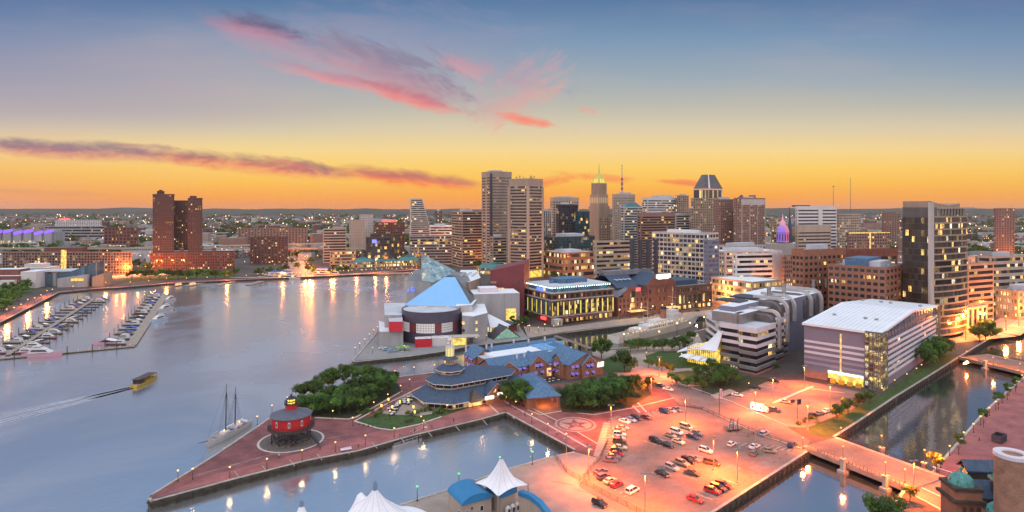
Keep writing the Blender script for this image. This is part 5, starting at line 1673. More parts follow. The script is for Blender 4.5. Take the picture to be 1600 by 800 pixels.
# upper silver block
mb = MB(); zu = Z1 + 6.0
mb.box(2, wr + 18, 10, wl + 6, Z1 + .9, zu, 0, 1)
mb.box(1, 10, 12, wl - 6, Z1 + .9, Z1 + 6, 0, 1)
b.part(mb, 'upper_block', [M['silver'], M['white_roof']])
mb = MB(); mb.box(6, wr + 16, 16, wl + 4, zu, zu + 2.6, 0, 1); mb.box(20, 30, 20, 34, zu + 2.6, zu + 3.4, 2); mb.box(36, 50, 20, 34, zu + 2.6, zu + 3.6, 2)
b.part(mb, 'roof_box', [M['purple_grey'], M['white_roof'], M['charcoal']])
M['duct'] = mat('duct_cladding', (.15, .13, .125), .45, .25, .4, metal=.35)
M['rim'] = mat('duct_rim_metal', (.62, .58, .57), .4, .12, .3, metal=.5)
def vault(x, w_, yb, yf, ztop, zbot, r, rim=True):
 prof = [(yb, ztop)]
 n = 9
 for i in range(n + 1):
  a = pi / 2 * i / n
  prof.append((yf + r - r * sin(a), ztop - r + r * cos(a)))
 prof.append((yf, zbot))
 mb = MB()
 t = 1.5
 inner = [(yb, ztop - t)] + [(yf + r - (r - t) * sin(pi / 2 * i / n), ztop - r + (r - t) * cos(pi / 2 * i / n)) for i in range(n + 1)] + [(yf + t, zbot)]
 k = len(prof)
 vs = [(x, y, z) for y, z in prof] + [(x, y, z) for y, z in inner] + [(x + w_, y, z) for y, z in prof] + [(x + w_, y, z) for y, z in inner]
 fs = []
 for i in range(k - 1):
  fs += [(i, i + 1, k + i + 1, k + i), (2 * k + i, 3 * k + i, 3 * k + i + 1, 2 * k + i + 1), (i, 2 * k + i, 2 * k + i + 1, i + 1), (k + i, k + i + 1, 3 * k + i + 1, 3 * k + i)]
 fs += [(0, k, 3 * k, 2 * k), (k - 1, 2 * k - 1, 4 * k - 1, 3 * k - 1)]
 mb.add(vs, fs, 0, False)
 mb.build('vault_rib', M['rim'], b.root)
 # metal skin between ribs, a little inside
 m2 = MB()
 n2 = len(prof)
 vs = []
 for y, z in inner:
  vs += [(x - 5.2, y + .8, z - .8), (x - 0.02, y + .8, z - .8)]
 m2.add(vs, [(2 * i, 2 * i + 1, 2 * i + 3, 2 * i + 2) for i in range(n2 - 1)])
 lft = [(x - 5.2, y + .8, z - .8) for y, z in inner]
 m2.add(lft + [(x - 5.2, yb, zbot)], [tuple(range(len(lft) + 1))])
 m2.build('vault_skin', M['duct'], b.root)
vault(wr * .40, 1.7, 18, -1.2, Z1 + 7.0, 9.5, 5)
vault(wr * .74, 1.9, 22, 2.4, Z1 + 11.0, 9.5, 7)
vault(wr * 1.08, 1.9, 26, 6.0, Z1 + 10.5, Z1 - 4, 7)
vault(wr * 1.52, 1.9, 28, 6.0, Z1 + 11.0, Z1 - 4, 7)
vault(wr * 1.82, 1.9, 28, 6.0, Z1 + 10.5, Z1 - 4, 7)
mb = MB(); mb.box(wr + .3, wr * 1.95, 9, 40, 0, Z1 + 8.0, 0, 1); b.part(mb, 'rear_wing', [M['purple_grey'], M['white_roof']])
for px, top in ((1201.5, 448), (1225, 443.5), (1271, 437), (1291, 435)):
 base = b.o + b.v * 20
 x = b.solve(px, b.u, base)
 p = base + b.u * x
 mb = MB(); zc = zat(top, p.y); mb.lathe([(1.1, Z1 + 6), (1.1, zc - 1.2), (1.35, zc - 1.0), (1.35, zc)], (x, 20, 0), 12); mb.build('steel_stack', M['silver'], b.root)
# white tensile canopy over the lit glass hall
tent = thing('tent_hall', 'white swooping tent roof over a golden lit glass hall at the laboratory end', 'hall', (b.o.x, b.o.y, 0), b.a)
mb = MB()
rows = []
for i in range(11):
 q = i / 10
 y = wl - 1 + 24 * q
 zu = 5.2 + (Z1 - 4.0) * (1 - q) ** 2.1
 zl = 9.6 - 5.0 * q + 1.2 * sin(pi * q)
 rows.append([(-6.5 + 2 * q, y, zl - .5), (-5.5 + 2 * q, y, zl), (-2.2, y, zl + (zu - zl) * .34), (.8, y, zl + (zu - zl) * .72), (3, y, zu), (16, y, zu + 1.0), (30, y - 3, zu - 3)])
mb.loft([r[::-1] for r in rows], 0, True, False)
mb.loft([[(x + .15, y, z - .25) for x, y, z in r] for r in rows], 0, True, False)
mb.build('canopy', M['canvas'], tent)
mb = MB(); mb.box(-4, 28, wl + 1, wl + 17, 0.2, 7.6); mb.build('glass_hall', M['lit_yellow'], tent)
mb = MB()
for i in range(14):
 y = wl + 1.5 + i * 1.15
 mb.box(-4.25, -4.02, y - .1, y + .1, 0.2, 9.0)
mb.build('mullions', M['timber'], tent)
for i in range(3):
 mb = MB()
 r0 = [(-13, wl + 2 + i * 6 - 2.6, 4.2), (-10, wl + 2 + i * 6 - 2.6, 5.0), (-4.5, wl + 2 + i * 6 - 2.6, 4.6)]
 r1 = [(-13, wl + 2 + i * 6 + 2.6, 4.2), (-10, wl + 2 + i * 6 + 2.6, 5.0), (-4.5, wl + 2 + i * 6 + 2.6, 4.6)]
 mb.loft([r0, [(x - .6, y + 2.6, z + .7) for x, y, z in r0], r1], 0, True, False)
 mb.loft([[(x, y, z - .2) for x, y, z in r1], [(x - .6, y + 2.6, z + .5) for x, y, z in r0], [(x, y, z - .2) for x, y, z in r0]], 0, True, False)
 mb.build('small_awning', M['canvas'], tent)
b.finish()
# ------------------------------------------------------------------ white roofed shed
M['mauve'] = mat('dull_mauve_panel', (0.34, 0.29, 0.36), 0.6, 0.06, 0.2)
o = G(1376, 611)
b = Bld('striped_hall', 'big violet-striped hall with plain white roof and glowing glass stair tower at its corner', 'hall', o, 44)
wl = b.solve(1256, b.v); wr = b.solve(1466, b.u)
zt = zat(520, o.y)
zr = zt + 4.0
mb = MB()
mb.prism([(4, 0.3), (wr - 4, 0.3), (wr - 4, wl), (0.3, wl), (0.3, 4)], 0, zt, 0, 0)
b.part(mb, 'wall', [M['purple_grey']])
mb = MB()
# low-pitched white roof, ridge along y
x0, x1 = -0.8, wr + .2
xm = wr * .5
prof = [(x0, zt + .05), (xm, zr), (x1, zt + .05)]
mb.add([(x, -0.6, z) for x, z in prof] + [(x, wl + .6, z) for x, z in prof] + [(x, -0.6, z - 1.0 * (i != 1) - 1.0 * (i == 1)) for i, (x, z) in enumerate(prof)] + [(x, wl + .6, z - 1.0) for x, z in prof],
       [(0, 1, 4, 3), (1, 2, 5, 4), (0, 3, 9, 6), (2, 8, 11, 5), (0, 6, 7, 1), (1, 7, 8, 2)])
b.part(mb, 'roof', M['white_roof'])
mb = MB()
for i in range(1, 16):
 y = wl * i / 16
 for (xa, za), (xb, zb_) in zip(prof[:-1], prof[1:]):
  mb.add([(xa, y - .12, za + .06), (xb, y - .12, zb_ + .06), (xb, y + .12, zb_ + .06), (xa, y + .12, za + .06)], [(0, 1, 2, 3)])
b.part(mb, 'roof_seams', M['pale_roof'])
for i in range(7):
 x, y = RND.choice([xm * .4, xm * 1.5]), wl * (i + .5) / 7
 z = zt + (zr - zt) * (1 - abs(x - xm) / xm)
 mb = MB(); mb.box(x, x + 1.4, y, y + 1.4, z - .2, z + .9); mb.build('roof_vent', M['silver'], b.root)
mb = MB(); mb.add([(0.35, 0.25, zt - 1), (wr - 4, 0.25, zt - 1), (wr - 4, .25, zt), (xm, 0.25, zr - .9), (0.35, .25, zt)], [(0, 1, 2, 3, 4)]); b.part(mb, 'gable_glass', M['gblue'])
nf = 7
for k in range(nf):
 z = 4 + (zt - 8) * k / nf
 hh = (zt - 8) / nf
 if 0 < k < 6:
  mb = MB(); mb.box(0.0, 0.3, 6.5, wl - .2, z, z + hh * .42); mb.build('white_band', M['lilac'] if k > 2 else M['mauve'], b.root)
 mb = MB(); mb.box(6.2, wr - 5, 0.0, 0.3, z, z + hh * .5); mb.build('white_band', M['lilac'], b.root)
 n = 26
 mb = MB(); mb.box(6.2, wr - 5, 0.16, 0.28, z + hh * .5, z + hh); mb.build('window_row', M['gblue'], b.root)
 mb = MB()
 for i in range(n):
  x = 6.2 + (wr - 11.2) * i / n
  mb.box(x, x + .35, 0.05, 0.16, z + hh * .5, z + hh)
 mb.build('mullions', M['purple_grey'], b.root)
mb = MB()
for i in range(18):
 x = 6.2 + (wr - 11.2) * i / 18
 mb.box(x, x + .25, 0.0, 0.2, zt - 4, zt - 0.2 + (zr - zt) * (1 - abs(x - xm) / xm) * .8 - 1)
for z in (zt - 3.9, zt - 1.6):
 mb.box(6.2, wr - 5, -0.02, 0.18, z, z + .25)
b.part(mb, 'gable_mullions', M['charcoal'])
mb = MB(); mb.box(-0.1, 0.25, wl * .5 - .3, wl * .5 + .3, 3.5, zt - 3); b.part(mb, 'amber_light_strip', M['lit_warm'])
mb = MB(); mb.box(0.05, 0.3, 6.4, wl - .2, 0.1, 3.6); b.part(mb, 'brick_foot', M['brick_pale'])
def stair(x0, x1, y0, y1, top):
 mb = MB(); mb.box(x0, x1, y0, y1, top, top + .6);
 for z in range(0, int(top), 2):
  mb.box(x0 - .12, x1 + .12, y0 - .12, y1 + .12, z + 0.1, z + .32)
 n = 4
 for i in range(n + 1):
  x = x0 + (x1 - x0) * i / n; y = y0 + (y1 - y0) * i / n
  mb.box(x - .12, x + .12, y0 - .2, y0, 0, top); mb.box(x0 - .2, x0, y - .12, y + .12, 0, top)
 mb.build('stair_frame', M['grey_dark'], b.root)
 k = int(top // 4)
 for i in range(k):
  m2 = MB(); m2.box(x0 + .02, x1, y0 + .02, y1, top * i / k + .05, top * (i + 1) / k - .05); m2.build('stair_glazing', M['gstair'], b.root)
M['gstair'] = glass('stair_tower_glass', 0.95, cell=(2.5, 2.5, 2.0), strength=1.0, warm=(1.0, 0.66, 0.14), cool=0.3)
stair(-1.2, 6.0, -1.2, 6.0, zt - 0.5)
stair(wr - 4.6, wr + .6, -0.8, 3.5, zt - .5)
mb = MB(); mb.box(-0.6, -0.05, 7, 22, 4.2, 5.2); b.part(mb, 'lit_door_canopy', M['lit_white'])
mb = MB(); mb.box(-0.05, 0.2, 7, 22, 0.2, 4.1); b.part(mb, 'lit_doorway', M['lit_yellow'])
for i in range(4):
 mb = MB(); mb.obox((-1.6, 8.5 + i * 3.6), (0, 1), 2.2, 1.2, 0, 1.8); mb.build('loading_bin', M['yellow'], b.root)
# ------------------------------------------------------------------ aquarium
ac = AT(674, 384)
aq = thing('aquarium', 'aquarium with sloping sky-blue roof, dark round drum and glass pyramid above the water', 'aquarium', (ac.x, ac.y, 0))
A0 = Vector((ac.x, ac.y, 0))
def lp(px, y, z=0):
 p = AT(px, y, z) - A0
 return (p.x, p.y, z)
def aqpoly(pts, z0, z1, name, mats, top=1):
 mb = MB(); mb.prism([lp(*p)[:2] for p in pts], z0, z1, 0, top); return mb.build(name, mats, aq)
R_ = 18.6
mb = MB(); mb.lathe([(R_, 0), (R_, 6.4)], (0, 0, 0), 56); mb.lathe([(R_, 12.4), (R_, 19), (R_ - .8, 19.0), (R_ - .8, 18.2), (0.01, 18.2)], (0, 0, 0), 56); mb.lathe([(R_ - .5, 6.4), (R_ - .5, 12.4)], (0, 0, 0), 56)
dr = mb.build('drum', mat('slate_violet_metal', (0.085, 0.075, 0.11), 0.5, 0.1, 0.2), aq)
mb = MB(); mb.add([(17.7 * cos(2 * pi * i / 56), 17.7 * sin(2 * pi * i / 56), 18.6) for i in range(56)], [tuple(range(56))]); mb.build('drum_roof', M['pale_roof'], aq)
mg = glass('gallery_grid_glass', 0.0, tint=(0.4, 0.4, 0.42)); mgl = lit('pale_lit_gallery', (0.95, 0.86, 0.85), 0.62)
for a0, a1, m_, nm in ((198, 232, mgl, 'gallery_window'), (233, 247, M['maroon'], 'maroon_panel'), (248, 284, mgl, 'gallery_window'), (285, 296, M['maroon'], 'maroon_panel'), (297, 322, mgl, 'gallery_window'), (323, 336, M['maroon'], 'maroon_panel')):
 mb = MB(); n = 12
 rr_ = R_ - .25
 r0 = [(rr_ * cos(radians(a0 + (a1 - a0) * i / n)), rr_ * sin(radians(a0 + (a1 - a0) * i / n)), 6.6) for i in range(n + 1)]
 mb.loft([r0, [(x, y, 12.2) for x, y, z in r0]], 0, True, False)
 w_ = mb.build(nm, m_, aq)
 if nm == 'gallery_window':
  mb = MB()
  for i in range(n + 1):
   a = radians(a0 + (a1 - a0) * i / n)
   mb.obox(((rr_ + .12) * cos(a), (rr_ + .12) * sin(a)), (-sin(a), cos(a)), 0.22, 0.16, 6.6, 12.2)
  for z in (8.0, 9.4, 10.8):
   q = [((rr_ + .1) * cos(radians(a0 + (a1 - a0) * i / n)), (rr_ + .1) * sin(radians(a0 + (a1 - a0) * i / n))) for i in range(n + 1)]
   mb.loft([[(x, y, z) for x, y in q], [(x, y, z + .2) for x, y in q]], 0, False, False)
  mb.build('muntins', M['purple_grey'], w_)
mb = MB(); mb.box(-9, -3, 2, 5, 18.3, 19.2); mb.box(1, 5, -2, 0.5, 18.3, 18.9); mb.box(9, 11, 3, 4.5, 18.3, 19.4); mb.build('roof_plant', M['lilac'], aq)
# side blocks
aqpoly([(601, 372), (628, 372), (634, 420), (600, 420)], 0, 16.5, 'left_block', [M['grey'], M['pale_roof']])
aqpoly([(593, 360), (630, 360), (629, 371.9), (592, 395)], 0, 8.8, 'left_step', [M['grey'], M['white_roof']])
aqpoly([(608, 357.5), (629, 357.5), (629, 371.5), (607, 368)], 9.2, 15.2, 'red_box', [M['red_panel'], M['pale_roof']])
aqpoly([(722, 374), (739, 370), (762, 383), (757, 420), (722, 420)], 0, 16, 'right_block', [M['grey'], M['white_roof']])
aqpoly([(712, 382), (738, 388), (745, 410), (715, 408)], 16, 20.3, 'right_upper_block', [M['offwhite'], M['white_roof']])
for px, zz in ((724, 11.5), (724, 6.8)):
 p = lp(px, 373.4)
 mb = MB(); mb.lathe([(1.0, -.2), (1.0, .2), (0.01, .2)], (0, 0, 0), 14)
 o_ = mb.build('porthole', M['lit_warm'] if zz > 8 else M['g0'], aq); o_.location = (p[0], p[1] - .3, zz); o_.rotation_euler.x = pi / 2
for zz in (12, 7.6, 3.4):
 p = lp(744, 373)
 mb = MB(); mb.lathe([(1.0, -.2), (1.0, .2), (0.01, .2)], (0, 0, 0), 14)
 o_ = mb.build('porthole', M['lit_warm'], aq); o_.location = (p[0], p[1] - .4, zz); o_.rotation_euler = (pi / 2, 0, radians(28))
# the sloping blue roof
a, b_, c_, d_ = lp(632, 392, 19.6), lp(738, 386, 19.0), lp(711, 430, 33.2), lp(694.5, 430, 33.2)
e1, e2 = lp(700, 470, 30), lp(742, 450, 20)
mb = MB()
mb.add([a, b_, c_, d_], [(0, 1, 2, 3)], 0)
wl_ = lp(650, 450, 29)
mb.add([a, d_, (d_[0], d_[1] + 4, 30), (a[0] + 6, a[1] + 16, 19.6)], [(0, 1, 2, 3)], 1)
mb.add([b_, (b_[0] + 2, b_[1] + 22, 19), (c_[0] + 1, c_[1] + 8, 31), c_], [(0, 1, 2, 3)], 1)
z0 = 16
mb.add([a, b_, (b_[0], b_[1], z0), (a[0], a[1], z0)], [(0, 3, 2, 1)], 2)
mb.build('sloping_roof', [M['sky_blue_roof'], M['grey_dark'], M['offwhite']], aq)
# rear blocks
aqpoly([(635, 442), (672, 428), (735, 440), (728, 500), (648, 520)], 0, 29.2, 'rear_block', [M['grey'], M['tar']])
aqpoly([(713, 452), (733, 436), (751, 462), (745, 520), (720, 520)], 0, 29.0, 'rear_side_block', [M['tan'], M['white_roof']])
mb = MB()
for i in range(9):
 p = lp(718 + i * 3, 470 + (i % 3) * 10)
 mb.box(p[0], p[0] + 2.2, p[1], p[1] + 2.2, 29, 30.3)
mb.build('roof_plant', M['pale_roof'], aq)
# glass pyramid
ap = lp(658.6, 455, zat(396, 455))
p1, p2, p3 = lp(658.6, 440, 29.4), lp(678, 428, 29.4), lp(712.5, 470, zat(424, 470))
pb = lp(660, 480, 29.4)
mb = MB()
mb.add([ap, p1, p2, p3, pb], [(0, 1, 2), (0, 2, 3), (0, 3, 4), (0, 4, 1)], 0)
py_ = mb.build('glass_pyramid', glass('pyramid_glass', 0.14, cell=(3.5, 3.5, 3.5), tint=(0.26, 0.40, 0.42), strength=0.6, spec=0.9), aq)
mb = MB()
V = [Vector(p) for p in (ap, p1, p2, p3)]
for q in (V[1], V[2], V[3]):
 mb.tube([V[0], q], .22, 4)
mb.tube([V[1], V[2], V[3]], .22, 4)
for k in range(1, 9):
 t_ = k / 9
 mb.tube([V[0].lerp(V[1], t_), V[0].lerp(V[2], t_), V[0].lerp(V[3], t_)], .09, 3)
 mb.tube([V[0], V[2].lerp(V[3], t_)], .07, 3)
 mb.tube([V[0], V[1].lerp(V[2], t_)], .07, 3)
mb.build('glazing_bars', M['silver'], py_)
# blue neon marks on the rear wall
q0 = Vector(lp(637, 441.2)); q1 = Vector(lp(652, 435.6))
dq = (q1 - q0)
mb = MB()
for (u_, zz, w_, h_) in ((0.06, 21.0, .12, .5), (.12, 21.6, .10, 1.4), (.2, 22.4, .09, 1.0), (.5, 22.0, .10, 2.9), (.58, 24.4, .2, .6), (.6, 22.0, .22, .6), (.74, 22.4, .08, 1.3)):
 c = q0 + dq * u_
 mb.obox((c.x - .3, c.y - .6), (dq.x, dq.y), dq.length * w_, .3, zz, zz + h_)
mb.build('neon_mark', M['lit_blue'], aq)
# maroon wall building with lit letters
o = AT(766, 455)
e = AT(819, 452)
b = Bld('maroon_hall', 'windowless maroon hall with a rising roof line and small lit letters', 'hall', o, math.degrees(atan2((e - o).y, (e - o).x)))
w = (e - o).length
zL, zR = zat(423, 455), zat(411.5, 452)
mb = MB(); mb.prism([(0, 0), (w, 0), (w, 40), (0, 40)], 0, [zL, zR, zR, zL]); b.part(mb, 'wall', [M['maroon'], M['tar']][:1])
mb = MB()
for i, x in enumerate([.24, .27, .30, .33, .36, .39, .47, .50, .53, .57, .60, .62]):
 mb.box(w * x, w * x + .55 + .2 * (i % 2), -.25, 0, 21.2 - .4 * (i > 5), 22.4 - .5 * (i > 5))
b.part(mb, 'lit_lettering', M['lit_warm'])
mb = MB(); mb.box(w * .015, w * .18, -.2, 0, 25.6, 27.2); b.part(mb, 'faded_lettering', M['tan'])
mb = MB(); mb.box(w * .83, w * .86, -.1, 0, 24, 27); b.part(mb, 'vent', M['charcoal'])
o = AT(740, 418)
e = AT(812, 424)
b = Bld('concrete_hall', 'low concrete hall with a glowing yellow wall patch and roof sheds before the maroon hall', 'hall', o, math.degrees(atan2((e - o).y, (e - o).x)))
w = (e - o).length
mb = MB(); mb.box(0, w, 0, 24, 0, zat(459, 420), 0, 1); mb.box(5, w * .55, 6, 18, zat(459, 420), zat(449, 430), 2, 1); b.part(mb, 'wall', [M['grey'], M['white_roof'], M['lilac']])
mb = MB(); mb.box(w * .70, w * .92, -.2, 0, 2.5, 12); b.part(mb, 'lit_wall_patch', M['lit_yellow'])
mb = MB(); mb.box(w * .5, w * .58, -.2, 0, 1, 4.5); b.part(mb, 'lit_doorway', M['lit_yellow'])
# dolphin pavilion pieces beside the aquarium
p = AT(772, 392)
b = Bld('glow_pavilion', 'white-roofed pavilion with orange glowing glass sides next to the grey aquarium block', 'pavilion', p, 34)
mb = MB(); mb.loft([[(-4, -2, 5.5), (12, -2, 5.5), (12, 12, 5.5), (-4, 12, 5.5)], [(-2, 5, 12), (0, 5, 12.6), (0, 7, 12.6), (-2, 7, 12)]], 0, capb=True, capa=True); b.part(mb, 'roof', M['white_roof'])
mb = MB(); mb.box(-3, 11, -1, 11, 0, 5.2); b.part(mb, 'glazed_wall', M['g4'])
p = AT(792, 382)
b = Bld('glass_wedge', 'dark wedge roof with green lit glass gable in front of the floodlit office', 'pavilion', p, 24)
mb = MB(); gable(mb, -9, 9, 0, 22, 0.3, 7.0, 'y', 0, 0.2); b.part(mb, 'roof', M['charcoal'])
mb = MB(); mb.add([(-8.6, 0.1, .2), (8.6, .1, .2), (0, .1, 6.6)], [(0, 1, 2)]); b.part(mb, 'lit_gable', M['lit_green'])
p = AT(797, 404)
b = Bld('dark_pavilion', 'small dark square pavilion between glowing pavilion and maroon hall', 'pavilion', p, 24)
mb = MB(); mb.box(-5, 5, 0, 8, 0, 4.5); b.part(mb, 'wall', M['maroon'])
mb = MB(); mb.loft([[(-6, -1, 4.5), (6, -1, 4.5), (6, 9, 4.5), (-6, 9, 4.5)], [(0, 4, 7)] * 4], 0); b.part(mb, 'roof', M['slate_dark'])
# entrance kiosks on the wharf front
p = AT(705, 352)
for nm, lab, (x0, x1, y, h), m_ in (('red_container', 'bright red container booth below the round drum', (649, 674, 357, 5.0), M['red_panel']),
                                   ('white_shed', 'long pale grey shed right of the red container booth', (675, 703, 360, 5.0), M['white'])):
 a = AT(x0, y); e = AT(x1, y + 3)
 b = Bld(nm, lab, 'shed', a, 12)
 w = (e - a).length
 mb = MB(); mb.box(0, w, 0, 6, 0, h, 0, 1)
 for i in range(int(w / .9)):
  mb.box(i * .9, i * .9 + .4, -.12, 0, .2, h - .2)
 b.part(mb, 'body', [m_, M['white_roof']])
 mb = MB(); mb.box(1, 3, 1, 3, h, h + .7); mb.box(5, 7.5, 1, 3, h, h + .7); b.part(mb, 'roof_plant', M['lilac'])
a = AT(705, 362)
b = Bld('yellow_entrance', 'yellow lit glass entrance porch with flat canopy left of the portholed block', 'porch', a, 14)
mb = MB(); mb.box(0, 9, 0, 5, 0.1, 4.6); b.part(mb, 'lit_glazing', M['lit_yellow'])
mb = MB(); mb.box(-1, 17, -2, 6, 4.7, 5.2); mb.box(-.4, 0, -.3, 5.2, 0, 4.7); mb.box(4, 4.2, -.2, 0, 0, 4.7); mb.box(9, 9.3, -.3, 5.2, 0, 4.7); b.part(mb, 'canopy', M['offwhite'])
# ------------------------------------------------------------------ harbour hotel on pier 5
HA = 31.0
ho_ = G(790, 600)
b = Bld('harbour_hotel', 'brick harbour hotel with blue slate gables, purple awnings and a white flat middle roof', 'hotel', ho_, HA)
BR = M['brick_orange']
def awn(x, y, z, w=1.9, axis='R'):
 mb = MB()
 if axis == 'R':
  v = [(x - w / 2, y, z + 1.0), (x + w / 2, y, z + 1.0), (x + w / 2, y - 1.3, z), (x - w / 2, y - 1.3, z)]
 else:
  v = [(x, y - w / 2, z + 1.0), (x - 1.3, y - w / 2, z), (x - 1.3, y + w / 2, z), (x, y + w / 2, z + 1.0)]
 mb.add(v + [(p[0], p[1], p[2] - .12) for p in v], [(0, 3, 2, 1) if axis == 'R' else (0, 3, 2, 1), (4, 5, 6, 7), (2, 3, 7, 6), (0, 1, 5, 4), (1, 2, 6, 5), (0, 4, 7, 3)])
 mb.build('awning', M['purple'], b.root)
def wing(x0, x1, y0, y1, ze, zr, axis, name):
 mb = MB(); mb.box(x0, x1, y0, y1, 0, ze)
 if axis == 'y':
  for y in (y0, y1):
   mb.add([(x0, y, ze), (x1, y, ze), ((x0 + x1) / 2, y, zr - .3)], [(0, 1, 2) if y == y0 else (0, 2, 1)])
 else:
  for x in (x0, x1):
   mb.add([(x, y0, ze), (x, y1, ze), (x, (y0 + y1) / 2, zr - .3)], [(0, 2, 1) if x == x0 else (0, 1, 2)])
 b.part(mb, 'wall', BR, None)
 mb = MB(); gable(mb, x0, x1, y0, y1, ze, zr, axis, 0, .6); b.part(mb, 'roof', M['slate'])
def gable_front(x0, x1, y0, ze, zr, depth=9):
 mb = MB(); mb.box(x0, x1, y0, y0 + 3, 0, ze); mb.add([(x0, y0, ze), (x1, y0, ze), ((x0 + x1) / 2, y0, zr - .3)], [(0, 1, 2)])
 b.part(mb, 'gable_wall', BR)
 mb = MB(); gable(mb, x0, x1, y0 + .3, y0 + depth, ze, zr, 'y', 0, .5); b.part(mb, 'gable_roof', M['slate'])
 mb = MB(); xm = (x0 + x1) / 2
 for s_ in (-1, 1):
  mb.add([(xm + s_ * (x1 - x0) / 2 * 1.1, y0 - .35, ze - .45), (xm + s_ * (x1 - x0) / 2 * 1.1, y0 - .35, ze + .1), (xm, y0 - .35, zr + .25), (xm, y0 - .35, zr - .4)], [(0, 1, 2, 3), (3, 2, 1, 0)])
 b.part(mb, 'barge_board', M['lilac'])
 for s_ in (-1, 1):
  mb = MB(); mb.add([(xm + s_ * .4, y0 - .06, ze + .2), (xm + s_ * 1.7, y0 - .06, ze + .2), (xm + s_ * .4, y0 - .06, ze + 1.5)], [(0, 1, 2), (2, 1, 0)]); mb.build('attic_window', M['g0'], b.root)
 for s_ in (-1, 1):
  link('window', win_mesh(1.5, 1.9, M['g1'], M['lilac'], 'R'), b.root, None, (xm + s_ * 1.2, y0, ze - 2.2))
  awn(xm + s_ * 1.2, y0 - .1, ze - 0.8)
  link('window', win_mesh(1.5, 1.9, M['g1'], M['lilac'], 'R'), b.root, None, (xm + s_ * 1.9, y0, ze - 5.6))
  awn(xm + s_ * 1.9, y0 - .1, ze - 4.2)
ZE, ZRG = 7.0, 11.0
wing(-7, 27, 0, 13, ZE, ZRG, 'x', 'front')
wing(-3, 8, 25, 37, ZE, 11.0, 'y', 'rear')
wing(8.2, 50, 27, 38, ZE, 9.8, 'x', 'rear')
wing(29, 50, -10, 10, ZE, 11.2, 'y', 'right')
wing(40, 51, 10.2, 27, ZE, 9.4, 'y', 'right')
mb = MB(); mb.box(-2, 40, 13.5, 26.5, 0, ZE + 1.2, 0, 1); mb.box(2, 30, 15, 25, ZE + 1.2, ZE + 2.2, 2); mb.box(30, 52, 26.2, 26.8, ZE, ZE + 2.4, 3); mb.box(39, 39.6, 6, 26, ZE, ZE + 2.2, 3)
for i in range(9):
 mb.box(32 + (i % 3) * 2.4, 33.4 + (i % 3) * 2.4, 15 + (i // 3) * 3, 16.4 + (i // 3) * 3, ZE + 1.2, ZE + 2.3, 3)
b.part(mb, 'flat_roof', [BR, M['pale_roof'], M['white_roof'], M['sky_blue_roof']])
gable_front(-5, 5, -2.4, ZE, 11.0)
gable_front(12.5, 22, -1.6, ZE + .4, 11.6)
gable_front(36, 45, -11.2, ZE - .6, 10.6)
# wing C left-facing gable
mb = MB(); mb.box(27.6, 30, -7, 3, 0, ZE); mb.add([(27.6, -7, ZE), (27.6, 3, ZE), (27.6, -2, 10.8)], [(0, 2, 1)]); b.part(mb, 'gable_wall', BR)
mb = MB(); gable(mb, 27.7, 38, -7, 3, ZE, 11.1, 'x', 0, .5); b.part(mb, 'gable_roof', M['slate'])
for y in (-3.4, -.6):
 for z in (ZE - 2.2, ZE - 5.6):
  link('window', win_mesh(1.5, 1.9, M['g1'], M['lilac'], 'L'), b.root, None, (27.6, y, z)); awn(27.5, y, z + 1.4, 1.9, 'L')
for x in (31, 33.4):
 for z in (ZE - 2.6, ZE - 6.0):
  link('window', win_mesh(1.5, 1.9, M['g1'], M['lilac'], 'R'), b.root, None, (x, -10, z)); awn(x, -10.1, z + 1.4)
for x in (7.2, 9.8, 24.5):
 for z in (ZE - 2.4, ZE - 5.9):
  link('window', win_mesh(1.6, 1.9, M['g1'], M['lilac'], 'R'), b.root, None, (x, 0, z)); awn(x, -.1, z + 1.4)
for y in (27, 29.5, 33):
 for z in (ZE - 2.4, ZE - 5.6):
  link('window', win_mesh(1.4, 1.8, M['g1'], M['lilac'], 'L'), b.root, None, (-3, y, z)); awn(-3.1, y, z + 1.4, 1.8, 'L')
for y in (2.5, 6, 9.5):
 link('window', win_mesh(1.4, 1.8, M['g1'], M['lilac'], 'L'), b.root, None, (-7, y, ZE - 2.6)); awn(-7.1, y, ZE - 1.2, 1.8, 'L')
mb = MB(); mb.box(46.2, 50.2, -10.4, -10.05, 3.9, 6.2); b.part(mb, 'backlit_sign', M['lit_white'])
mb = MB(); mb.box(23.2, 25.6, -.3, -.05, .4, 4.2); b.part(mb, 'lit_doorway', M['lit_warm'])
# chimneys and vents
for i in range(10):
 mb = MB(); x, y = RND.uniform(-4, 46), RND.choice([4, 8, 31, 34]); mb.box(x, x + .7, y, y + .7, 8.5, 11.6); mb.build('vent', M['lilac'], b.root)
# porte-cochere
pc = G(836, 640)
lx, ly = b.L(pc)
q = Bld('entrance_canopy', 'blue hip-roofed carriage entrance glowing orange inside', 'porch', pc, 14)
mb = MB()
w, dd, ze = 10.5, 26, 5.0
for x in (0, w - .8):
 for y in (0, 8, 16, 24):
  mb.box(x, x + .8, y, y + .8, 0, ze)
mb.box(-.2, w + .2, -.2, .6, ze - .9, ze); mb.box(-.2, .6, .6, dd, ze - .9, ze); mb.box(w - .6, w + .2, .6, dd, ze - .9, ze)
mb.box(-2.8, -.3, 1, 10, 0, ze, 0); mb.box(0.8, w - .8, 14, 15, 0, ze - .9)
q.part(mb, 'wall', M['brick_orange'])
mb = MB(); mb.loft([[(-3.4, -1, ze), (w + .8, -1, ze), (w + .8, dd, ze), (-3.4, dd, ze)], [(w * .35, 7, ze + 4), (w * .5, 7, ze + 4), (w * .5, dd - 4, ze + 4), (w * .35, dd - 4, ze + 4)]], 0, capb=True); q.part(mb, 'roof', M['slate'])
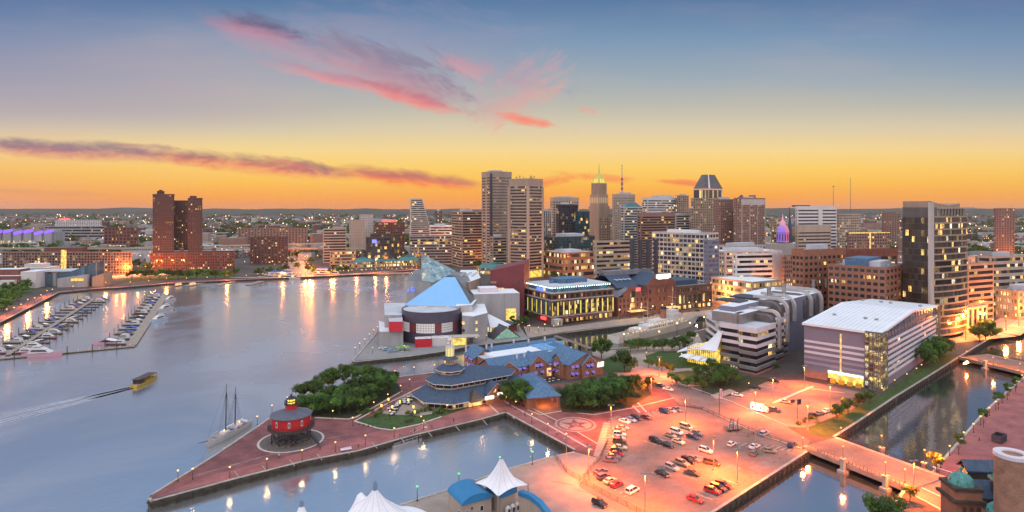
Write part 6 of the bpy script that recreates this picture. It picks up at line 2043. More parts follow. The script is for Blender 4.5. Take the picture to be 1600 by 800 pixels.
mb = MB(); mb.box(1, w - 1, 1, 13.5, ze - .3, ze - .1); q.part(mb, 'lit_ceiling', M['lit_warm'])
ld = bpy.data.lights.new('canopy_light', 'POINT'); ld.energy = 2600; ld.color = (1, .45, .1); ld.shadow_soft_size = .6
link('canopy_light', ld, q.root, None, (w / 2, 3, ze - 1.2))
# courtyard terrace furniture
for i in range(14):
 x, y = 8 + (i % 7) * 2.6 + RND.uniform(-.4, .4), -9 + (i // 7) * 3.4
 p = b.o + b.u * x + b.v * y
 t = thing('terrace_table', 'pale terrace table with dark chairs in the hotel courtyard', 'table', (p.x, p.y, 0), 0, 'courtyard tables of the harbour hotel')
 mb = MB(); mb.lathe([(.6, .72), (.6, .76), (0.01, .76)], (0, 0, 0), 10); mb.build('table_top', M['white'], t)
 mb = MB(); mb.lathe([(.3, 0), (.06, .05), (.06, .72)], (0, 0, 0), 6); mb.build('table_leg', M['black'], t)
 for k in range(3):
  a = 2.1 * k + i
  mb = MB(); c = (1.0 * cos(a), 1.0 * sin(a)); mb.box(c[0] - .22, c[0] + .22, c[1] - .22, c[1] + .22, .42, .47); mb.box(c[0] - .22, c[0] + .22, c[1] + .18, c[1] + .22, .47, .9)
  for sx in (-.2, .16):
   for sy in (-.2, .16):
    mb.box(c[0] + sx, c[0] + sx + .04, c[1] + sy, c[1] + sy + .04, 0, .42)
  mb.build('chair', M['black'], t)
# ------------------------------------------------------------------ tiered restaurant
rc = AT(703, 260)
b = Bld('tiered_restaurant', 'octagonal waterside restaurant with three tiers of dark slate roof and a lit white lantern tower', 'restaurant', rc, 33)
def octp(r, ext=0.0, z=0.0):
 out = []
 for k in range(8):
  a = radians(22.5 + 45 * k)
  x, y = r / cos(radians(22.5)) * cos(a), r / cos(radians(22.5)) * sin(a)
  out.append((x + (ext if x > 0 else 0), y, z))
 return out
EX = 24
mb = MB()
mb.loft([octp(15.0, EX, 3.1), octp(8.8, EX - 4, 6.9)], 0)
mb.loft([octp(15.0, EX, 2.75), octp(15.0, EX, 3.1)], 1)
b.part(mb, 'lower_roof', [M['slate_dark'], M['lilac']])
mb = MB(); mb.loft([octp(9.7, EX - 3, 9.2), octp(5.3, EX - 12, 11.8)], 0); mb.loft([octp(9.7, EX - 3, 8.9), octp(9.7, EX - 3, 9.2)], 1); mb.add(octp(5.3, EX - 12, 11.8), [tuple(range(8))], 0); b.part(mb, 'middle_roof', [M['slate_dark'], M['lilac']])
mb = MB(); mb.loft([octp(5.9, 0, 13.5), octp(2.6, 0, 15.6)], 0); mb.loft([octp(5.9, 0, 13.2), octp(5.9, 0, 13.5)], 1); mb.add(octp(2.6, 0, 15.6), [tuple(range(8))], 0); b.part(mb, 'upper_roof', [M['slate_dark'], M['lilac']])
mb = MB(); mb.loft([octp(3.5, 0, 17.6), octp(1.6, 0, 18.8)], 0, capa=True, capb=True); b.part(mb, 'cap_roof', M['slate_dark'])
mb = MB()
for r, e, z0, z1 in ((12.6, EX - .5, 0, 2.8), (8.5, EX - 4, 6.9, 8.95), (4.9, 0, 11.8, 13.3), (2.5, 0, 15.6, 17.6)):
 pts = octp(r, e)
 for i in range(8):
  A_, B_ = Vector(pts[i]), Vector(pts[(i + 1) % 8])
  n = max(1, int((B_ - A_).length / 2.6))
  for k in range(n):
   c = A_.lerp(B_, k / n)
   mb.box(c.x - .14, c.x + .14, c.y - .14, c.y + .14, z0, z1)
 for i in range(8):
  A_, B_ = Vector(pts[i]), Vector(pts[(i + 1) % 8])
  m_ = (A_ + B_) / 2
  mb.obox((m_.x, m_.y), (B_ - A_).xy, (B_ - A_).length, .1, z0, z0 + .5)
b.part(mb, 'frame', M['sand'])
for r, e, z0, z1, m_ in ((12.3, EX - .7, .1, 2.75, M['g3']), (8.2, EX - 4.2, 7.3, 8.9, M['g2']), (4.6, 0, 12.2, 13.25, M['g1']), (2.25, 0, 15.7, 17.6, M['g4'])):
 pts = octp(r, e)
 for i in range(8):
  mb = MB(); A_, B_ = pts[i], pts[(i + 1) % 8]
  mb.add([(A_[0], A_[1], z0), (B_[0], B_[1], z0), (B_[0], B_[1], z1), (A_[0], A_[1], z1)], [(0, 1, 2, 3)])
  mb.build('window', m_, b.root)
mb = MB(); mb.loft([[(x, y, 18.8) for x, y, z in octp(1.5)], [(x, y, 22.3) for x, y, z in octp(1.4)]], 0, capb=True); b.part(mb, 'lit_lantern', lit('floodlit_lantern', (1.0, 0.82, 0.15), 0.85))
mb = MB()
for k in range(8):
 x, y, z = octp(1.6)[k]
 mb.box(x - .14, x + .14, y - .14, y + .14, 18.8, 22.6)
mb.box(-1.5, 1.5, -1.5, 1.5, 22.4, 22.8)
for s1 in (-1, 1):
 for s2 in (-1, 1):
  mb.box(s1 * .8 - .12, s1 * .8 + .12, s2 * .8 - .12, s2 * .8 + .12, 22.8, 25.6)
mb.loft([[(-1, -1, 25.6), (1, -1, 25.6), (1, 1, 25.6), (-1, 1, 25.6)], [(0, 0, 27.2)] * 4], 0, capa=True)
b.part(mb, 'lantern_frame', M['white'])
# ridge lights on the left slope, entrance gable on the right
gx = b.L(G(778, 634))
gb = Bld('entrance_gable', 'brick gabled restaurant entrance with two glowing sign boards and a dark tent awning', 'porch', G(762, 633), 33)
mb = MB(); mb.box(0, 9, 0, 10, 0, 4.4); mb.add([(0, 0, 4.4), (9, 0, 4.4), (4.5, 0, 8.2)], [(0, 1, 2)]); gb.part(mb, 'wall', M['brick_orange'])
mb = MB(); gable(mb, 0, 9, .3, 14, 4.4, 8.4, 'y', 0, .6); gb.part(mb, 'roof', M['slate_dark'])
mb = MB()
for s_ in (-1, 1):
 mb.add([(4.5 + s_ * 5.1, -.4, 3.9), (4.5 + s_ * 5.1, -.4, 4.4), (4.5, -.4, 8.7), (4.5, -.4, 8.1)], [(0, 1, 2, 3), (3, 2, 1, 0)])
gb.part(mb, 'barge_board', M['lilac'])
for s_ in (-1, 1):
 mb = MB(); mb.add([(4.5 + s_ * .5, -.06, 4.8), (4.5 + s_ * 1.9, -.06, 4.8), (4.5 + s_ * .5, -.06, 6.2)], [(0, 1, 2), (2, 1, 0)]); mb.build('attic_window', M['g0'], gb.root)
mb = MB(); mb.box(4.6, 8.6, -.6, -.1, 3.4, 4.3); mb.box(5.8, 7.6, -.6, -.1, 2.9, 3.39); gb.part(mb, 'backlit_sign', M['lit_white'])
mb = MB(); mb.box(-1.8, 2.4, -1.3, -.9, 2.6, 4.0); gb.part(mb, 'backlit_sign', M['lit_white'])
mb = MB(); mb.loft([[(-9, -2, 2.9), (-1.9, -2, 2.9), (-1.9, 4, 2.9), (-9, 4, 2.9)], [(-5.5, 2, 6.6), (-5.0, 2, 6.6), (-5.0, 3, 6.6), (-5.5, 3, 6.6)]], 0, capb=True); gb.part(mb, 'tent_awning', M['bronze'])
mb = MB(); mb.box(-8, -2, 1.5, 1.7, .2, 2.8); gb.part(mb, 'lit_doorway', M['lit_warm'])
ld = bpy.data.lights.new('porch_light', 'POINT'); ld.energy = 1500; ld.color = (1, .55, .18); ld.shadow_soft_size = .5
link('porch_light', ld, gb.root, None, (-4, -3.0, 2.6))
# dining garden: parasol-less tables with gas lanterns
tb = None
spots = []
for i in range(60):
 px = RND.uniform(603, 652); py = RND.uniform(622, 653)
 if py < 660 - (px - 596) * 0.62 and py > 640 - (px - 600) * .5 and py < 656:
  spots.append((px, py))
spots = spots[:34]
pr = thing('dining_table', 'white clothed dining table with dark chairs on the restaurant garden terrace', 'table', (0, 0, 0), 0, 'dining tables in the restaurant garden')
mb = MB(); mb.lathe([(.75, .70), (.78, .74), (.7, .78), (0.01, .78)], (0, 0, 0), 10); mb.build('table_top', M['white'], pr)
mb = MB(); mb.lathe([(.35, 0), (.06, .06), (.06, .70)], (0, 0, 0), 6); mb.build('table_leg', M['black'], pr)
for k in range(4):
 a = pi / 2 * k + .4
 mb = MB(); c = (1.15 * cos(a), 1.15 * sin(a)); mb.box(c[0] - .25, c[0] + .25, c[1] - .25, c[1] + .25, .42, .48); mb.obox((c[0] + .22 * cos(a), c[1] + .22 * sin(a)), (-sin(a), cos(a)), .5, .06, .48, .95)
 for sx in (-.22, .18):
  for sy in (-.22, .18):
   mb.box(c[0] + sx, c[0] + sx + .05, c[1] + sy, c[1] + sy + .05, 0, .42)
 mb.build('chair', M['black'], pr)
for i, (px, py) in enumerate(spots):
 p = G(px, py); p.z = .14
 if i == 0:
  pr.location = p
 else:
  dup(pr, p, RND.uniform(0, 3))
for i, (px, py) in enumerate(((596, 642), (613, 644), (625, 636), (646, 644), (648, 652), (638, 633), (607, 632))):
 p = G(px, py); p.z = .14
 lab = ['amber patio heater at the terrace corner nearest the grove', 'amber patio heater in the middle of the front tables', 'amber patio heater at the back of the tables', 'amber patio heater beside the restaurant eave', 'small amber heater at the terrace front edge', 'amber heater by the restaurant wall', 'amber heater along the garden kerb'][i]
 h_ = thing('patio_heater', lab, 'heater', p)
 mb = MB(); mb.lathe([(.25, 0), (.2, .5), (.05, .55), (.05, 1.5)], (0, 0, 0), 8); mb.build('stand', M['black'], h_)
 mb = MB(); mb.lathe([(.22, 1.5), (.34, 2.4), (.1, 2.7)], (0, 0, 0), 8); mb.build('glow_tube', lit('amber_flame', (1.0, .42, .05), 5) if i == 0 else MATS['amber_flame'], h_)
 mb = MB(); mb.lathe([(.5, 2.7), (.05, 2.95)], (0, 0, 0), 10); mb.build('hood', M['black'], h_)
# ------------------------------------------------------------------ red screw-pile lighthouse
b = Bld('lighthouse', 'round red screw-pile lighthouse on iron legs with grey cone roof and amber lantern', 'lighthouse', lc, 0)
mb = MB(); mb.lathe([(6.5, 5.4), (6.5, 9.3)], (0, 0, 0), 40, 0);
for i in range(40):
 a = 2 * pi * i / 40
 mb.obox((6.52 * cos(a), 6.52 * sin(a)), (-sin(a), cos(a)), .12, .1, 5.4, 9.3, 0)
b.part(mb, 'house', M['red'])
mb = MB(); mb.lathe([(7.9, 4.9), (7.9, 5.3), (6.45, 5.4)], (0, 0, 0), 40); mb.lathe([(0.01, 4.7), (7.9, 4.9)], (0, 0, 0), 40); b.part(mb, 'gallery_floor', M['timber'])
mb = MB(); mb.lathe([(7.05, 9.2), (7.1, 9.4), (2.2, 11.2)], (0, 0, 0), 40); b.part(mb, 'roof', mat('lead_roof', (0.105, 0.11, 0.145), 0.55, 0.15, 0.6))
mb = MB(); mb.lathe([(2.0, 11.0), (2.0, 12.9)], (0, 0, 0), 20); b.part(mb, 'lantern_base', M['red'])
mb = MB(); mb.lathe([(2.35, 12.9), (2.35, 13.1), (1.5, 13.2)], (0, 0, 0), 20);
for i in range(12):
 a = 2 * pi * i / 12; mb.tube([(2.25 * cos(a), 2.25 * sin(a), 13.1), (2.25 * cos(a), 2.25 * sin(a), 14.0)], .05, 4)
mb.lathe([(2.28, 13.95), (2.28, 14.05)], (0, 0, 0), 20)
for i in range(8):
 a = 2 * pi * i / 8; mb.tube([(1.42 * cos(a), 1.42 * sin(a), 13.1), (1.42 * cos(a), 1.42 * sin(a), 14.9)], .07, 4)
mb.lathe([(1.8, 14.8), (0.5, 15.7), (.25, 15.8), (.35, 16.1), (0.03, 16.5), (0.03, 17.2)], (0, 0, 0), 16)
b.part(mb, 'lantern_gallery', M['black'])
mb = MB(); mb.lathe([(1.3, 13.2), (1.3, 14.8)], (0, 0, 0), 16); b.part(mb, 'lantern_glass', lit('amber_lantern', (1.0, .62, .06), 1.6))
for i in range(9):
 a = 2 * pi * i / 9 + .2
 r = 6.6 if i < 8 else 0
 mb = MB(); mb.tube([(r * cos(a), r * sin(a), 0), (r * cos(a) * .96, r * sin(a) * .96, 4.9)], .22, 8); mb.build('leg', M['black'], b.root)
mb = MB()
for i in range(8):
 a0, a1 = 2 * pi * i / 9 + .2, 2 * pi * (i + 1) / 9 + .2
 mb.tube([(6.6 * cos(a0), 6.6 * sin(a0), .4), (6.4 * cos(a1), 6.4 * sin(a1), 4.6)], .05, 4)
 mb.tube([(6.6 * cos(a0), 6.6 * sin(a0), .4), (0, 0, 4.6)], .05, 4)
b.part(mb, 'bracing', M['black'])
mb = MB()
for i in range(28):
 a = 2 * pi * i / 28
 mb.tube([(7.8 * cos(a), 7.8 * sin(a), 5.3), (7.8 * cos(a), 7.8 * sin(a), 6.4)], .05, 4)
for z in (5.8, 6.4):
 mb.tube([(7.8 * cos(2 * pi * i / 40), 7.8 * sin(2 * pi * i / 40), z) for i in range(41)], .045, 4, cap=False)
b.part(mb, 'railing', M['black'])
for i, a in enumerate((244, 284, 322, 204, 20, 90, 150)):
 a = radians(a)
 mb = MB(); mb.obox((6.56 * cos(a), 6.56 * sin(a)), (-sin(a), cos(a)), .75, .16, 6.5, 8.4)
 o_ = mb.build('window', M['white'], b.root)
 mb = MB(); mb.obox((6.66 * cos(a), 6.66 * sin(a)), (-sin(a), cos(a)), .4, .1, 6.8, 8.1); mb.build('pane', M['g0'], o_)
mb = MB()
for i in range(14):
 z = 5.2 - i * .37
 mb.box(6.6 + i * .32, 6.95 + i * .32, -4.6, -3.4, z - .08, z)
for y in (-4.65, -3.35):
 mb.tube([(6.6, y, 5.2), (11.1, y, .1)], .1, 4); mb.tube([(6.6, y, 6.2), (11.1, y, 1.1)], .05, 4)
 for i in range(6):
  mb.tube([(6.7 + i * .85, y, 5.1 - i * .98), (6.7 + i * .85, y, 6.1 - i * .98)], .04, 4)
b.part(mb, 'stair', M['black'])
rb = random.Random(5)
rk = MB()
for i in range(120):
 r, a = 7.0 * sqrt(rb.random()), rb.uniform(0, 6.28)
 rk.ball((r * cos(a), r * sin(a), .15), rb.uniform(.3, .75), 0, 6, 4, .6)
rk.v = [(x + rb.uniform(-.05, .05), y, z) for x, y, z in rk.v]
o_ = rk.build('riprap_stones', mat('riprap_stone', (0.16, 0.13, 0.11), 0.9, 0.4, 1.0)); o_.location = lc; tag(o_, kind='stuff')
# ------------------------------------------------------------------ boats
def hull_mb(L, Wd, fb, stern=0.75, sheer=0.5, mi=0, dmi=1, n=12, draft=.4):
 """bow at +x"""
 mb = MB()
 top, mid, bot = [], [], []
 for i in range(n + 1):
  t = i / n
  x = -L / 2 + L * t
  w = Wd / 2 * (stern + (1 - stern) * min(1, t * 2.6)) * (1 if t < .5 else max(0.0, 1 - ((t - .5) / .5) ** 2.3))
  z = fb + sheer * max(0, (t - .35) / .65) ** 1.6
  top.append((x + (.04 * L if t > .96 else 0), w, z)); bot.append((x - (.06 * L) * t ** 3, w * .72, -draft))
 rt = [(x, -w, z) for x, w, z in top]; rbm = [(x, -w, z) for x, w, z in bot]
 mb.loft([bot, top], mi, True, False);
 mb.loft([rt, rbm], mi, True, False)
 mb.add([top[0], rt[0], rbm[0], bot[0]], [(0, 1, 2, 3)], mi)
 k = n + 1
 mb.add([(x, w * .98, z - .12) for x, w, z in top] + [(x, -w * .98, z - .12) for x, w, z in top], [(k + i, k + i + 1, i + 1, i) for i in range(n)], dmi)
 return mb
HULLC = {'white': M['white'], 'navy': mat('navy_gelcoat', (0.02, 0.03, 0.09), .3, .05, 1), 'grey': M['offwhite'], 'rose': mat('pink_gelcoat', (0.70, 0.40, 0.50), .3, .05, 1), 'red': mat('dark_red_gelcoat', (0.3, .02, .03), .3, .05, 1), 'blue': mat('blue_canvas', (.08, .12, .5), .7, .1, 1), 'skyblue': mat('pale_blue_gelcoat', (.55, .68, .85), .35, .05, 1)}
def motor_yacht(label, L, kind='cruiser', hullm='white', group=None):
 r = thing('motor_yacht' if L > 9 else 'motor_boat', label, 'yacht' if L > 9 else 'boat', (0, 0, -500), 0, group)
 Wd = L * .29; fb = L * .095
 hull_mb(L, Wd, fb, .85, L * .05).build('hull', [HULLC[hullm], M['deck']], r)
 s = L / 14
 if kind == 'cruiser':
  prof = [(-.34 * L, fb), (.22 * L, fb + .3 * s), (.08 * L, fb + 1.5 * s), (-.02 * L, fb + 2.2 * s), (-.30 * L, fb + 2.2 * s)]
  mb = MB()
  def side(w):
   return [(x, w * (0.75 if z > fb + s else 1), z) for x, z in prof]
  mb.loft([side(-Wd * .36), side(Wd * .36)], 0, False, True, True, True)
  c = mb.build('cabin', HULLC['white'], r)
  mb = MB(); mb.loft([[(x, w, z) for x, z in ((.16 * L, fb + .75 * s), (.09 * L, fb + 1.42 * s), (-.24 * L, fb + 1.42 * s), (-.28 * L, fb + .75 * s))] for w in (-Wd * .368, Wd * .368)], 0, False, True, True, True); mb.build('cabin_window', M['car_glass'], c)
  mb = MB(); mb.box(-.26 * L, -.05 * L, -Wd * .26, Wd * .26, fb + 2.5 * s, fb + 2.62 * s);
  for x in (-.25 * L, -.07 * L):
   for y in (-Wd * .22, Wd * .22):
    mb.tube([(x, y, fb + 2.1 * s), (x, y, fb + 2.55 * s)], .05, 4)
  mb.build('flybridge_top', HULLC['white'], r)
 else:
  mb = MB(); mb.loft([[(x, w, z) for x, z in ((.20 * L, fb + .2), (.06 * L, fb + 1.0 * s), (-.05 * L, fb + 1.1 * s), (-.08 * L, fb))] for w in (-Wd * .34, Wd * .34)], 0, False, True, True, True); mb.build('windscreen', M['car_glass'], r)
  mb = MB(); mb.loft([[(-.36 * L, -Wd * .36, fb + .5 * s), (-.04 * L, -Wd * .36, fb + 1.2 * s), (-.04 * L, Wd * .36, fb + 1.2 * s), (-.36 * L, Wd * .36, fb + .5 * s)], [(-.34 * L, -Wd * .3, fb + .9 * s), (-.06 * L, -Wd * .3, fb + 1.6 * s), (-.06 * L, Wd * .3, fb + 1.6 * s), (-.34 * L, Wd * .3, fb + .9 * s)]], 0, capb=True); mb.build('canvas_cover', HULLC['blue'] if kind == 'covered' else M['canvas'], r)
 mb = MB()
 for s_ in (-1, 1):
  mb.tube([(.02 * L, s_ * Wd * .44, fb + .6 * s), (.3 * L, s_ * Wd * .36, fb + .9 * s), (.47 * L, 0, fb + 1.2 * s)], .035, 4)
 mb.build('bow_rail', M['silver'], r)
 return r
def put(r, p, a, label=None):
 r.location = (p[0], p[1], WZ + .05)
 r.rotation_euler.z = a
 return r
GW = lambda px, py: G(px, py, WZ)
# docks
d1a, d1b = GW(12, 556), GW(146, 469)
d2a, d2b = GW(205, 541), GW(259, 461)
bd0, bd1 = GW(-30, 565), GW(211, 542)
def dock(name, label, a, b_, w, z=-1.5):
 d = (b_ - a); L = d.length
 t = thing(name, label, 'dock', (a.x, a.y, z), atan2(d.y, d.x))
 mb = MB()
 n = int(L / 5)
 for i in range(n):
  mb.box(L * i / n + .05, L * (i + 1) / n - .05, -w / 2, w / 2, -.35, .12)
 mb.build('deck', M['deck'], t)
 mb = MB(); mb.box(0, L, -w / 2 + .2, w / 2 - .2, -.9, -.36); mb.build('float', M['rubber'], t)
 mb = MB()
 for i in range(n):
  x = L * (i + .5) / n
  mb.box(x - .12, x + .12, w / 2 - .4, w / 2 - .2, .12, 1.1)
 mb.build('power_pedestal', M['white'], t)
 return t
dock('floating_dock', 'long floating dock of the left marina row with finger piers both sides', d1a, d1b, 2.4)
dock('floating_dock', 'broad floating dock of the right marina row with yachts on its outer side', d2a, d2b, 5.5)
dock('floating_dock', 'front floating dock joining the two marina rows', bd0, bd1, 2.6)
piles, fingers = [], 0
fp = thing('finger_pier', 'narrow dark finger pier of the marina', 'finger pier', (0, 0, -500), 0, 'marina finger piers')
mb = MB(); mb.box(0, 13, -.5, .5, -.4, .1); mb.build('deck', M['timber'], fp)
mb = MB(); mb.box(.3, 12.8, -.4, .4, -.8, -.41); mb.build('float', M['rubber'], fp)
pp = thing('mooring_pile', 'dark timber mooring pile standing in the marina', 'pile', (0, 0, -500), 0, 'marina mooring piles')
mb = MB(); mb.lathe([(.22, -1.5), (.22, 4.2)], (0, 0, 0), 7); mb.build('pile', M['timber'], pp)
mb = MB(); mb.lathe([(.24, 4.2), (.02, 4.6)], (0, 0, 0), 7); mb.build('pile_cap', M['charcoal'], pp)
first = {'f': True, 'p': True}
def place(proto, key, loc, rz):
 if first[key]:
  first[key] = False
  proto.location = loc; proto.rotation_euler.z = rz
  return proto
 return dup(proto, loc, rz)
slips = []
dd1 = (d1b - d1a).normalized(); n1 = Vector((-dd1.y, dd1.x, 0))
L1 = (d1b - d1a).length
n = 16
fdir = Vector((1, 0.02, 0))
for i in range(n):
 c = d1a + dd1 * (4 + (L1 - 5) * i / (n - 1)); c.z = -1.55
 for s_ in (-1, 1):
  place(fp, 'f', c + Vector((s_ * 1.2, 0, 0)), 0 if s_ > 0 else pi)
  place(pp, 'p', (c.x + s_ * 14.5, c.y, -2.2), 0)
  slips.append((1, i, s_, c))
dd2 = (d2b - d2a).normalized(); L2 = (d2b - d2a).length
for i in range(15):
 c = d2a + dd2 * (3 + (L2 - 4) * i / 14); c.z = -1.55
 place(fp, 'f', c + Vector((-2.8, 0, 0)), pi)
 place(pp, 'p', (c.x - 16.5, c.y, -2.2), 0)
 slips.append((2, i, -1, c))
for i in range(6):
 c = bd0 + (bd1 - bd0) * (i + .3) / 6
 place(pp, 'p', (c.x, c.y - 1.8, -2.2), 0)
kinds = [motor_yacht('x', 12, 'cruiser', 'white'), motor_yacht('x', 11, 'open', 'white'), motor_yacht('x', 12, 'covered', 'grey'), motor_yacht('x', 12, 'cruiser', 'rose'), motor_yacht('x', 10, 'open', 'navy'), motor_yacht('x', 11.5, 'cruiser', 'red'), motor_yacht('x', 8.5, 'open', 'white'), motor_yacht('x', 12, 'covered', 'skyblue')]
knames = ['white flybridge cruiser', 'white open yacht with pale canvas', 'grey yacht under a blue cover', 'pink flybridge cruiser', 'navy open motor yacht', 'dark red cruiser', 'small white open motorboat', 'pale blue yacht under a blue cover']
occ = {(1, -1): {0: 3, 1: 6, 2: 0, 3: 4, 4: 2, 5: 0, 6: 1, 7: 7, 8: 6, 11: 0, 12: 2, 13: 1, 14: 4, 15: 0}, (1, 1): {0: 3, 1: 3, 2: 1, 3: 3, 4: 0, 5: 2, 6: 6, 7: 0, 8: 1, 10: 2, 14: 0, 15: 7}, (2, -1): {0: 3, 1: 0, 2: 2, 3: 7, 4: 0, 5: 1, 6: 4, 7: 5, 8: 0, 9: 0, 10: 2, 11: 6, 12: 1, 13: 0, 14: 7}}
used = set()
ordn = ['first', 'second', 'third', 'fourth', 'fifth', 'sixth', 'seventh', 'eighth', 'ninth', 'tenth', 'eleventh', 'twelfth', 'thirteenth', 'fourteenth', 'fifteenth', 'sixteenth']
for row, i, s_, c in slips:
 k = occ.get((row, s_), {}).get(i)
 if k is None:
  continue
 where = ('shore side of left dock' if s_ < 0 else 'open side of left dock') if row == 1 else 'inside right dock'
 lab = '%s, %s berth from front, %s' % (knames[k], ordn[i], where)
 off = 8.6 if row == 1 else 9.8
 y_off = 2.0
 loc = (c.x + s_ * off, c.y + y_off, WZ + .05)
 a = 0 if s_ > 0 else pi
 if k not in used:
  used.add(k)
  kinds[k].location = loc; kinds[k].rotation_euler.z = a; kinds[k]['label'] = lab; kinds[k]['group'] = 'boats moored in the marina'
  sc_ = RND.uniform(.9, 1.1); kinds[k].scale = (sc_,) * 3
 else:
  dup(kinds[k], loc, a, lab, 'boats moored in the marina', RND.uniform(.9, 1.12))
put(motor_yacht('large pink motor yacht moored along the front dock', 21, 'cruiser', 'rose'), GW(68, 557), radians(3))
put(motor_yacht('large pale pink cruiser tied bow-left behind the front dock, right row', 17, 'open', 'rose'), GW(166, 538), radians(184))
put(motor_yacht('big pale blue yacht facing the camera on the outer side of the right dock', 17, 'cruiser', 'skyblue'), GW(246, 502), radians(-98))
put(motor_yacht('big white yacht second in line outside the right dock', 17, 'cruiser', 'white'), GW(256, 485), radians(-98))
put(motor_yacht('white yacht third in line outside the right dock', 15, 'cruiser', 'white'), GW(264, 470), radians(-98))
put(motor_yacht('tiny white tender afloat beside the second outside yacht', 5, 'open', 'grey'), GW(271, 487), radians(20))
# excursion boats on the north-west shore
def excursion(label, c, L, a, roofm):
 r = thing('excursion_boat', label, 'tour boat', (0, 0, 0))
 hull_mb(L, 8, 2.0, .9, 1.0).build('hull', [M['white'], M['deck']], r)
 for k in range(3):
  l = L * (.42 - .05 * k)
  mb = MB(); mb.box(-l, l * .8, -3.5 + k * .3, 3.5 - k * .3, 1.9 + k * 2.6, 2.2 + k * 2.6); mb.box(-l + .3, l * .8 - .5, -3.2 + k * .3, 3.2 - k * .3, 2.2 + k * 2.6, 2.9 + k * 2.6); mb.build('deck_house', M['white'], r)
  if k < 2:
   mb = MB(); mb.box(-l + .5, l * .8 - .7, -3.0 + k * .3, 3.0 - k * .3, 2.9 + k * 2.6, 4.4 + k * 2.6); mb.build('window_row', M['g3'], r)
 mb = MB(); mb.loft([[(-L * .3, -3, 8.4), (L * .2, -3, 8.4), (L * .2, 3, 8.4), (-L * .3, 3, 8.4)], [(-L * .28, -.3, 9.8), (L * .18, -.3, 9.8), (L * .18, .3, 9.8), (-L * .28, .3, 9.8)]], 0, capb=True, capa=True); mb.build('awning', roofm, r)
 return put(r, c, a)
excursion('three-deck white tour boat with blue awning at the left end of the far quay', GW(436, 436), 50, radians(176), HULLC['blue'])
excursion('lower white tour boat with blue awning moored right of the larger tour boat', GW(508, 430), 42, radians(174), HULLC['blue'])
for i, (px, py, c, lab) in enumerate(((279, 447, 'red', 'small red water taxi at the brick apartment quay'), (301, 446, 'rose', 'small yellow-lit water taxi next to the red one'))):
 r = thing('water_taxi', lab, 'water taxi', (0, 0, 0))
 hull_mb(11, 3.6, 1.0, .9, .4).build('hull', [HULLC['red'] if i == 0 else M['yellow'], M['deck']], r)
 mb = MB(); mb.box(-4, 3.4, -1.6, 1.6, 2.9, 3.1);
 for x in (-3.8, -1.4, 1.0, 3.2):
  for y in (-1.5, 1.5):
   mb.tube([(x, y, 1), (x, y, 2.9)], .06, 4)
 mb.build('canopy', M['white'], r)
 mb = MB(); mb.box(-3.4, 3, -1.4, 1.4, 1.0, 2.6); mb.build('lit_cabin', M['lit_warm'], r)
 put(r, GW(px, py), radians(80))
for i, px in enumerate((293, 340, 387)):
 a = GW(px, 448 - i * 1.0)
 t = dock('landing_pier', ['floating landing pier between the red and yellow water taxis', 'floating landing pier in the middle of the brick apartment quay', 'short landing pier at the right end of the brick apartment quay'][i], a, a + Vector((2, 34, 0)), 6)
# yellow water taxi under way with its wake
r = thing('water_taxi', 'yellow water taxi with brown canopy under way in the open basin', 'water taxi', (0, 0, 0))
hull_mb(13, 4.2, 1.3, .8, .6).build('hull', [M['yellow'], M['deck']], r)
r.scale = (1.5, 1.15, .95)
mb = MB(); mb.box(-4.6, 3.6, -1.9, 1.9, 3.2, 3.45); mb.box(-5.6, -3.2, -1.7, 1.7, 3.45, 3.6)
b_ = mb.build('canopy', M['bronze'], r)
mb = MB()
for x in (-4.4, -2.4, -.4, 1.6, 3.4):
 for y in (-1.8, 1.8):
  mb.tube([(x, y, 1.2), (x, y, 3.2)], .07, 4)
mb.build('canopy_posts', M['bronze'], r)
mb = MB(); mb.box(-4.8, -2.6, -1.6, 1.6, 1.2, 3.2); mb.build('wheelhouse', M['timber'], r)
mb = MB()
for k in range(5):
 mb.box(-2 + k * 1.2, -1.4 + k * 1.2, -1.6, 1.6, 1.2, 1.75)
mb.build('benches', M['yellow'], r)
hd = (GW(252, 583) - GW(203, 606))
put(r, GW(228, 597), atan2(hd.y, hd.x))
wk = MB()
st0 = GW(206, 606); back = GW(0, 655)
dw = (back - st0).normalized(); nw = Vector((-dw.y, dw.x, 0))
for s_ in (-1, 1):
 for j, (spread, w_) in enumerate(((.02, 1.0), (.075, 1.1), (.14, .8))):
  n = 30
  vs = []
  for i in range(n + 1):
   d_ = 110 * i / n
   c = st0 + dw * d_ + nw * s_ * (1.2 + spread * d_ * (1 + .1 * sin(i * 1.3)))
   ww = w_ * (1 - i / n) * (.6 + .6 * RND.random())
   vs += [tuple(c + nw * ww + Vector((0, 0, .02))), tuple(c - nw * ww + Vector((0, 0, .02)))]
  wk.add(vs, [(2 * i, 2 * i + 1, 2 * i + 3, 2 * i + 2) for i in range(n)])
tag(wk.build('wake_foam', mat('wake_foam', (0.40, 0.40, 0.45), 0.35, 0.2, 0.4)), kind='stuff')
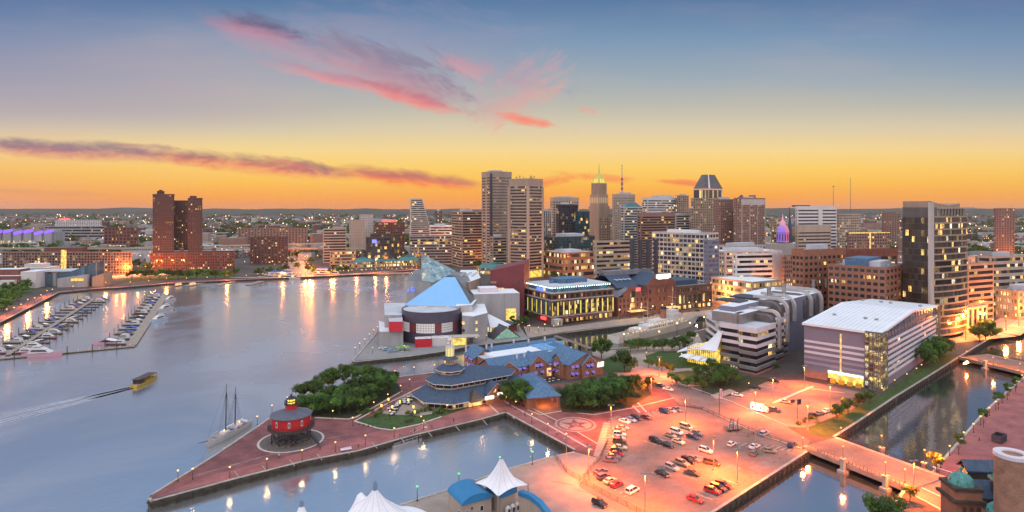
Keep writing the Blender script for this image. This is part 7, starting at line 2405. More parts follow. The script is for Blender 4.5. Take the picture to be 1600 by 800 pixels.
# schooner at the pier tip
r = thing('schooner', 'two-masted white schooner with bare masts moored along the pier tip', 'schooner', (0, 0, 0))
a_, z_ = GW(326, 704), GW(398, 662)
dv = a_ - z_
Ls = dv.length * .92
hull_mb(Ls, 5.2, 1.6, .7, .9, n=16).build('hull', [M['white'], M['deck']], r)
mb = MB(); mb.box(-Ls * .28, -Ls * .12, -1.3, 1.3, 1.6, 2.5); mb.box(Ls * .02, Ls * .14, -1.2, 1.2, 1.7, 2.5); mb.box(-Ls * .42, -Ls * .36, -1.4, 1.4, 1.6, 2.4); mb.build('deck_house', M['white'], r)
for x, h in ((Ls * .06, 19.5), (-Ls * .16, 17.0)):
 mb = MB(); mb.tube([(x, 0, 1.2), (x - .25, 0, h * .6), (x - .5, 0, h)], [.24, .19, .07], 7); m_ = mb.build('mast', M['timber'], r)
 mb = MB(); mb.tube([(x - .5, 0, 3.2), (x - Ls * .2, 0, 3.0)], .13, 6); mb.tube([(x - .7, 0, 3.5), (x - Ls * .19, 0, 3.3)], .26, 6); mb.build('boom', M['canvas'], r)
 mb = MB()
 for s_ in (-1, 1):
  for k in (-1.2, 0, 1.2):
   mb.tube([(x - .4, 0, h * .86), (x + k, s_ * 2.4, 1.7)], .03, 3)
 mb.tube([(x - .4, 0, h * .98), (x + (Ls * .42 if x > 0 else Ls * .2), 0, 2.4)], .03, 3)
 mb.build('rigging', M['black'], m_)
mb = MB(); mb.tube([(Ls * .46, 0, 2.3), (Ls * .66, 0, 3.3)], [.16, .07], 6); mb.build('bowsprit', M['timber'], r)
mb = MB()
for s_ in (-1, 1):
 mb.tube([(-Ls * .48, s_ * 1.9, 2.4), (0, s_ * 2.5, 2.5), (Ls * .3, s_ * 1.8, 2.9)], .05, 4)
 for k in range(8):
  mb.tube([(-Ls * .46 + k * Ls * .1, s_ * 2.2, 1.5), (-Ls * .46 + k * Ls * .1, s_ * 2.2, 2.5)], .04, 4)
mb.build('rail', M['white'], r)
for x in (Ls * .12, -Ls * .24):
 mb = MB(); mb.ball((x, .5, 3.1), .28, 0, 8, 5); mb.build('deck_lamp', M['lamp_warm'], r)
mb = MB()
for k in range(7):
 x = RND.uniform(-.4, .35) * Ls
 mb.box(x, x + .9, RND.uniform(-1.5, .2), RND.uniform(.4, 1.6), 1.6, 2.1)
mb.build('deck_gear', HULLC['blue'], r)
c = (a_ + z_) / 2
put(r, c + Vector((-2.0, .5, 0)), atan2(dv.y, dv.x) + pi)
r.rotation_euler.z = atan2(dv.y, dv.x)
# white cutter museum ship in the channel
r = thing('cutter_ship', 'long white cutter ship with a buff funnel lying in the channel before the brick row', 'ship', (0, 0, 0))
sA, sB = GW(959, 536), GW(1120, 499)
dv = sB - sA
Ls = min(dv.length, 95)
hull_mb(Ls, 12, 4.2, .8, 2.2, n=20).build('hull', [M['white'], M['deck']], r)
mb = MB()
mb.box(-Ls * .18, Ls * .24, -4.2, 4.2, 4.2, 7.0); mb.box(-Ls * .08, Ls * .06, -3.6, 3.6, 7.0, 9.2); mb.box(Ls * .12, Ls * .22, -4.0, 4.0, 7.0, 11.5); mb.box(Ls * .13, Ls * .2, -3, 3, 11.5, 14); mb.box(-Ls * .30, -Ls * .22, -3, 3, 4.2, 6.6)
mb.build('superstructure', M['white'], r)
mb = MB(); mb.lathe([(2.0, 9), (2.0, 15.4)], (Ls * .055, 0, 0), 14); mb.build('funnel', M['brick_orange'], r)
mb = MB(); mb.lathe([(2.05, 15.4), (2.05, 17), (0.01, 17)], (Ls * .055, 0, 0), 14); mb.build('funnel_cap', M['black'], r)
for x, h in ((Ls * .17, 30), (-Ls * .13, 24)):
 mb = MB(); mb.tube([(x, 0, 8), (x, 0, h)], [.3, .1], 6); mb.tube([(x, -3.5, h * .75), (x, 3.5, h * .75)], .12, 4); mb.tube([(x, -2, h * .6), (x, 2, h * .6)], .12, 4); mb.build('mast', M['offwhite'], r)
for x in (Ls * .3, -Ls * .33):
 mb = MB(); mb.lathe([(1.8, 4.6), (1.5, 6.6), (0.01, 6.8)], (x, 0, 0), 10); mb.tube([(x, 0, 5.9), (x + (5 if x > 0 else -5), 0, 6.6)], .2, 6); mb.build('deck_gun', M['offwhite'], r)
for k in range(4):
 x = -Ls * .14 + k * Ls * .08
 mb = MB(); mb.loft([[(x - 2.6, s_ * .2 + 3.6, 7.6) for s_ in (0,)] * 1 + [(x + 2.6, 3.6, 7.6), (x + 2.0, 4.6, 7.4), (x - 2.0, 4.6, 7.4)], [(x - 2.2, 3.8, 8.5), (x + 2.2, 3.8, 8.5), (x + 2.0, 4.4, 8.5), (x - 2.0, 4.4, 8.5)]], 0, capb=True); mb.build('lifeboat', M['lilac'], r)
for k in range(16):
 mb = MB(); x = -Ls * .4 + k * Ls * .045; mb.ball((x, -3.8 - .6 * (k % 2), 7.6 if -Ls * .18 < x < Ls * .24 else 5.2), .28, 0, 6, 4); mb.build('deck_lamp', M['lamp_warm'], r)
for k in range(18):
 mb = MB(); x = -Ls * .17 + k * Ls * .0225; mb.box(x, x + 1.0, -4.28, -4.2, 5.2, 6.2); mb.build('window', M['g3'], r)
put(r, sA + dv.normalized() * Ls * .5, atan2(dv.y, dv.x))
# ------------------------------------------------------------------ bridges
def bridge(name, label, nA, nB, fA, fB, z=0.55, piers=(), rail=True):
 d = (nB - nA); L = d.length
 t = thing(name, label, 'bridge', (nA.x, nA.y, 0), atan2(d.y, d.x))
 u = d.normalized(); v = Vector((-u.y, u.x, 0))
 Wd = (fA - nA).dot(v)
 mb = MB(); mb.box(-2, L + 2, 0, Wd, z - 1.1, z, 1, 0); mb.box(-2, L + 2, .3, 2.2, z, z + .14, 2); mb.box(-2, L + 2, Wd - 2.2, Wd - .3, z, z + .14, 2); mb.box(-2, L + 2, -.25, -.02, z - 1.3, z + .2, 2)
 mb.build('deck', [M['lot'], M['grey'], M['plaza']], t)
 for y in (0.1, Wd - .1):
  mb = MB(); n = int(L / 1.2)
  for i in range(n + 1):
   mb.box(L * i / n - .04, L * i / n + .04, y - .04, y + .04, z, z + 1.15)
  for zz in (.35, .75, 1.12):
   mb.box(0, L, y - .05, y + .05, z + zz, z + zz + .08)
  mb.build('railing', M['black'], t)
 for x in piers:
  for y in (-1.2, Wd + .6):
   mb = MB(); mb.box(x - .55, x + .55, y - .55, y + .75, -4, z + 1.5); mb.box(x - .75, x + .75, y - .75, y + .95, z + 1.5, z + 1.75); mb.box(x - 1.2, x + 1.2, y - 1.2, y + 1.4, -4, -1.4)
   mb.build('pillar', M['stone'], t)
  mb = MB(); mb.box(x - .6, x + .6, .8, Wd - .2, -4, z - 1.12); mb.build('pier_wall', M['stone'], t)
 return t, u, v, L, Wd
nA, nB, fA, fB = G(1262, 703), G(1412, 763), G(1304, 684), G(1457, 737)
br, bu, bv, bL, bW = bridge('road_bridge', 'flat road bridge with stone pillars and orange lamps over the near canal', nA, nB, fA, fB, piers=(13.5, 27))
for i, (x, side, lab) in enumerate(((-1, 0, 'orange bridge lamp at the car park end of the near railing'), (13.5, 0, 'orange bridge lamp on the first near pillar'), (27, 0, 'orange bridge lamp on the second near pillar'), (bL + 1, 0, 'orange bridge lamp at the crossing end of the near railing'),
                                   (-1, 1, 'orange bridge lamp by the verge end of the far railing'), (13.5, 1, 'orange bridge lamp on the first far pillar'), (27, 1, 'orange bridge lamp on the second far pillar'), (bL, 1, 'orange bridge lamp beside the glowing orange tree'))):
 p = nA + bu * x + bv * (-1.1 if side == 0 else bW + .7)
 p.z = 2.3 if 5 < x < 35 else 0.2
 lamp('bridge', p, lab, 'bridge lamps')
nA2, nB2, fA2 = G(1501, 560), G(1640, 594), G(1497, 544)
br2, bu2, bv2, b2L, b2W = bridge('road_bridge', 'second road bridge farther up the canal, glowing orange', nA2, nB2, fA2, None, piers=(14,))
for i, x in enumerate((3, 17, 30)):
 p = nA2 + bu2 * x + bv2 * .4; p.z = .7
 lamp('bridge', p, '%s lamp on the near railing of the far bridge' % ('leftmost orange', 'middle orange', 'rightmost orange')[i], 'far bridge lamps')
a, c = G(866, 526), G(926, 547)
d = c - a
fb = thing('footbridge', 'slim railed footbridge across the mouth of the ship channel', 'bridge', (a.x, a.y, 0), atan2(d.y, d.x))
mb = MB(); mb.box(-1, d.length + 1, 0, 3.2, -.1, .35); mb.build('deck', M['plaza'], fb)
for y in (.1, 3.1):
 mb = MB()
 n = int(d.length / 1.5)
 for i in range(n + 1):
  mb.box(d.length * i / n - .05, d.length * i / n + .05, y - .05, y + .05, .35, 1.5)
 mb.box(0, d.length, y - .06, y + .06, 1.42, 1.52); mb.box(0, d.length, y - .05, y + .05, .85, .93)
 mb.build('railing', M['timber'], fb)
for k in range(4):
 mb = MB(); x = d.length * (k + .5) / 4; mb.box(x - .4, x + .4, .6, 2.6, -4, -.11); mb.build('pier', M['timber'], fb)
# floating landing at pier 5
a, c = G(616, 699, -1.6), G(672, 680, -1.6)
d = c - a
t = thing('landing_stage', 'grey floating landing stage with gangway below the restaurant promenade', 'dock', (a.x, a.y, -1.7), atan2(d.y, d.x))
mb = MB(); mb.box(0, d.length, 0, 3.2, -.5, .2); mb.build('deck', M['grey'], t)
mb = MB()
for i in range(9):
 x = d.length * i / 8; mb.box(x - .05, x + .05, .05, .15, .2, 1.2)
mb.box(0, d.length, .06, .14, 1.12, 1.2); mb.build('railing', M['white'], t)
mb = MB(); mb.add([(d.length * .5, 3.0, .3), (d.length * .5, 4.6, .3), (d.length * 1.1, 4.6, 1.9), (d.length * 1.1, 3.0, 1.9)], [(0, 3, 2, 1), (0, 1, 2, 3)])
mb.tube([(d.length * .5, 3.0, 1.3), (d.length * 1.1, 3.0, 2.9)], .05, 4); mb.tube([(d.length * .5, 4.6, 1.3), (d.length * 1.1, 4.6, 2.9)], .05, 4); mb.build('gangway', M['white'], t)
# ------------------------------------------------------------------ music pavilion tents
tx = AT(586, 150)
pv = thing('concert_tent', 'large white peaked concert tent with grey-blue finial at the bottom edge', 'tent', (tx.x, tx.y, 0))
mb = MB()
n, rows = 48, []
for j in range(16):
 q = j / 15
 ring = []
 for i in range(n):
  a = 2 * pi * i / n
  R1 = 8.5 + 9.5 * max(0, cos(a)) ** 1.5 + 6 * max(0, -sin(a))
  r = .55 + (R1 - .55) * q ** 1.5
  z = 13.4 - 11.6 * (1 - math.exp(-r / 7.0)) + .5 * cos(a * 6) * q
  z -= max(0, r - 6) * .25 * max(0, sin(a))
  if cos(a) > .3:
   z += 1.1 * math.exp(-((r - 14) / 2.6) ** 2) * cos(a)
  if cos(a - 2.75) > .9:
   z += 3.4 * math.exp(-((r - 4.6) / 1.5) ** 2) * (cos(a - 2.75) - .9) / .1
  ring.append((r * cos(a), r * sin(a), z))
 rows.append(ring)
mb.loft(rows[::-1], 0, True, True)
mb.build('membrane', M['canvas'], pv)
mb = MB()
for i in range(0, n, 4):
 mb.tube([(x, y, z + .02) for x, y, z in (rows[j][i] for j in range(16))], .045, 4)
mb.build('seams', M['pale_roof'], pv)
mb = MB(); mb.lathe([(.62, 12.2), (.5, 14.2), (.3, 14.6), (.05, 14.7)], (0, 0, 0), 12); mb.tube([(0, 0, 14.6), (0, 0, 15.3)], .07, 5); mb.build('finial', mat('grey_blue_metal', (.16, .24, .36), .5, .1, 1), pv)
mb = MB()
for i in range(10):
 a = 2 * pi * i / 10
 mb.tube([(8 * cos(a), 8 * sin(a), 0), (7.6 * cos(a), 7.6 * sin(a), 2)], .12, 5)
mb.tube([(-.2, 0, 14.2), (-4.5, 1.8, 9.3)], .04, 3); mb.tube([(-4.5, 1.8, 0), (-4.5, 1.8, 9.4)], .12, 5)
mb.tube([(0, 0, 0), (0, 0, 13)], .3, 8)
mb.build('mast_and_cables', M['mast_metal'], pv)
tx = AT(471, 148)
pv = thing('concert_tent', 'second white tent of which only the grey-blue finial tip rises into view', 'tent', (tx.x, tx.y, 0))
mb = MB(); mb.lathe([(7, 1.6), (4.5, 3.4), (2.6, 5.6), (1.3, 7.6), (.55, 9.4)], (0, 0, 0), 32); mb.build('membrane', M['canvas'], pv)
mb = MB(); mb.lathe([(.6, 8.9), (.5, 10.3), (.28, 10.9), (.05, 11)], (0, 0, 0), 12); mb.build('finial', MATS['grey_blue_metal'], pv)
# ticket hall with blue barrel roof
b = Bld('ticket_hall', 'tan ticket hall with curved blue seamed roof beside the small white tent', 'hall', G(722, 789, 4.3), 30)
w = b.solve(768, b.u); d = min(b.solve(701, b.v), 9)
mb = MB(); mb.box(0, w, 0, d, 0, 4.3)
b.part(mb, 'wall', M['sand'])
mb = MB(); n = 14
ring = lambda y: [(w / 2 - (w / 2 + .3) * cos(pi * i / n), y, 4.3 + 2.1 * sin(pi * i / n)) for i in range(n + 1)]
mb.loft([ring(-.5), ring(d + .4)][::-1], 0, True, False)
f0 = ring(-.5); mb.add(f0, [tuple(range(n + 1))], 0); f1 = ring(d + .4); mb.add(f1, [tuple(range(n + 1))[::-1]], 0)
for k in range(14):
 y = -.4 + (d + .7) * k / 13
 r0 = [(x, y - .04, z + .07) for x, _, z in ring(y)]; r1 = [(x, y + .04, z + .07) for x, _, z in ring(y)]
 mb.loft([r0, r1][::-1], 1, False, False)
b.part(mb, 'barrel_roof', [M['blue_roof'], mat('pale_blue_seam', (.12, .34, .58), .4, .05, 1)])
for x, z, ww, h_ in ((1.4, .2, .9, 2.1), (w * .66, 1.4, .9, 1.3), (w * .66, 0, .9, .5)):
 link('window' if z > .3 else 'door', win_mesh(ww, h_, M['g0'], M['white'], 'R'), b.root, None, (x, 0, z))
mb = MB(); mb.box(w * .3, w * .36, -.1, 0, 2.4, 3.0); b.part(mb, 'sign_plate', M['charcoal'])
link('door', win_mesh(1.0, 2.1, M['g0'], M['white'], 'L'), b.root, None, (0, 1.6, 0))
# second hall with square blue parapet under the small tent
b = Bld('box_office', 'tan box office with deep blue square fascia below the small white tent', 'hall', G(783, 779, 4.4), 40)
w = b.solve(808, b.u); d = b.solve(759, b.v)
mb = MB(); mb.box(.4, w - .4, .4, d - .4, 0, 4.4); b.part(mb, 'wall', M['sand'])
mb = MB(); mb.box(0, w, 0, d, 4.4, 6.0, 0, 0); b.part(mb, 'blue_fascia', M['blue_roof'])
mb = MB(); mb.box(.3, w - .3, .3, d - .3, 6.02, 6.06); b.part(mb, 'roof', mat('turquoise_roof', (.10, .42, .62), .5, .08, .6))
for k, x in enumerate((1.0, 2.6, 4.2)):
 mb = MB(); mb.box(x, x + 1.1, -1.5, -.6, 0, 1.9); mb.loft([[(x, -1.5, 1.9), (x + 1.1, -1.5, 1.9), (x + 1.1, -.6, 1.9), (x, -.6, 1.9)], [(x + .55, -1.05, 2.6)] * 4], 0)
 mb.box(x + .15, x + .95, -1.54, -1.5, .4, 1.6, 1)
 mb.build('notice_case', [M['white'], M['g0']], b.root)
c = b.o + b.u * w * .5 + b.v * d * .5
tt = thing('small_tent', 'small white peaked tent canopy standing above the blue box office', 'tent', (c.x, c.y, 0), radians(40))
mb = MB()
cs = [(-5.2, -5.0), (5.4, -5.0), (5.4, 5.4), (-5.2, 5.4)]
nseg = 9
edge = []
for k in range(4):
 A_, B_ = Vector(cs[k]), Vector(cs[(k + 1) % 4])
 for i in range(nseg):
  t_ = i / nseg
  p = A_.lerp(B_, t_)
  sag = sin(pi * t_)
  p = p * (1 - .10 * sag)
  edge.append((p.x, p.y, 6.2 + .55 * sag))
rows = [edge]
for j in range(1, 9):
 q = j / 8
 rr_ = (1 - q) ** 1.0
 rows.append([(x * rr_ + .35 * q * x / 6, y * rr_ + .35 * q * y / 6, z + (13.2 - z) * (q ** 2.1)) for x, y, z in edge])
mb.loft(rows, 0, True, True)
mb.build('membrane', M['canvas'], tt)
mb = MB()
for i in range(0, 36, 3):
 mb.tube([(x, y, z + .02) for x, y, z in (rows[j][i] for j in range(9))], .04, 4)
mb.build('seams', M['pale_roof'], tt)
mb = MB()
for x, y in cs:
 mb.tube([(x, y, 0), (x, y, 6.6)], .14, 6)
mb.tube([(0, 0, 0), (0, 0, 13.6)], .16, 6)
mb.build('poles', M['mast_metal'], tt)
# curved blue screen wall
ws = thing('screen_wall', 'curved tan screen wall with sloping blue cap right of the box office', 'wall', G(812, 776, 3.5))
ws.location.z = 0
mb = MB(); o_ = Vector((ws.location.x, ws.location.y, 0))
pts = [G(811, 770, 5), G(828, 776, 5), G(842, 787, 4.6), G(854, 802, 3.4), G(866, 822, 2.4)]
for p, q in zip(pts[:-1], pts[1:]):
 A_, B_ = p - o_, q - o_
 mb.add([(A_.x, A_.y, 0), (B_.x, B_.y, 0), (B_.x, B_.y, q.z), (A_.x, A_.y, p.z), (A_.x + .3, A_.y + .25, 0), (B_.x + .3, B_.y + .25, 0), (B_.x + .3, B_.y + .25, q.z), (A_.x + .3, A_.y + .25, p.z)], [(0, 1, 2, 3), (5, 4, 7, 6), (3, 2, 6, 7)], 0)
 A2, B2 = A_ + Vector((-.25, -.2, 0)), B_ + Vector((-.25, -.2, 0))
 mb.add([(A2.x, A2.y, p.z - .7), (B2.x, B2.y, q.z - .7), (B2.x, B2.y, q.z + .5), (A2.x, A2.y, p.z + .5), (A2.x + 1.2, A2.y + 1, p.z + .5), (B2.x + 1.2, B2.y + 1, q.z + .5)], [(0, 1, 2, 3), (3, 2, 5, 4)], 1)
mb.build('boarding', [M['sand'], M['blue_roof']], ws)
ws2 = thing('pump_cover', 'low blue curved canopy in the bottom foreground left of the ticket hall', 'canopy', AT(672, 150))
mb = MB(); n = 12
mb.loft([[(x, -4 + 8 * i / n, 3.4 + 1.8 * sin(pi * i / n)) for i in range(n + 1)] for x in (-4, 7)], 0, True, False)
mb.loft([[(x, -4 + 8 * i / n, 3.35 + 1.8 * sin(pi * i / n)) for i in range(n + 1)] for x in (-4, 7)][::-1], 0, True, False)
mb.build('canopy', M['blue_roof'], ws2)
mb = MB()
for x in (-3.5, 6.5):
 for y in (-3.6, 3.6):
  mb.tube([(x, y, 0), (x, y, 3.7)], .15, 6)
mb.build('posts', M['mast_metal'], ws2)
# ------------------------------------------------------------------ pumping station and chimney
P0 = AT(1497, 151)
b = Bld('pumping_station', 'old brick pumping station with green copper domes and dark slate roofs, lower right corner', 'station', P0, -6)
b.root.location.z = 0
mb = MB()
mb.box(5.7, 40, 4, 10, 0, 8.6, 0, 1); mb.box(5.7, 40, 3.4, 4, 7.6, 8.4, 2)
mb.box(-.6, 5.6, 0, 6.2, 0, 11.6, 0, 2); mb.box(-1.4, 6.2, -.8, 7.0, 8.8, 9.5, 2); mb.box(-.9, 5.9, -.3, 6.5, 11.6, 12.4, 2)
mb.box(4.4, 9.4, -6.5, -1.5, 0, 8.6, 0, 2); mb.box(9.5, 30, -5.5, 3.3, 0, 7.0, 0, 1)
for k in range(3):
 mb.box(.8 + k * 1.6, 1.6 + k * 1.6, -.68, -.6, 2.5, 8, 2)
b.part(mb, 'wall', [M['brick_orange'], M['slate_dark'], M['timber'], M['charcoal']])
mb = MB(); gable(mb, 6.4, 34, 3.4, 10.4, 8.7, 11.6, 'x', 0, .3); b.part(mb, 'roof', M['slate_dark'])
mb = MB(); mb.box(8.6, 15.4, 10.6, 14.2, 0, 12.6); b.part(mb, 'roof_house', M['bronze'])
mb = MB(); gable(mb, 8.6, 15.4, 10.6, 14.2, 12.6, 14.6, 'x', 0, .6); b.part(mb, 'roof_house_roof', M['slate_dark'])
for (x, y, z, r, nm) in ((2.5, 3.1, 12.4, 2.8, 'dome'), (6.9, -4.0, 8.6, 2.6, 'dome'), (13.0, 2.6, 14.0, 2.9, 'dome')):
 mb = MB(); mb.lathe([(r, 0), (r * .98, .6), (r * .9, r * .45), (r * .68, r * .75), (r * .35, r * .95), (.3, r * 1.02), (.28, r * 1.2), (.5, r * 1.25), (.4, r * 1.42), (.02, r * 1.5)], (x, y, z), 24)
 for k in range(8):
  a = 2 * pi * k / 8
  mb.tube([(x + r * 1.01 * cos(a), y + r * 1.01 * sin(a), z + .2), (x + r * .93 * cos(a), y + r * .93 * sin(a), z + r * .45), (x + r * .38 * cos(a), y + r * .38 * sin(a), z + r * .96)], .1, 4)
 b.part(mb, 'dome', M['copper'])
mb = MB(); mb.box(10.6, 15.4, .2, 5, 0, 14.0, 0); mb.box(10.2, 15.8, -.2, 5.4, 13.2, 14.0, 1); b.part(mb, 'corner_tower', [M['charcoal'], M['copper']])
cc = AT(1582, 141)
ch = thing('brick_chimney', 'huge round brick chimney with white rim ring standing at the right edge', 'chimney', (cc.x, cc.y, 0))
ztp = 25.2
mb = MB(); mb.lathe([(3.5, 0), (3.45, ztp - .9)], (0, 0, 0), 48); mb.lathe([(2.0, ztp - .3), (2.0, ztp - 6), (0.01, ztp - 6)], (0, 0, 0), 32)
mm, t_, bs_ = base_mat('chimney_brickwork')
tcx = t_.node('ShaderNodeTexCoord'); sp_ = t_.node('ShaderNodeSeparateXYZ'); t_.l.new(tcx.outputs['Object'], sp_.inputs[0])
ang = t_.m('MULTIPLY', t_.m('ARCTAN2', sp_.outputs[1], sp_.outputs[0]), 3.45)
bk = t_.node('ShaderNodeTexBrick'); t_.l.new(t_.comb(ang, sp_.outputs[2], 0.0), bk.inputs['Vector'])
bk.inputs['Scale'].default_value = 1.0; bk.inputs['Brick Width'].default_value = .62; bk.inputs['Row Height'].default_value = .24; bk.inputs['Mortar Size'].default_value = .025
bk.inputs['Color1'].default_value = (.42, .19, .11, 1); bk.inputs['Color2'].default_value = (.30, .13, .08, 1); bk.inputs['Mortar'].default_value = (.36, .27, .22, 1)
nz = t_.noise(tcx.outputs['Object'], .35, 4, .65)
t_.l.new(t_.mix(t_.m('MULTIPLY', t_.ss(nz, .4, .75), .6), bk.outputs[0], (.16, .09, .07)), bs_.inputs['Base Color'])
bs_.inputs['Roughness'].default_value = .9
mb.build('stack', mm, ch)
mb = MB(); mb.lathe([(3.5, ztp - .9), (3.62, ztp - .8), (3.62, ztp), (2.05, ztp), (2.0, ztp - .4)], (0, 0, 0), 48); mb.build('rim', M['lilac'], ch)
mb = MB(); mb.box(-.5, .8, -.3, .5, ztp - 4, ztp - 1.2); mb.build('flue_lining', M['pale_roof'], ch)
# dark delivery van on the east quay
# ------------------------------------------------------------------ cars
CARC = {'white': (.78, .76, .74), 'silver': (.42, .42, .43), 'grey': (.18, .18, .19), 'black': (.022, .022, .026), 'red': (.42, .025, .03), 'maroon': (.16, .02, .03), 'blue': (.03, .05, .13), 'tan': (.36, .28, .2), 'brown': (.13, .08, .05), 'cream': (.66, .56, .38), 'mauve': (.17, .12, .17), 'skyblue': (.25, .42, .6), 'green': (.12, .4, .06)}
CPAINT = {k: mat('car_paint_' + k, v, .32, .03, 1.0, spec=.6) for k, v in CARC.items()}
CMESH = {}
SPEC = {
 #        L    W    profile of lower body (x, z) from rear to front ; cabin polygon
 'sedan': (4.7, 1.82, [(-2.35, .45), (-2.33, .95), (-1.7, 1.02), (1.0, .98), (2.1, .82), (2.35, .6), (2.35, .35), (-2.30, .32)], [(-1.75, 1.0), (-1.1, 1.42), (.25, 1.44), (1.05, .98)]),
 'suv': (4.75, 1.92, [(-2.35, .5), (-2.35, 1.08), (1.0, 1.08), (2.2, 1.0), (2.37, .7), (2.37, .4), (-2.32, .38)], [(-2.25, 1.06), (-2.05, 1.70), (.25, 1.72), (1.1, 1.06)]),
 'van': (5.0, 1.98, [(-2.5, .45), (-2.5, 1.1), (1.4, 1.1), (2.3, .95), (2.5, .65), (2.5, .36), (-2.46, .36)], [(-2.45, 1.08), (-2.35, 1.80), (.7, 1.80), (1.75, 1.05)]),
 'hatch': (4.1, 1.76, [(-2.02, .45), (-2.02, 1.0), (.95, 1.0), (1.8, .85), (2.05, .6), (2.05, .35), (-2.0, .34)], [(-1.98, .98), (-1.6, 1.46), (.15, 1.48), (.98, .98)]),
}
def mesh_of(mb, name, mats):
 me = bpy.data.meshes.new(name)
 me.from_pydata(mb.v, [], mb.f)
 for m_ in mats:
  me.materials.append(m_)
 me.polygons.foreach_set('material_index', mb.mi)
 me.polygons.foreach_set('use_smooth', mb.sm)
 me.update()
 return me
def side_loft(mb, prof, w, tuck, mi=0):
 """closed side profile lofted across the width with slightly tucked flanks"""
 rows = []
 for y, k in ((-w / 2, tuck), (-w / 2 * .86, 1.0), (w / 2 * .86, 1.0), (w / 2, tuck)):
  cx = sum(p[0] for p in prof) / len(prof); cz = sum(p[1] for p in prof) / len(prof)
  rows.append([(cx + (x - cx) * k, y, cz + (z - cz) * k) for x, z in prof])
 mb.loft(rows, mi, False, True, True, True)
def car_meshes(kind, colr):
 key = (kind, colr)
 if key in CMESH:
  return CMESH[key]
 L, Wd, low, cab = SPEC[kind]
 mb = MB(); side_loft(mb, low, Wd, .94)
 # roof panel and pillars over the glass
 xs = [p[0] for p in cab]
 x1, x2 = cab[1][0], cab[2][0]; zt_ = cab[1][1]
 mb.box(x1 + .02, x2 - .02, -Wd * .36, Wd * .36, zt_ - .03, zt_ + .035)
 for (a, c) in ((cab[0], cab[1]), (cab[2], cab[3])):
  for s_ in (-1, 1):
   mb.tube([(a[0], s_ * Wd * .445, a[1]), (c[0], s_ * Wd * .385, c[1])] if a[1] < c[1] else [(a[0], s_ * Wd * .385, a[1]), (c[0], s_ * Wd * .445, c[1])], .05, 4)
 for s_ in (-1, 1):
  xm = (x1 + x2) / 2 - .1
  mb.tube([(xm, s_ * Wd * .45, 1.0), (xm, s_ * Wd * .39, zt_)], .05, 4)
  mb.box(cab[3][0] - .25, cab[3][0] - .1, s_ * Wd * .5 - .07, s_ * Wd * .5 + .12 * s_ + .07, 1.0, 1.13)
 body = mesh_of(mb, 'body', [CPAINT[colr]])
 mb = MB()
 bot = [cab[0], cab[3]]
 rows = []
 for y, k in ((-1, 0), (1, 0)):
  rows.append([(x, y * Wd * (.455 if z < zt_ - .1 else .39), z) for x, z in cab])
 mb.loft(rows, 0, False, True, True, True)
 gl = mesh_of(mb, 'windows', [M['car_glass']])
 CMESH[key] = (body, gl)
 return CMESH[key]
mb = MB()
for i in range(2):
 pass
mb.lathe([(.001, -.11), (.2, -.11), (.33, -.09), (.34, .09), (.2, .11), (.001, .11)], (0, 0, 0), 14)
mb.v = [(x, z, y) for x, y, z in mb.v]; mb.f = [f[::-1] for f in mb.f]
WHEEL = mesh_of(mb, 'wheel', [M['rubber']])
mb = MB(); mb.lathe([(.001, -.125), (.17, -.12), (.2, -.105)], (0, 0, 0), 10); mb.lathe([(.2, .105), (.17, .12), (.001, .125)], (0, 0, 0), 10)
mb.v = [(x, z, y) for x, y, z in mb.v]; mb.f = [f[::-1] for f in mb.f]
RIM = mesh_of(mb, 'rim', [M['silver']])
hl = mat('headlamp_lens', (.7, .7, .68), .2, .05, 1); tl_ = mat('tail_lamp_lens', (.35, .02, .02), .25, .05, 1)
mb = MB(); mb.box(-.06, .03, -.2, .2, -.08, .08); HL = mesh_of(mb, 'headlight', [hl]); TLM = mesh_of(mb, 'tail_light', [tl_])
def car(kind, colr, p, a, label, group=None, z=0.015):
 body, gl = car_meshes(kind, colr)
 L, Wd, low, cab = SPEC[kind]
 r = thing('parked_car', label, 'car', (p[0], p[1], z), a, group)
 link('body', body, r); link('windows', gl, r)
 for x in (-L * .30, L * .31):
  for y in (-Wd / 2 + .10, Wd / 2 - .10):
   w_ = link('wheel', WHEEL, r, None, (x, y, .34)); link('rim', RIM, w_)
 for y in (-Wd * .35, Wd * .35):
  link('headlight', HL, r, None, (L / 2 - .02, y, .68)); link('tail_light', TLM, r, None, (-L / 2 + .03, y, .82))
 return r
U_, V_ = 38, -50
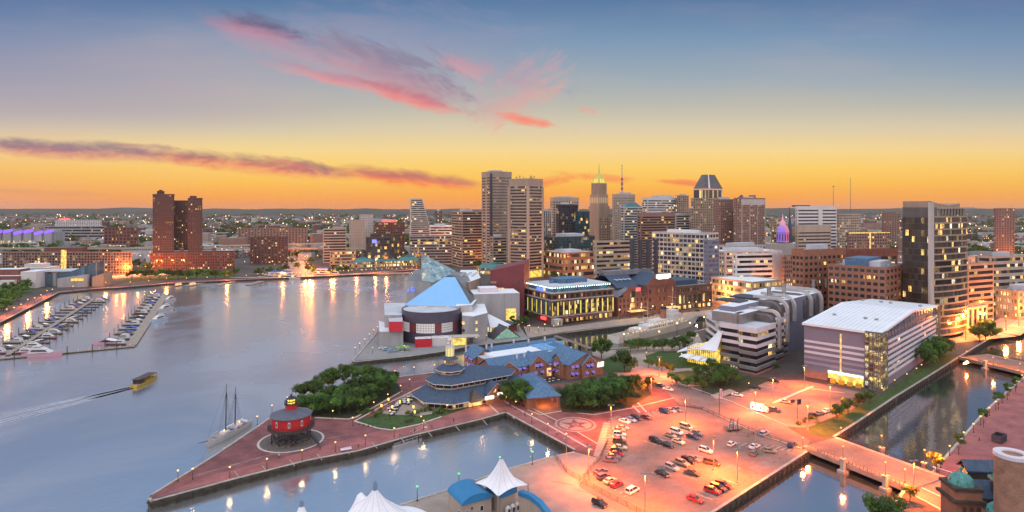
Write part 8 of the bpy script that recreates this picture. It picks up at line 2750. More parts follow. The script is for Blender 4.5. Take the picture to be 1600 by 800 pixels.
CL = [  # px, py, kind, colour, heading, label
 (976, 660.5, 'sedan', 'white', V_, 'white sedan at the kerb corner, nearest the tall lamp mast of the top row'),
 (986, 658, 'sedan', 'skyblue', V_, 'pale blue sedan second in the kerb row beside the white sedan'),
 (994, 655.5, 'suv', 'black', V_, 'black SUV between a pale blue sedan and a dark red car on the kerb row'),
 (1010, 654.5, 'sedan', 'maroon', V_, 'dark red car alone at the end of the first kerb row'),
 (1038, 645, 'suv', 'blue', V_, 'navy SUV first of the three cars by the white bollards'),
 (1048, 643.5, 'sedan', 'silver', V_, 'silver sedan in the middle of the three cars by the white bollards'),
 (1057, 642, 'sedan', 'grey', V_, 'dark grey sedan last of the three cars by the white bollards'),
 (973, 671, 'sedan', 'silver', -14, 'silver sedan topmost in the stacked left column of the car park'),
 (967, 674.5, 'sedan', 'tan', -14, 'tan sedan second from the top of the stacked left column'),
 (968, 681.5, 'suv', 'white', -14, 'white SUV third from the top of the stacked left column'),
 (967, 687, 'sedan', 'silver', -14, 'silver sedan directly above the brown SUV in the left column'),
 (968, 692, 'suv', 'brown', -14, 'brown SUV in the middle of the stacked left column'),
 (969, 701.5, 'sedan', 'cream', -14, 'cream sedan just below the gap in the left column'),
 (963, 706, 'hatch', 'black', -14, 'black hatchback between the cream sedan and the red car in the left column'),
 (963, 711.5, 'sedan', 'red', -14, 'red sedan near the foot of the stacked left column'),
 (958, 716, 'sedan', 'grey', -14, 'grey sedan next to last at the foot of the left column'),
 (954, 721.5, 'sedan', 'mauve', -14, 'mauve grey sedan lowest in the stacked left column'),
 (938, 739, 'sedan', 'mauve', U_, 'mauve sedan first of the fence corner group'),
 (942.5, 747.5, 'suv', 'mauve', U_, 'mauve SUV second in the fence corner group'),
 (953, 754, 'sedan', 'cream', U_, 'cream sedan beside the bright red car along the fence'),
 (963, 759.5, 'sedan', 'red', U_, 'bright red sedan fourth in the fence corner group'),
 (988, 769.5, 'van', 'white', 44, 'white minivan standing alone by the lower fence'),
 (937, 790, 'suv', 'black', -48, 'black SUV driving on the wharf outside the fence'),
 (1024, 691, 'suv', 'black', V_, 'black SUV behind a low black coupe in the middle of the car park'),
 (1043, 698, 'sedan', 'black', V_, 'low black coupe in front of the black SUV mid car park'),
 (1060, 692.5, 'sedan', 'cream', V_, 'cream sedan standing alone below the white box van'),
 (1047.5, 682.5, 'sedan', 'tan', V_, 'tan sedan close against the white box van'),
 (1057, 677.5, 'van', 'white', V_, 'bulky white van in the middle cluster of the car park'),
 (1072, 669.5, 'van', 'cream', V_, 'cream minivan parked under the upper lamp mast'),
 (1089, 679, 'sedan', 'grey', V_, 'dark grey sedan rightmost of the middle cluster'),
 (1082, 684, 'sedan', 'blue', V_, 'dark blue sedan next to the rightmost grey one of the middle cluster'),
 (1035, 743, 'sedan', 'black', V_ - 3, 'black sedan at the lower left of the lower diagonal row'),
 (1050, 733.5, 'suv', 'silver', V_ - 3, 'silver SUV between the black sedan and the tan wagon of the lower row'),
 (1066, 726.5, 'suv', 'tan', V_, 'tan SUV in the lower diagonal row'),
 (1075.5, 722.5, 'suv', 'black', V_, 'black SUV squeezed between tan and grey cars of the lower row'),
 (1084, 719.5, 'sedan', 'grey', V_, 'grey sedan at the upper end of the lower diagonal row'),
 (1082, 741.5, 'sedan', 'brown', V_ + 10, 'brown sedan alone below the lower diagonal row'),
 (1103, 706.5, 'suv', 'white', V_ + 4, 'white SUV beside the central lamp mast'),
 (1112, 725.5, 'van', 'brown', V_ + 16, 'dark brown van at the foot of the central lamp mast'),
 (1143, 696, 'hatch', 'white', U_ + 6, 'white hatchback turned towards the left edge in the shaded corner'),
 (1179, 700, 'sedan', 'white', U_, 'white sedan right behind the dark lamp mast'),
 (1178, 710.5, 'hatch', 'grey', U_ + 14, 'small grey car in front of the dark lamp mast'),
 (1203, 707, 'hatch', 'tan', -20, 'tan hatchback right of the dark lamp mast'),
 (1194, 680, 'suv', 'skyblue', U_ + 2, 'pale blue SUV beside the wire fence near the road'),
 (1238, 698, 'suv', 'blue', U_ + 6, 'dark blue SUV at the quay end near the bridge'),
 (1086, 783, 'sedan', 'red', V_ + 6, 'red sedan alone near the canal quay'),
 (1113, 770, 'suv', 'red', V_ + 8, 'red SUV at the front of the three red and dark cars by the quay'),
 (1122, 765.5, 'suv', 'black', V_ + 8, 'black car in the middle of the three by the quay'),
 (1130, 761, 'suv', 'maroon', V_ + 8, 'maroon car at the back of the three by the quay'),
 (1210, 597, 'sedan', 'black', -30, 'black sedan below the laboratory steps in the upper car park'),
 (1181, 607.5, 'sedan', 'black', -36, 'black sedan alone beside the hedge of the upper car park'),
 (1152, 619, 'sedan', 'white', -34, 'white sedan beside the hedge end in the upper car park'),
 (1228, 630, 'sedan', 'cream', -30, 'cream sedan behind the hanging sign in the upper car park'),
 (1210, 643, 'suv', 'blue', -36, 'dark SUV next to the glowing white van'),
 (1299, 595, 'suv', 'blue', 40, 'dark blue car at the lit doorway of the striped hall'),
 (1270, 652, 'suv', 'black', 30, 'black car first in the row beside the round canal trees'),
 (1281, 648, 'sedan', 'grey', 30, 'grey car second in the row beside the round canal trees'),
 (1292, 644, 'sedan', 'white', 30, 'white car last in the row beside the round canal trees'),
 (1031, 604, 'sedan', 'blue', -40, 'dark blue car on the access road by the park'),
 (1044, 610, 'sedan', 'white', -40, 'white car following on the access road by the park'),
 (598, 545, 'sedan', 'white', 20, 'white car on the grey wharf, first beside the yellow lit wall'),
 (604, 547.5, 'sedan', 'skyblue', 20, 'pale blue car second on the grey aquarium wharf'),
 (612, 550, 'sedan', 'skyblue', 10, 'bluish car nearest the green awnings on the aquarium wharf'),
 (1000, 497, 'sedan', 'grey', 30, 'grey car on the power station quay below the gabled hall'),
 (1011, 495.5, 'suv', 'black', 30, 'black car on the power station quay beneath the lit canopy'),
 (1027, 493.5, 'sedan', 'silver', 30, 'silver car on the power station quay under the white sign'),
 (1041, 491.8, 'sedan', 'white', 30, 'white car right of the silver one on the power station quay'),
 (1062, 489.5, 'suv', 'red', 30, 'red car by the brick wing on the power station quay'),
 (1090, 486.5, 'sedan', 'black', 30, 'black car at the far end of the power station quay'),
]
for px, py, kd, cl, hd_, lab in CL:
 car(kd, cl, G(px, py), radians(hd_), lab, 'cars parked round the piers')
for i, (px, py) in enumerate(((622, 549), (629, 547), (636, 548))):
 p = G(px, py)
 t = thing('market_stall', ['left green-roofed stall on the aquarium wharf', 'middle green-roofed stall on the aquarium wharf', 'green-roofed stall nearest the red container booth'][i], 'stall', (p.x, p.y, 0), .3 * i)
 mb = MB(); mb.loft([[(-1.6, -1.4, 2.2), (1.6, -1.4, 2.2), (1.6, 1.4, 2.2), (-1.6, 1.4, 2.2)], [(0, 0, 3.2)] * 4], 0, capa=True); mb.build('canopy', CPAINT['green'], t)
 mb = MB()
 for x in (-1.5, 1.5):
  for y in (-1.3, 1.3):
   mb.tube([(x, y, 0), (x, y, 2.2)], .06, 4)
 mb.build('posts', M['black'], t)
# the glowing white van with lit display sides
p = G(1187, 643)
r = thing('display_van', 'white panel van with glowing display sides beside the road', 'van', (p.x, p.y, .02), radians(-40))
mb = MB(); mb.box(-3.4, 1.6, -1.15, 1.15, .5, 3.0); mb.box(1.65, 3.3, -1.05, 1.05, .5, 1.6); mb.loft([[(1.65, -1.05, 1.6), (3.1, -1.05, 1.6), (3.1, 1.05, 1.6), (1.65, 1.05, 1.6)], [(1.65, -.95, 2.5), (2.4, -.95, 2.5), (2.4, .95, 2.5), (1.65, .95, 2.5)]], 0, capb=True); mb.build('body', M['white'], r)
mb = MB(); mb.box(-3.3, 1.5, -1.2, -1.16, .7, 2.9); mb.build('lit_side', M['lit_white'], r)
mb = MB(); mb.box(-3.45, -3.41, -1.0, 1.0, .7, 2.9); mb.build('lit_rear', M['lit_white'], r)
for k, (x, cm) in enumerate(((-2.8, 'red'), (-1.6, 'skyblue'), (-.6, 'green'), (.5, 'red'))):
 mb = MB(); mb.box(x, x + .6, -1.24, -1.21, 1.2 + .2 * (k % 2), 2.2); mb.build('poster_patch', CPAINT[cm], r)
for x in (-2.3, 2.2):
 for y in (-1.0, 1.0):
  w_ = link('wheel', WHEEL, r, None, (x, y, .36)); link('rim', RIM, w_)
ld = bpy.data.lights.new('van_light', 'POINT'); ld.energy = 500; ld.color = (1, .9, .75); ld.shadow_soft_size = 1
link('van_light', ld, r, None, (-1, -2.2, 1.8))
# parked dark van on the east quay
p = G(1561, 690)
r = thing('skip_container', 'dark open-topped box container on the east brick quay', 'container', (p.x, p.y, .02), radians(35))
mb = MB(); mb.box(-2.4, 2.4, -1.5, 1.5, .2, .4);
for q in ((-2.4, 2.4, -1.5, -1.35), (-2.4, 2.4, 1.35, 1.5), (-2.4, -2.25, -1.35, 1.35), (2.25, 2.4, -1.35, 1.35)):
 mb.box(*q, .4, 2.6)
for k in range(6):
 mb.box(-2.2 + k * .85, -2.0 + k * .85, -1.6, -1.5, .4, 2.6)
mb.build('box', M['charcoal'], r)
# bike racks / construction cluster in the car park
p = G(1144, 672)
r = thing('tool_trailer', 'cluttered work trailer piled with boxes, cones and poles inside the car park fence', 'trailer', (p.x, p.y, 0), radians(10))
mb = MB(); mb.box(-3, 3, -1.4, 1.4, .5, .8); mb.build('platform', M['grey_dark'], r)
rr2 = random.Random(3)
for k in range(16):
 mb = MB(); x, y, s_ = rr2.uniform(-2.8, 2.6), rr2.uniform(-1.3, 1.2), rr2.uniform(.4, .9); mb.obox((x, y), (rr2.random(), rr2.random()), s_, s_ * .7, .8, .8 + rr2.uniform(.4, 2.2)); mb.build('crate', [M['offwhite'], M['tan'], M['grey_dark'], M['lilac'], M['deck']][k % 5], r)
for k in range(6):
 mb = MB(); x = rr2.uniform(-3, 2.8); mb.tube([(x, 1.2, .8), (x + .5, .6, rr2.uniform(3, 5))], .07, 5); mb.build('pole', M['timber'], r)
mb = MB(); mb.lathe([(.35, 0), (.3, .05), (.05, 1.0)], (3.8, 0, 0), 8); mb.build('cone', M['brick_orange'], r)
for x in (-1.6, 1.6):
 for y in (-1.3, 1.3):
  link('wheel', WHEEL, r, None, (x, y, .34))
# chain-link fences round the car park
def fence(label, pts, h=1.4, step=3.0):
 o_ = pts[0]
 t = thing('wire_fence', label, 'fence', (o_.x, o_.y, 0))
 mesh_m = M['fence']
 mbp, mbr = MB(), MB()
 for a, c in zip(pts[:-1], pts[1:]):
  A_, B_ = a - o_, c - o_
  L = (B_ - A_).length; n = max(1, int(L / step))
  for i in range(n + 1):
   q = A_.lerp(B_, i / n)
   mbp.box(q.x - .05, q.x + .05, q.y - .05, q.y + .05, 0, h)
  d = (B_ - A_).xy
  m_ = (A_ + B_) / 2
  for z in (.15, h * .5, h - .06):
   mbr.obox((m_.x, m_.y), d, L, .05, z, z + .05)
  k = int(L / .45)
  for i in range(k):
   q = A_.lerp(B_, i / k)
   mbr.obox((q.x, q.y), d, .03, .03, .2, h - .06)
 mbp.build('posts', M['timber'], t); mbr.build('rails', M['timber'], t)
 return t
M['fence'] = M['timber']
fence('low wire fence between the car park and the wharf', P((950, 690), (938, 716), (912, 747), (905, 752), (965, 784), (1010, 808)))
fence('low wire fence between the car park and the road', P((1060, 634), (1098, 641), (1190, 681), (1250, 702)))
fence('short wire fence beside the pale blue SUV', P((1150, 680), (1168, 683), (1195, 674)))
fence('railing along the wharf corner by the inner basin', P((866, 713), (885, 738), (905, 750)))
for i in range(9):
 px = 1000 + i * 6.5; py = 652 - i * 2.2
 if 1008 < px < 1034:
  p = G(px, py)
  t = thing('bollard', 'white bollard on the car park kerb between the red car and the navy SUV', 'bollard', (p.x, p.y, 0), 0, 'white kerb bollards')
  mb = MB(); mb.lathe([(.14, 0), (.14, .9), (.02, 1.0)], (0, 0, 0), 8); mb.build('post', M['white'], t)
  mb = MB(); mb.lathe([(.145, .6), (.145, .75)], (0, 0, 0), 8); mb.build('band', M['red'], t)
# hanging sign post by the upper car park
p = G(1246, 654)
t = thing('hanging_sign', 'tall sign post with one navy panel and one brown panel by the planted island', 'sign', (p.x, p.y, 0), radians(20))
mb = MB(); mb.tube([(0, 0, 0), (0, 0, 7.6)], .12, 6); mb.tube([(-2.8, 0, 7.2), (.6, 0, 7.2)], .08, 5); mb.build('post', M['lamp_post'], t)
mb = MB(); mb.box(-.1, 1.7, -.12, .12, 5.4, 7.4); mb.build('navy_panel', HULLC['navy'], t)
mb = MB(); mb.box(-3.4, -1.4, -.12, .12, 6.4, 7.6); mb.build('brown_panel', M['bronze'], t)
p = G(1124, 647)
t = thing('banner_pole', 'pole with red and white hanging banner beside the access road', 'banner', (p.x, p.y, 0), 0)
mb = MB(); mb.tube([(0, 0, 0), (0, 0, 10.4)], .11, 6); mb.build('pole', M['lamp_post'], t)
mb = MB(); mb.box(.15, 1.1, -.04, .04, 6.2, 10); mb.build('banner', M['lilac'], t)
mb = MB(); mb.box(.5, .85, -.07, -.041, 6.8, 9.6); mb.build('banner_stripe', M['red'], t)
# benches and litter bins on pier 5
for i, (px, py, lab) in enumerate(((541, 704, 'long pale bench at the pier edge right of the lighthouse'), (640, 660, 'dark boat-shaped planter bench along the restaurant garden kerb'), (683, 647, 'second planter bench nearer the restaurant corner'))):
 p = G(px, py)
 t = thing('bench', lab, 'bench', (p.x, p.y, 0), radians(28))
 mb = MB(); mb.box(-1.8, 1.8, -.5, .5, .38, .5); mb.build('seat', M['lilac'] if i == 0 else M['timber'], t)
 mb = MB(); mb.box(-1.8, 1.8, .42, .52, .5, .95); mb.build('backrest', M['lilac'] if i == 0 else M['timber'], t)
 for x in (-1.5, 1.3):
  mb = MB(); mb.box(x, x + .2, -.45, .45, 0, .38); mb.build('leg', M['black'], t)
for i in range(7):
 p = G(561 + i * 7.2, 664.5 + i * 1.1)
 t = thing('bollard', 'small dark bollard before the garden kerb of the restaurant lawn', 'bollard', (p.x, p.y, 0), 0, 'dark bollards before the garden kerb')
 mb = MB(); mb.lathe([(.2, 0), (.17, .6), (.22, .65), (.02, .85)], (0, 0, 0), 8); mb.build('post', M['black'], t)
# people on the promenade
def person(p, a, shirt, trousers, label):
 me = bpy.data.meshes.new('person')
 V0 = [(0, 0, .95), (0, 0, 1.2), (0, 0, 1.42), (0, 0, 1.52), (0.02, 0, 1.66),
          (0, .1, .9), (.03, .11, .5), (-.02, .11, .08), (.12, .11, .04),
          (0, -.1, .9), (.10, -.11, .52), (-.06, -.11, .10), (.08, -.11, .05),
          (0, .2, 1.38), (-.05, .26, 1.12), (.05, .25, .88), (0, -.2, 1.38), (.06, -.26, 1.12), (.14, -.24, .90)]
 E0 = [(0, 1), (1, 2), (2, 3), (3, 4), (0, 5), (5, 6), (6, 7), (7, 8), (0, 9), (9, 10), (10, 11), (11, 12), (2, 13), (13, 14), (14, 15), (2, 16), (16, 17), (17, 18)]
 Rr = [.15, .14, .15, .06, .105, .1, .07, .05, .045, .1, .07, .05, .045, .07, .05, .04, .07, .05, .04]
 me.from_pydata(V0, E0, [])
 o_ = bpy.data.objects.new('person', me); COL.objects.link(o_)
 sk = o_.modifiers.new('skin', 'SKIN'); o_.modifiers.new('sub', 'SUBSURF').levels = 1
 for i, v in enumerate(me.skin_vertices[0].data):
  v.radius = (Rr[i], Rr[i]); v.use_root = (i == 0)
 m_, t_, bs_ = base_mat('clothes_%s_%s' % (shirt[3], trousers[3]))
 tcp = t_.node('ShaderNodeTexCoord'); s_ = t_.node('ShaderNodeSeparateXYZ'); t_.l.new(tcp.outputs['Object'], s_.inputs[0])
 c1 = t_.mix(t_.m('GREATER_THAN', s_.outputs[2], .95), trousers[:3], shirt[:3])
 c2 = t_.mix(t_.m('GREATER_THAN', s_.outputs[2], 1.49), c1, (.45, .27, .2))
 c3 = t_.mix(t_.m('GREATER_THAN', s_.outputs[2], 1.70), c2, (.04, .025, .02))
 t_.l.new(c3, bs_.inputs['Base Color']); bs_.inputs['Roughness'].default_value = .8
 me.materials.append(m_)
 o_.location = p; o_.rotation_euler.z = a
 tag(o_, label, 'person')
 return o_
SH = [(.5, .5, .52, 'pale'), (.06, .07, .1, 'dark'), (.4, .06, .07, 'red'), (.3, .1, .4, 'violet')]
for i, (px, py, s_, lab) in enumerate(((648, 676, 1, 'person in dark clothes walking the pier edge by the landing stage'), (709, 660, 1, 'person in dark clothes standing on the promenade below the restaurant'), (789, 632, 0, 'person in pale shirt before the restaurant entrance'), (794, 635, 0, 'second pale-shirted person beside the entrance walkers'),
                                      (1484, 771, 3, 'person in violet crossing at the striped crosswalk'), (675, 670, 1, 'person in dark clothes near the blue lamp post'), (625, 684, 1, 'person in dark clothes by the gangway head'), (560, 700, 2, 'person in red by the pier edge below the grove'), (500, 703, 1, 'person in dark clothes right of the stone ring'), (436, 716, 0, 'person in pale shirt left of the stone ring front'), (820, 650, 2, 'person in red on the basin promenade'), (870, 680, 0, 'pale-shirted person on the basin promenade near the medallion'), (1530, 690, 1, 'person in dark clothes on the east brick quay'))):
 person(G(px, py, .02), RND.uniform(0, 6), SH[s_], (.05, .05, .08, 'navy'), lab)
# ------------------------------------------------------------------ lamps
PIERL = [(278, 752, 'leftmost, at the pier tip'), (301, 749, 'beside the tip flagpole'), (359, 746.5, 'first on the front edge after the tip'), (417, 733, 'front edge, left of the stone ring'), (472, 719, 'front edge, below the lighthouse'), (524, 706, 'front edge, right of the lighthouse'), (571, 695, 'front edge, below the grove corner'), (616, 683, 'front edge, below the garden lawn'),
         (662, 671, 'front edge, at the gangway'), (402, 664, 'behind the lighthouse near the schooner stern'), (425, 646, 'on the back edge left of the lighthouse'), (449, 633, 'on the back edge by the grove'), (551, 666, 'at the grove kerb corner'), (584, 641, 'in the middle of the grove path'), (606, 628, 'upper grove path'), (626, 614, 'at the grove path top'), (640, 604, 'on the north plaza'),
         (617, 590, 'on the north edge facing the aquarium'), (647, 584, 'north edge, before the restaurant roof'), (679, 580, 'north edge, close behind the restaurant'), (609, 655, 'inside the garden lawn'), (699, 646, 'before the restaurant eave'), (658, 664, 'by the dark planter bench'), (738, 637, 'left of the restaurant entrance'),
         (806, 640, 'at the inner basin corner'), (831, 660, 'first along the basin beside the medallion'), (856, 676, 'second along the basin beside the medallion'), (885, 692, 'third along the basin beside the medallion'), (520, 655, 'inside the grove front'), (552, 596, 'on the plaza behind the grove')]
for px, py, lab in PIERL:
 lamp('pier', G(px, py), 'warm globe lamp on the brick pier, ' + lab, 'globe lamps of the brick pier')
for px, py, lab in ((652, 783, 'lowest'), (717, 762, 'middle'), (781, 735, 'behind the small tent'), (832, 726, 'rightmost')):
 lamp('green', G(px, py), 'green-glowing globe lamp on the wharf edge, ' + lab, 'green lamps of the wharf')
MASTL = [(955, 676, 'at the kerb corner of the car park', 0), (920, 750, 'at the fence corner', 1), (1008, 797, 'nearest the camera', 0), (1115, 734, 'in the middle by the brown van', .6), (1071, 663, 'at the upper edge', 0), (1180, 705, 'in the shaded corner', .3), (1208, 628, 'upper car park, beside the hedge', .3), (1257, 606, 'upper car park, before the striped hall', .3), (1297, 639, 'upper car park, near the round trees', .3), (1018, 625, 'by the access road bend', .3), (1262, 672, 'on the verge by the bridge', .3), (1030, 590, 'at the park end of the access road', .3), (1152, 754, 'at the quay side of the car park', .5), (1428, 775, 'at the striped crosswalk', .2), (1180, 648, 'beside the road behind the trailer', .3), (885, 735, 'on the wharf outside the fence', .5)]
for px, py, lab, rz in MASTL:
 lamp('mastoff' if 'shaded' in lab or 'outside' in lab else 'mast', G(px, py), 'twin-headed lamp mast ' + lab, 'car park lamp masts', rz)
for i, (px, py) in enumerate(((934, 549), (1010, 560), (1065, 562), (1034, 545), (1058, 523), (1000, 532), (1140, 600), (1170, 610))):
 lamp('flood' if i in (4, 5) else 'pier', G(px, py), 'warm park lamp %s' % ['by the footbridge landing', 'at the near edge of the oval lawn', 'at the right end of the oval lawn', 'behind the oval lawn', 'near the tent hall end', 'beside the ship stern', 'in the hedge garden', 'at the hedge garden exit'][i], 'park lamps')
for px, py, lab in ((975, 541, 'at the stern'), (1030, 537, 'amidships'), (1078, 522, 'near the bow'), (1100, 512, 'beyond the bow')):  # lamps added on the south bank to brighten the white hull
 lamp('flood', G(px, py), 'added white lamp lighting the cutter ship ' + lab, 'added lamps along the cutter ship')
EB = [(1484, 712), (1506, 690), (1521, 676), (1532, 664), (1546, 650), (1556, 640), (1566, 630), (1577, 618), (1588, 606), (1597, 597)]
for i, (px, py) in enumerate(EB):
 lamp('pier', G(px, py), '%s lamp from the crossing along the east brick quay' % ordn[i], 'east quay lamps')
for i, (px, py) in enumerate(((1398, 605), (1417, 595), (1432, 586), (1440, 580), (1378, 618))):
 lamp('pier', G(px, py), '%s lamp along the striped hall wall beside the canal verge' % ordn[i], 'canal verge lamps')
for i, (px, py) in enumerate(((555, 552), (562, 545), (570, 538), (577, 530), (584, 523), (590, 518), (582, 552), (632, 549), (700, 545), (760, 532), (800, 528))):
 lamp('pier', G(px, py), '%s lamp round the grey aquarium wharf, counted from its tip' % ordn[i], 'aquarium wharf lamps')
# west promenade lamps
k = 0
cum = []
pts = WEST_SHORE
for a, c in zip(pts[:-1], pts[1:]):
 d = (c - a); L = d.length; d.normalize(); n_ = Vector((-d.y, d.x, 0))
 step = 17.0
 m_ = int(L / step)
 for i in range(m_):
  p = a + d * (L * (i + .5) / m_) + n_ * 3.0
  q = lamp('farlight' if k % 3 == 1 else 'far', p, 'warm lamp of the long promenade row on the west shore', 'promenade lamps on the west shore')
  q.scale = (1, 1, .7)
  k += 1
# ------------------------------------------------------------------ trees
def grove(pts, kind, s, label, group, jit=.15, name='leafy_tree'):
 for px, py in pts:
  tree(G(px, py), kind, s * RND.uniform(1 - jit, 1 + jit), label, group, 'tree', name)
grove([(478, 632), (492, 622), (505, 612), (520, 606), (537, 602), (553, 600), (570, 599), (586, 600), (600, 602), (612, 604)], 'round', 1.0, 'green tree in the back row of the pier-head grove', 'back row of the pier-head grove')
grove([(472, 646), (486, 648), (500, 646), (515, 648), (530, 648), (545, 645), (558, 640), (570, 634), (582, 628), (596, 621), (608, 615), (505, 634), (525, 630), (548, 624), (570, 617), (590, 611), (538, 637), (515, 640)], 'dark', 1.0, 'dense dark green tree in the front of the pier-head grove', 'front of the pier-head grove')
grove([(797, 634), (806, 632), (816, 634), (802, 626), (814, 627)], 'dark', 1.15, 'dark tree in the clump between restaurant entrance and carriage entrance', 'clump beside the carriage entrance')
grove([(884, 634), (896, 638), (908, 640), (922, 640), (936, 640), (950, 638), (964, 634), (978, 629), (898, 628), (915, 628), (932, 628), (948, 626), (962, 622), (976, 617), (990, 619), (925, 618), (944, 615), (960, 612)], 'dark', 1.0, 'dark green tree in the grove before the harbour hotel', 'grove before the harbour hotel')
tree(G(1013, 610), 'dark', .8, 'small round tree standing alone at the right end of the hotel grove')
tree(G(940, 560), 'dark', 1.3, 'large round tree alone by the footbridge landing')
tree(G(976, 582), 'dark', 1.45, 'largest round tree in the ring bed before the oval lawn')
tree(G(1013, 575), 'round', .6, 'small tree at the left end of the oval lawn')
grove([(985, 550), (997, 548), (1010, 547), (1022, 549), (1036, 548), (1050, 548), (1062, 548), (1072, 544), (1076, 538)], 'round', .85, 'leafy tree in the row between the oval lawn and the white ship', 'row along the ship channel')
grove([(1090, 590), (1100, 584), (1112, 580), (1122, 586), (1130, 590), (1116, 596), (1128, 600), (1140, 596), (1120, 606), (1106, 600), (1134, 604), (1148, 602)], 'round', .75, 'bushy tree in the hedge garden beside the laboratory', 'hedge garden trees')
grove([(1034, 580), (1046, 583), (1060, 604), (1074, 606), (1086, 602), (1050, 598)], 'round', .6, 'small bright tree along the curved path of the park', 'curved path trees')
tree(G(1098, 615), 'pale', 1.0, 'yellow-green young tree at the hedge garden corner')
tree(G(1212, 588), 'slim', .9, 'slender tree by the laboratory doorway')
for i, (px, py, s_) in enumerate(((1308, 655), (1325, 646), (1342, 637), (1358, 630)) and ((1308, 656, .75), (1325, 647, .72), (1343, 638, .72), (1359, 629, .62))):
 tree(G(px, py), 'dark', s_, '%s round dark tree on the canal verge counted from the near bridge' % ordn[i], 'round trees on the canal verge')
grove([(1444, 574), (1456, 568), (1468, 562), (1476, 558), (1462, 556)], 'dark', 1.35, 'big dark tree in the clump where the canal meets the far bridge', 'clump at the far bridge')
grove([(1530, 534), (1540, 530), (1548, 526), (1538, 522)], 'dark', 1.4, 'dark tree below the black hotel tower beyond the far bridge', 'trees below the hotel tower')
for i, (px, py) in enumerate(((1498, 710), (1537, 668), (1560, 640), (1574, 625), (1587, 612))):
 tree(G(px, py), 'slim', 1.05, '%s slender quay tree from the crossing on the east bank' % ordn[i], 'slender trees of the east quay')
tree(G(1464, 738), 'pale', 1.15, 'orange-lit tree glowing beside the bridge lamp')
tree(AT(1385, 152), 'dark', 1.1, 'large dark tree at the bottom edge beside the canal')
tree(G(1422, 783), 'pale', .9, 'thin pale tree beside the crosswalk lamp')
for i, (px, py) in enumerate(((1258, 660), (1268, 656), (1276, 660), (1248, 664))):
 tree(G(px, py), 'bush', 1.0, 'low flowering shrub in the planted island by the bridge', 'island shrubs', 'shrub', 'shrub')
for i in range(26):
 px = 560 + i * 7; py = 652 + RND.uniform(-4, 6) - abs(i - 8) * .9
 if i < 6 or i > 10:
  tree(G(px if px < 690 else 690, py), 'bush', RND.uniform(.7, 1.1), 'low green shrub edging the restaurant garden', 'garden edge shrubs', 'shrub', 'shrub')
# west shore trees
for i in range(12):
 px = 206 + i * 14.5
 tree(G(px, 437 - .15 * i), 'round', 1.4, 'round tree in the waterfront row before the long brick apartment block', 'waterfront row on the west shore')
grove([(0, 470), (8, 462), (18, 458), (28, 470), (14, 476), (36, 458), (44, 452), (52, 448), (-6, 484), (6, 486), (22, 464), (60, 446), (70, 444), (-14, 474), (30, 450)], 'far', 1.3, 'leafy tree in the shore park at the left edge', 'shore park at the left edge')
grove([(480, 424), (492, 426), (504, 427), (516, 428), (528, 426), (540, 425), (466, 420), (456, 412), (448, 424), (436, 428), (422, 429), (404, 430), (470, 405), (486, 412)], 'far', 1.2, 'street tree along the bright boulevard behind the tour boats', 'boulevard trees')
grove([(700, 406), (712, 408), (726, 410), (738, 414), (748, 418), (758, 420), (732, 404), (714, 402), (770, 424), (778, 424)], 'far', 1.2, 'street tree at the bright avenue below the tall towers', 'avenue trees')
grove([(815, 515), (822, 511), (808, 519), (830, 506), (800, 512), (812, 508)], 'slim', 1.2, 'small lit tree on the quay corner of the floodlit brick office', 'quay corner trees')
grove([(880, 440), (895, 442), (910, 444), (925, 446), (940, 448), (866, 436)], 'far', 1.0, 'street tree before the rose brick hall', 'rose hall trees')
grove([(205, 420), (216, 418), (228, 424), (196, 424), (188, 414), (120, 388), (128, 390), (180, 386), (195, 388), (210, 390), (222, 392), (60, 398), (30, 396), (10, 400), (90, 397)], 'far', 1.3, 'dark tree among the streets behind the long white hotel', 'trees behind the white hotel')
# ------------------------------------------------------------------ the city beyond
def far_ok(px, Y):
 return True
TAKEN = []
for o_ in list(COL.objects):
 if o_.parent is None and o_.type == 'EMPTY' and o_.get('category') in ('tower', 'office', 'hotel', 'apartment block', 'hospital', 'hall', 'city hall', 'stadium', 'warehouse', 'podium', 'market hall', 'museum', 'annex', 'parking building', 'power station', 'laboratory', 'aquarium', 'ship'):
  TAKEN.append((o_.location.x, o_.location.y))
FM = [M['brick'], M['brick_pale'], M['beige'], M['grey'], M['offwhite'], M['brick_dark'], M['tan'], M['sand']]
FR = [M['tar'], M['pale_roof'], M['white_roof'], M['tar']]
FARDESC = ['brick', 'rosy brick', 'beige', 'grey', 'pale', 'dark brick', 'tan', 'sandy']
cnt = 0
shore_y = 700
far_trees = MB()
lights_w, lights_o, lights_r, lights_c = MB(), MB(), MB(), MB()
def octa(mb, p, r):
 x, y, z = p
 mb.add([(x + r, y, z), (x - r, y, z), (x, y + r, z), (x, y - r, z), (x, y, z + r), (x, y, z - r)], [(0, 2, 4), (2, 1, 4), (1, 3, 4), (3, 0, 4), (2, 0, 5), (1, 2, 5), (3, 1, 5), (0, 3, 5)])
rf = random.Random(21)
tries = 0
placed = []
mass = MB()
nmass = 0
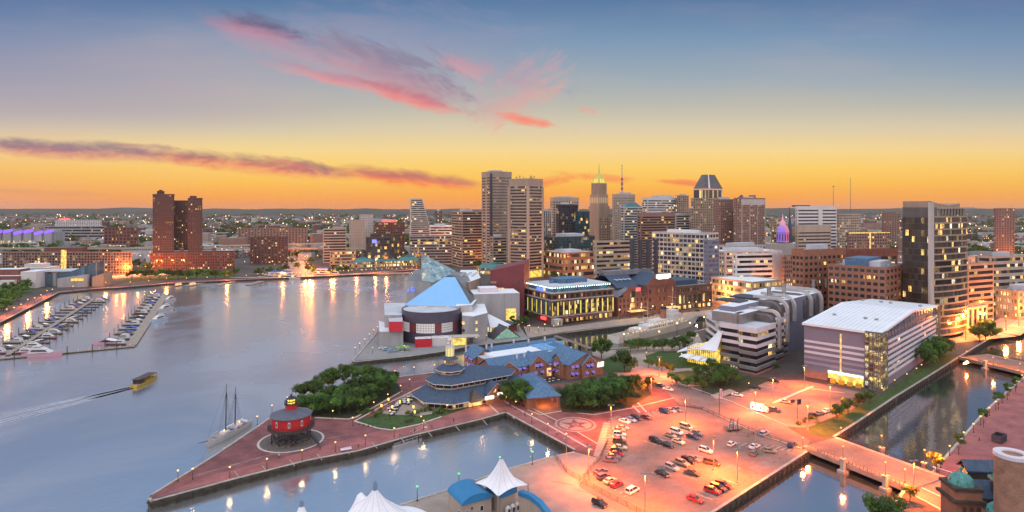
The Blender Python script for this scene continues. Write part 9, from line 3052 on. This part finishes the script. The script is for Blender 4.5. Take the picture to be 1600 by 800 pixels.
while tries < 2600:
 tries += 1
 py = 328.5 + 95 * (rf.random() ** 1.7)
 Y = dep(max(py, 330.0))
 px = rf.uniform(-80, 1680)
 p = AT(px, Y)
 if py > 412 and px < 660:
  continue
 if Y < 900 and 600 < px < 1230:
  continue
 if Y < 560:
  continue
 if Y < 760 and px < 700:
  continue
 w, d = rf.uniform(14, 46) * (1 + Y / 6000), rf.uniform(12, 24)
 if any(abs(p.x - x) < 46 and abs(p.y - y) < 46 for x, y in TAKEN):
  continue
 if any(abs(p.x - x) < (w + ww) * .55 and abs(p.y - y) < 26 + Y * .004 for x, y, ww in placed):
  continue
 placed.append((p.x, p.y, w))
 tall = rf.random() < (.22 if 560 < px < 1500 else .10)
 h = rf.uniform(14, 34) if tall else rf.uniform(6, 13)
 if Y > 3500:
  h = rf.uniform(6, 11)
 k = rf.randrange(len(FM))
 a = radians(rf.choice([8, 10, 14, 98, 36]))
 if cnt < 290:
  cnt += 1
  t = thing('distant_building', '%s %s in the dusk streets beyond the towers' % (FARDESC[k], 'block of several storeys' if tall else 'low block'), 'building', (p.x, p.y, 0), a, 'distant %s %ss' % (FARDESC[k], 'tall block' if tall else 'low block'))
  mb = MB(); mb.box(-w / 2, w / 2, 0, d, 0, h, 0, 1)
  if rf.random() < .5:
   mb.box(-w * .2, w * .1, d * .3, d * .7, h, h + 2.5, 0, 1)
  mb.build('wall', [FM[k], rf.choice(FR)], t)
  mb = MB()
  nfl = max(1, int(h / 3.4)); nn = max(3, int(w / 4.5))
  for f_ in range(nfl):
   for i in range(nn):
    x = -w / 2 + w * (i + .5) / nn
    mb.box(x - .9, x + .9, -.12, 0, h / nfl * f_ + 1.1, h / nfl * f_ + 2.7)
  o_ = mb.build('window', M['g2'] if rf.random() < .6 else M['g3'], t); o_['kind'] = 'stuff'
 else:
  nmass += 1
  c_, s_ = cos(a), sin(a)
  q = [(p.x + x * c_ - y * s_, p.y + x * s_ + y * c_) for x, y in ((-w / 2, 0), (w / 2, 0), (w / 2, d), (-w / 2, d))]
  mass.prism(q, 0, h, rf.randrange(5), 5 + rf.randrange(2))
tag(mass.build('distant_rooftops', FM[:5] + [M['tar'], M['pale_roof']]), kind='stuff')
# trees of the plain
for i in range(2600):
 py = 329 + 75 * rf.random() ** 2.0
 Y = dep(py); px = rf.uniform(-120, 1720)
 if Y < 800 or (700 < px < 1230 and Y < 1250):
  continue
 p = AT(px, Y)
 sc_ = rf.uniform(5, 9) * (1 + Y / 5000)
 for k in range(9):
  q = Vector((p.x + rf.gauss(0, sc_ * .8), p.y + rf.gauss(0, sc_ * .6), rf.uniform(.25, 1.0) * sc_ * 1.2))
  t1 = Vector((rf.gauss(0, 1), rf.gauss(0, .3), rf.gauss(0, .3))).normalized() * sc_ * .6
  t2 = Vector((rf.gauss(0, .2), rf.gauss(0, .5), 1)).normalized() * sc_ * .45
  far_trees.add([q - t1, q + t2, q + t1, q - t2], [(0, 1, 2, 3)], 1 if rf.random() < .35 else 0)
tag(far_trees.build('distant_woods', [M['leaf_dark'], M['leaf']]), kind='stuff')
# lights of the plain
for i in range(2300):
 py = 329.5 + 90 * rf.random() ** 1.8
 Y = dep(py); px = rf.uniform(-100, 1700)
 if Y < 760 or (640 < px < 1230 and Y < 900):
  continue
 p = AT(px, Y); p.z = rf.uniform(5, 14)
 r_ = Y * rf.uniform(.00035, .00095)
 octa(rf.choices([lights_w, lights_o, lights_r, lights_c], [3, 6, .6, .8])[0], p, r_)
tag(lights_w.build('distant_lights', lit('far_warm_light', (1, .72, .38), 5)), kind='stuff')
tag(lights_o.build('distant_lights', lit('far_sodium_light', (1, .40, .10), 5)), kind='stuff')
tag(lights_r.build('distant_lights', lit('far_red_light', (1, .06, .05), 5)), kind='stuff')
tag(lights_c.build('distant_lights', lit('far_white_light', (.9, .95, 1), 5)), kind='stuff')
# glowing streets: rows of street lamps along each
def lamprow(pts, n, w, label, group, lightevery=2, key='glow'):
 acc = []
 for a, c in zip(pts[:-1], pts[1:]):
  for i in range(n):
   acc.append(a.lerp(c, (i + .5) / n))
 for i, p in enumerate(acc):
  for s_ in (-1, 1):
   lamp(key if (i % lightevery == 0 and s_ > 0) else 'far', p + Vector((s_ * w, 0, 0)), label, group)
lamprow(P((470, 432), (462, 418), (452, 398), (440, 384)), 4, 14, 'sodium lamp on the bright boulevard left of the black banded slab', 'lamps of the bright boulevard', 1)
lamprow(P((690, 412), (742, 408), (770, 420)), 4, 9, 'sodium lamp on the bright avenue below the tallest tower', 'lamps of the bright avenue', 1)
lamprow(P((742, 408), (720, 396), (706, 388)), 3, 9, 'sodium lamp on the far stretch of the bright avenue', 'lamps of the far avenue', 2)
lamprow(P((165, 432), (200, 427), (235, 429)), 3, 8, 'orange lamp in the square between hotel slab and brick apartments', 'lamps of the orange square', 1)
lamprow(P((655, 424), (560, 427), (480, 431), (400, 434)), 6, 3, 'warm lamp along the market hall quay', 'lamps of the market quay', 3, 'farlight')
lamprow(P((850, 452), (900, 446), (960, 452)), 3, 4, 'warm lamp on the street behind the floodlit office', 'lamps behind the floodlit office', 2)
lamprow(P((1110, 478), (1180, 474), (1240, 452)), 3, 5, 'orange lamp on the street before the glowing market hall', 'lamps before the glowing market hall', 1)
lamprow(P((1475, 533), (1540, 520), (1600, 500), (1690, 440)), 3, 9, 'orange lamp on the road beyond the far bridge', 'lamps beyond the far bridge', 1)
lamprow(P((805, 508), (822, 520), (870, 516)), 2, 3, 'warm lamp on the quay corner before the floodlit office', 'lamps of the quay corner', 1, 'pier')
lamprow(P((1540, 420), (1600, 412), (1680, 400)), 3, 8, 'orange lamp on the far right highway', 'lamps of the right highway', 1)
print('objects', len(bpy.data.objects), 'lights', len(bpy.data.lights))
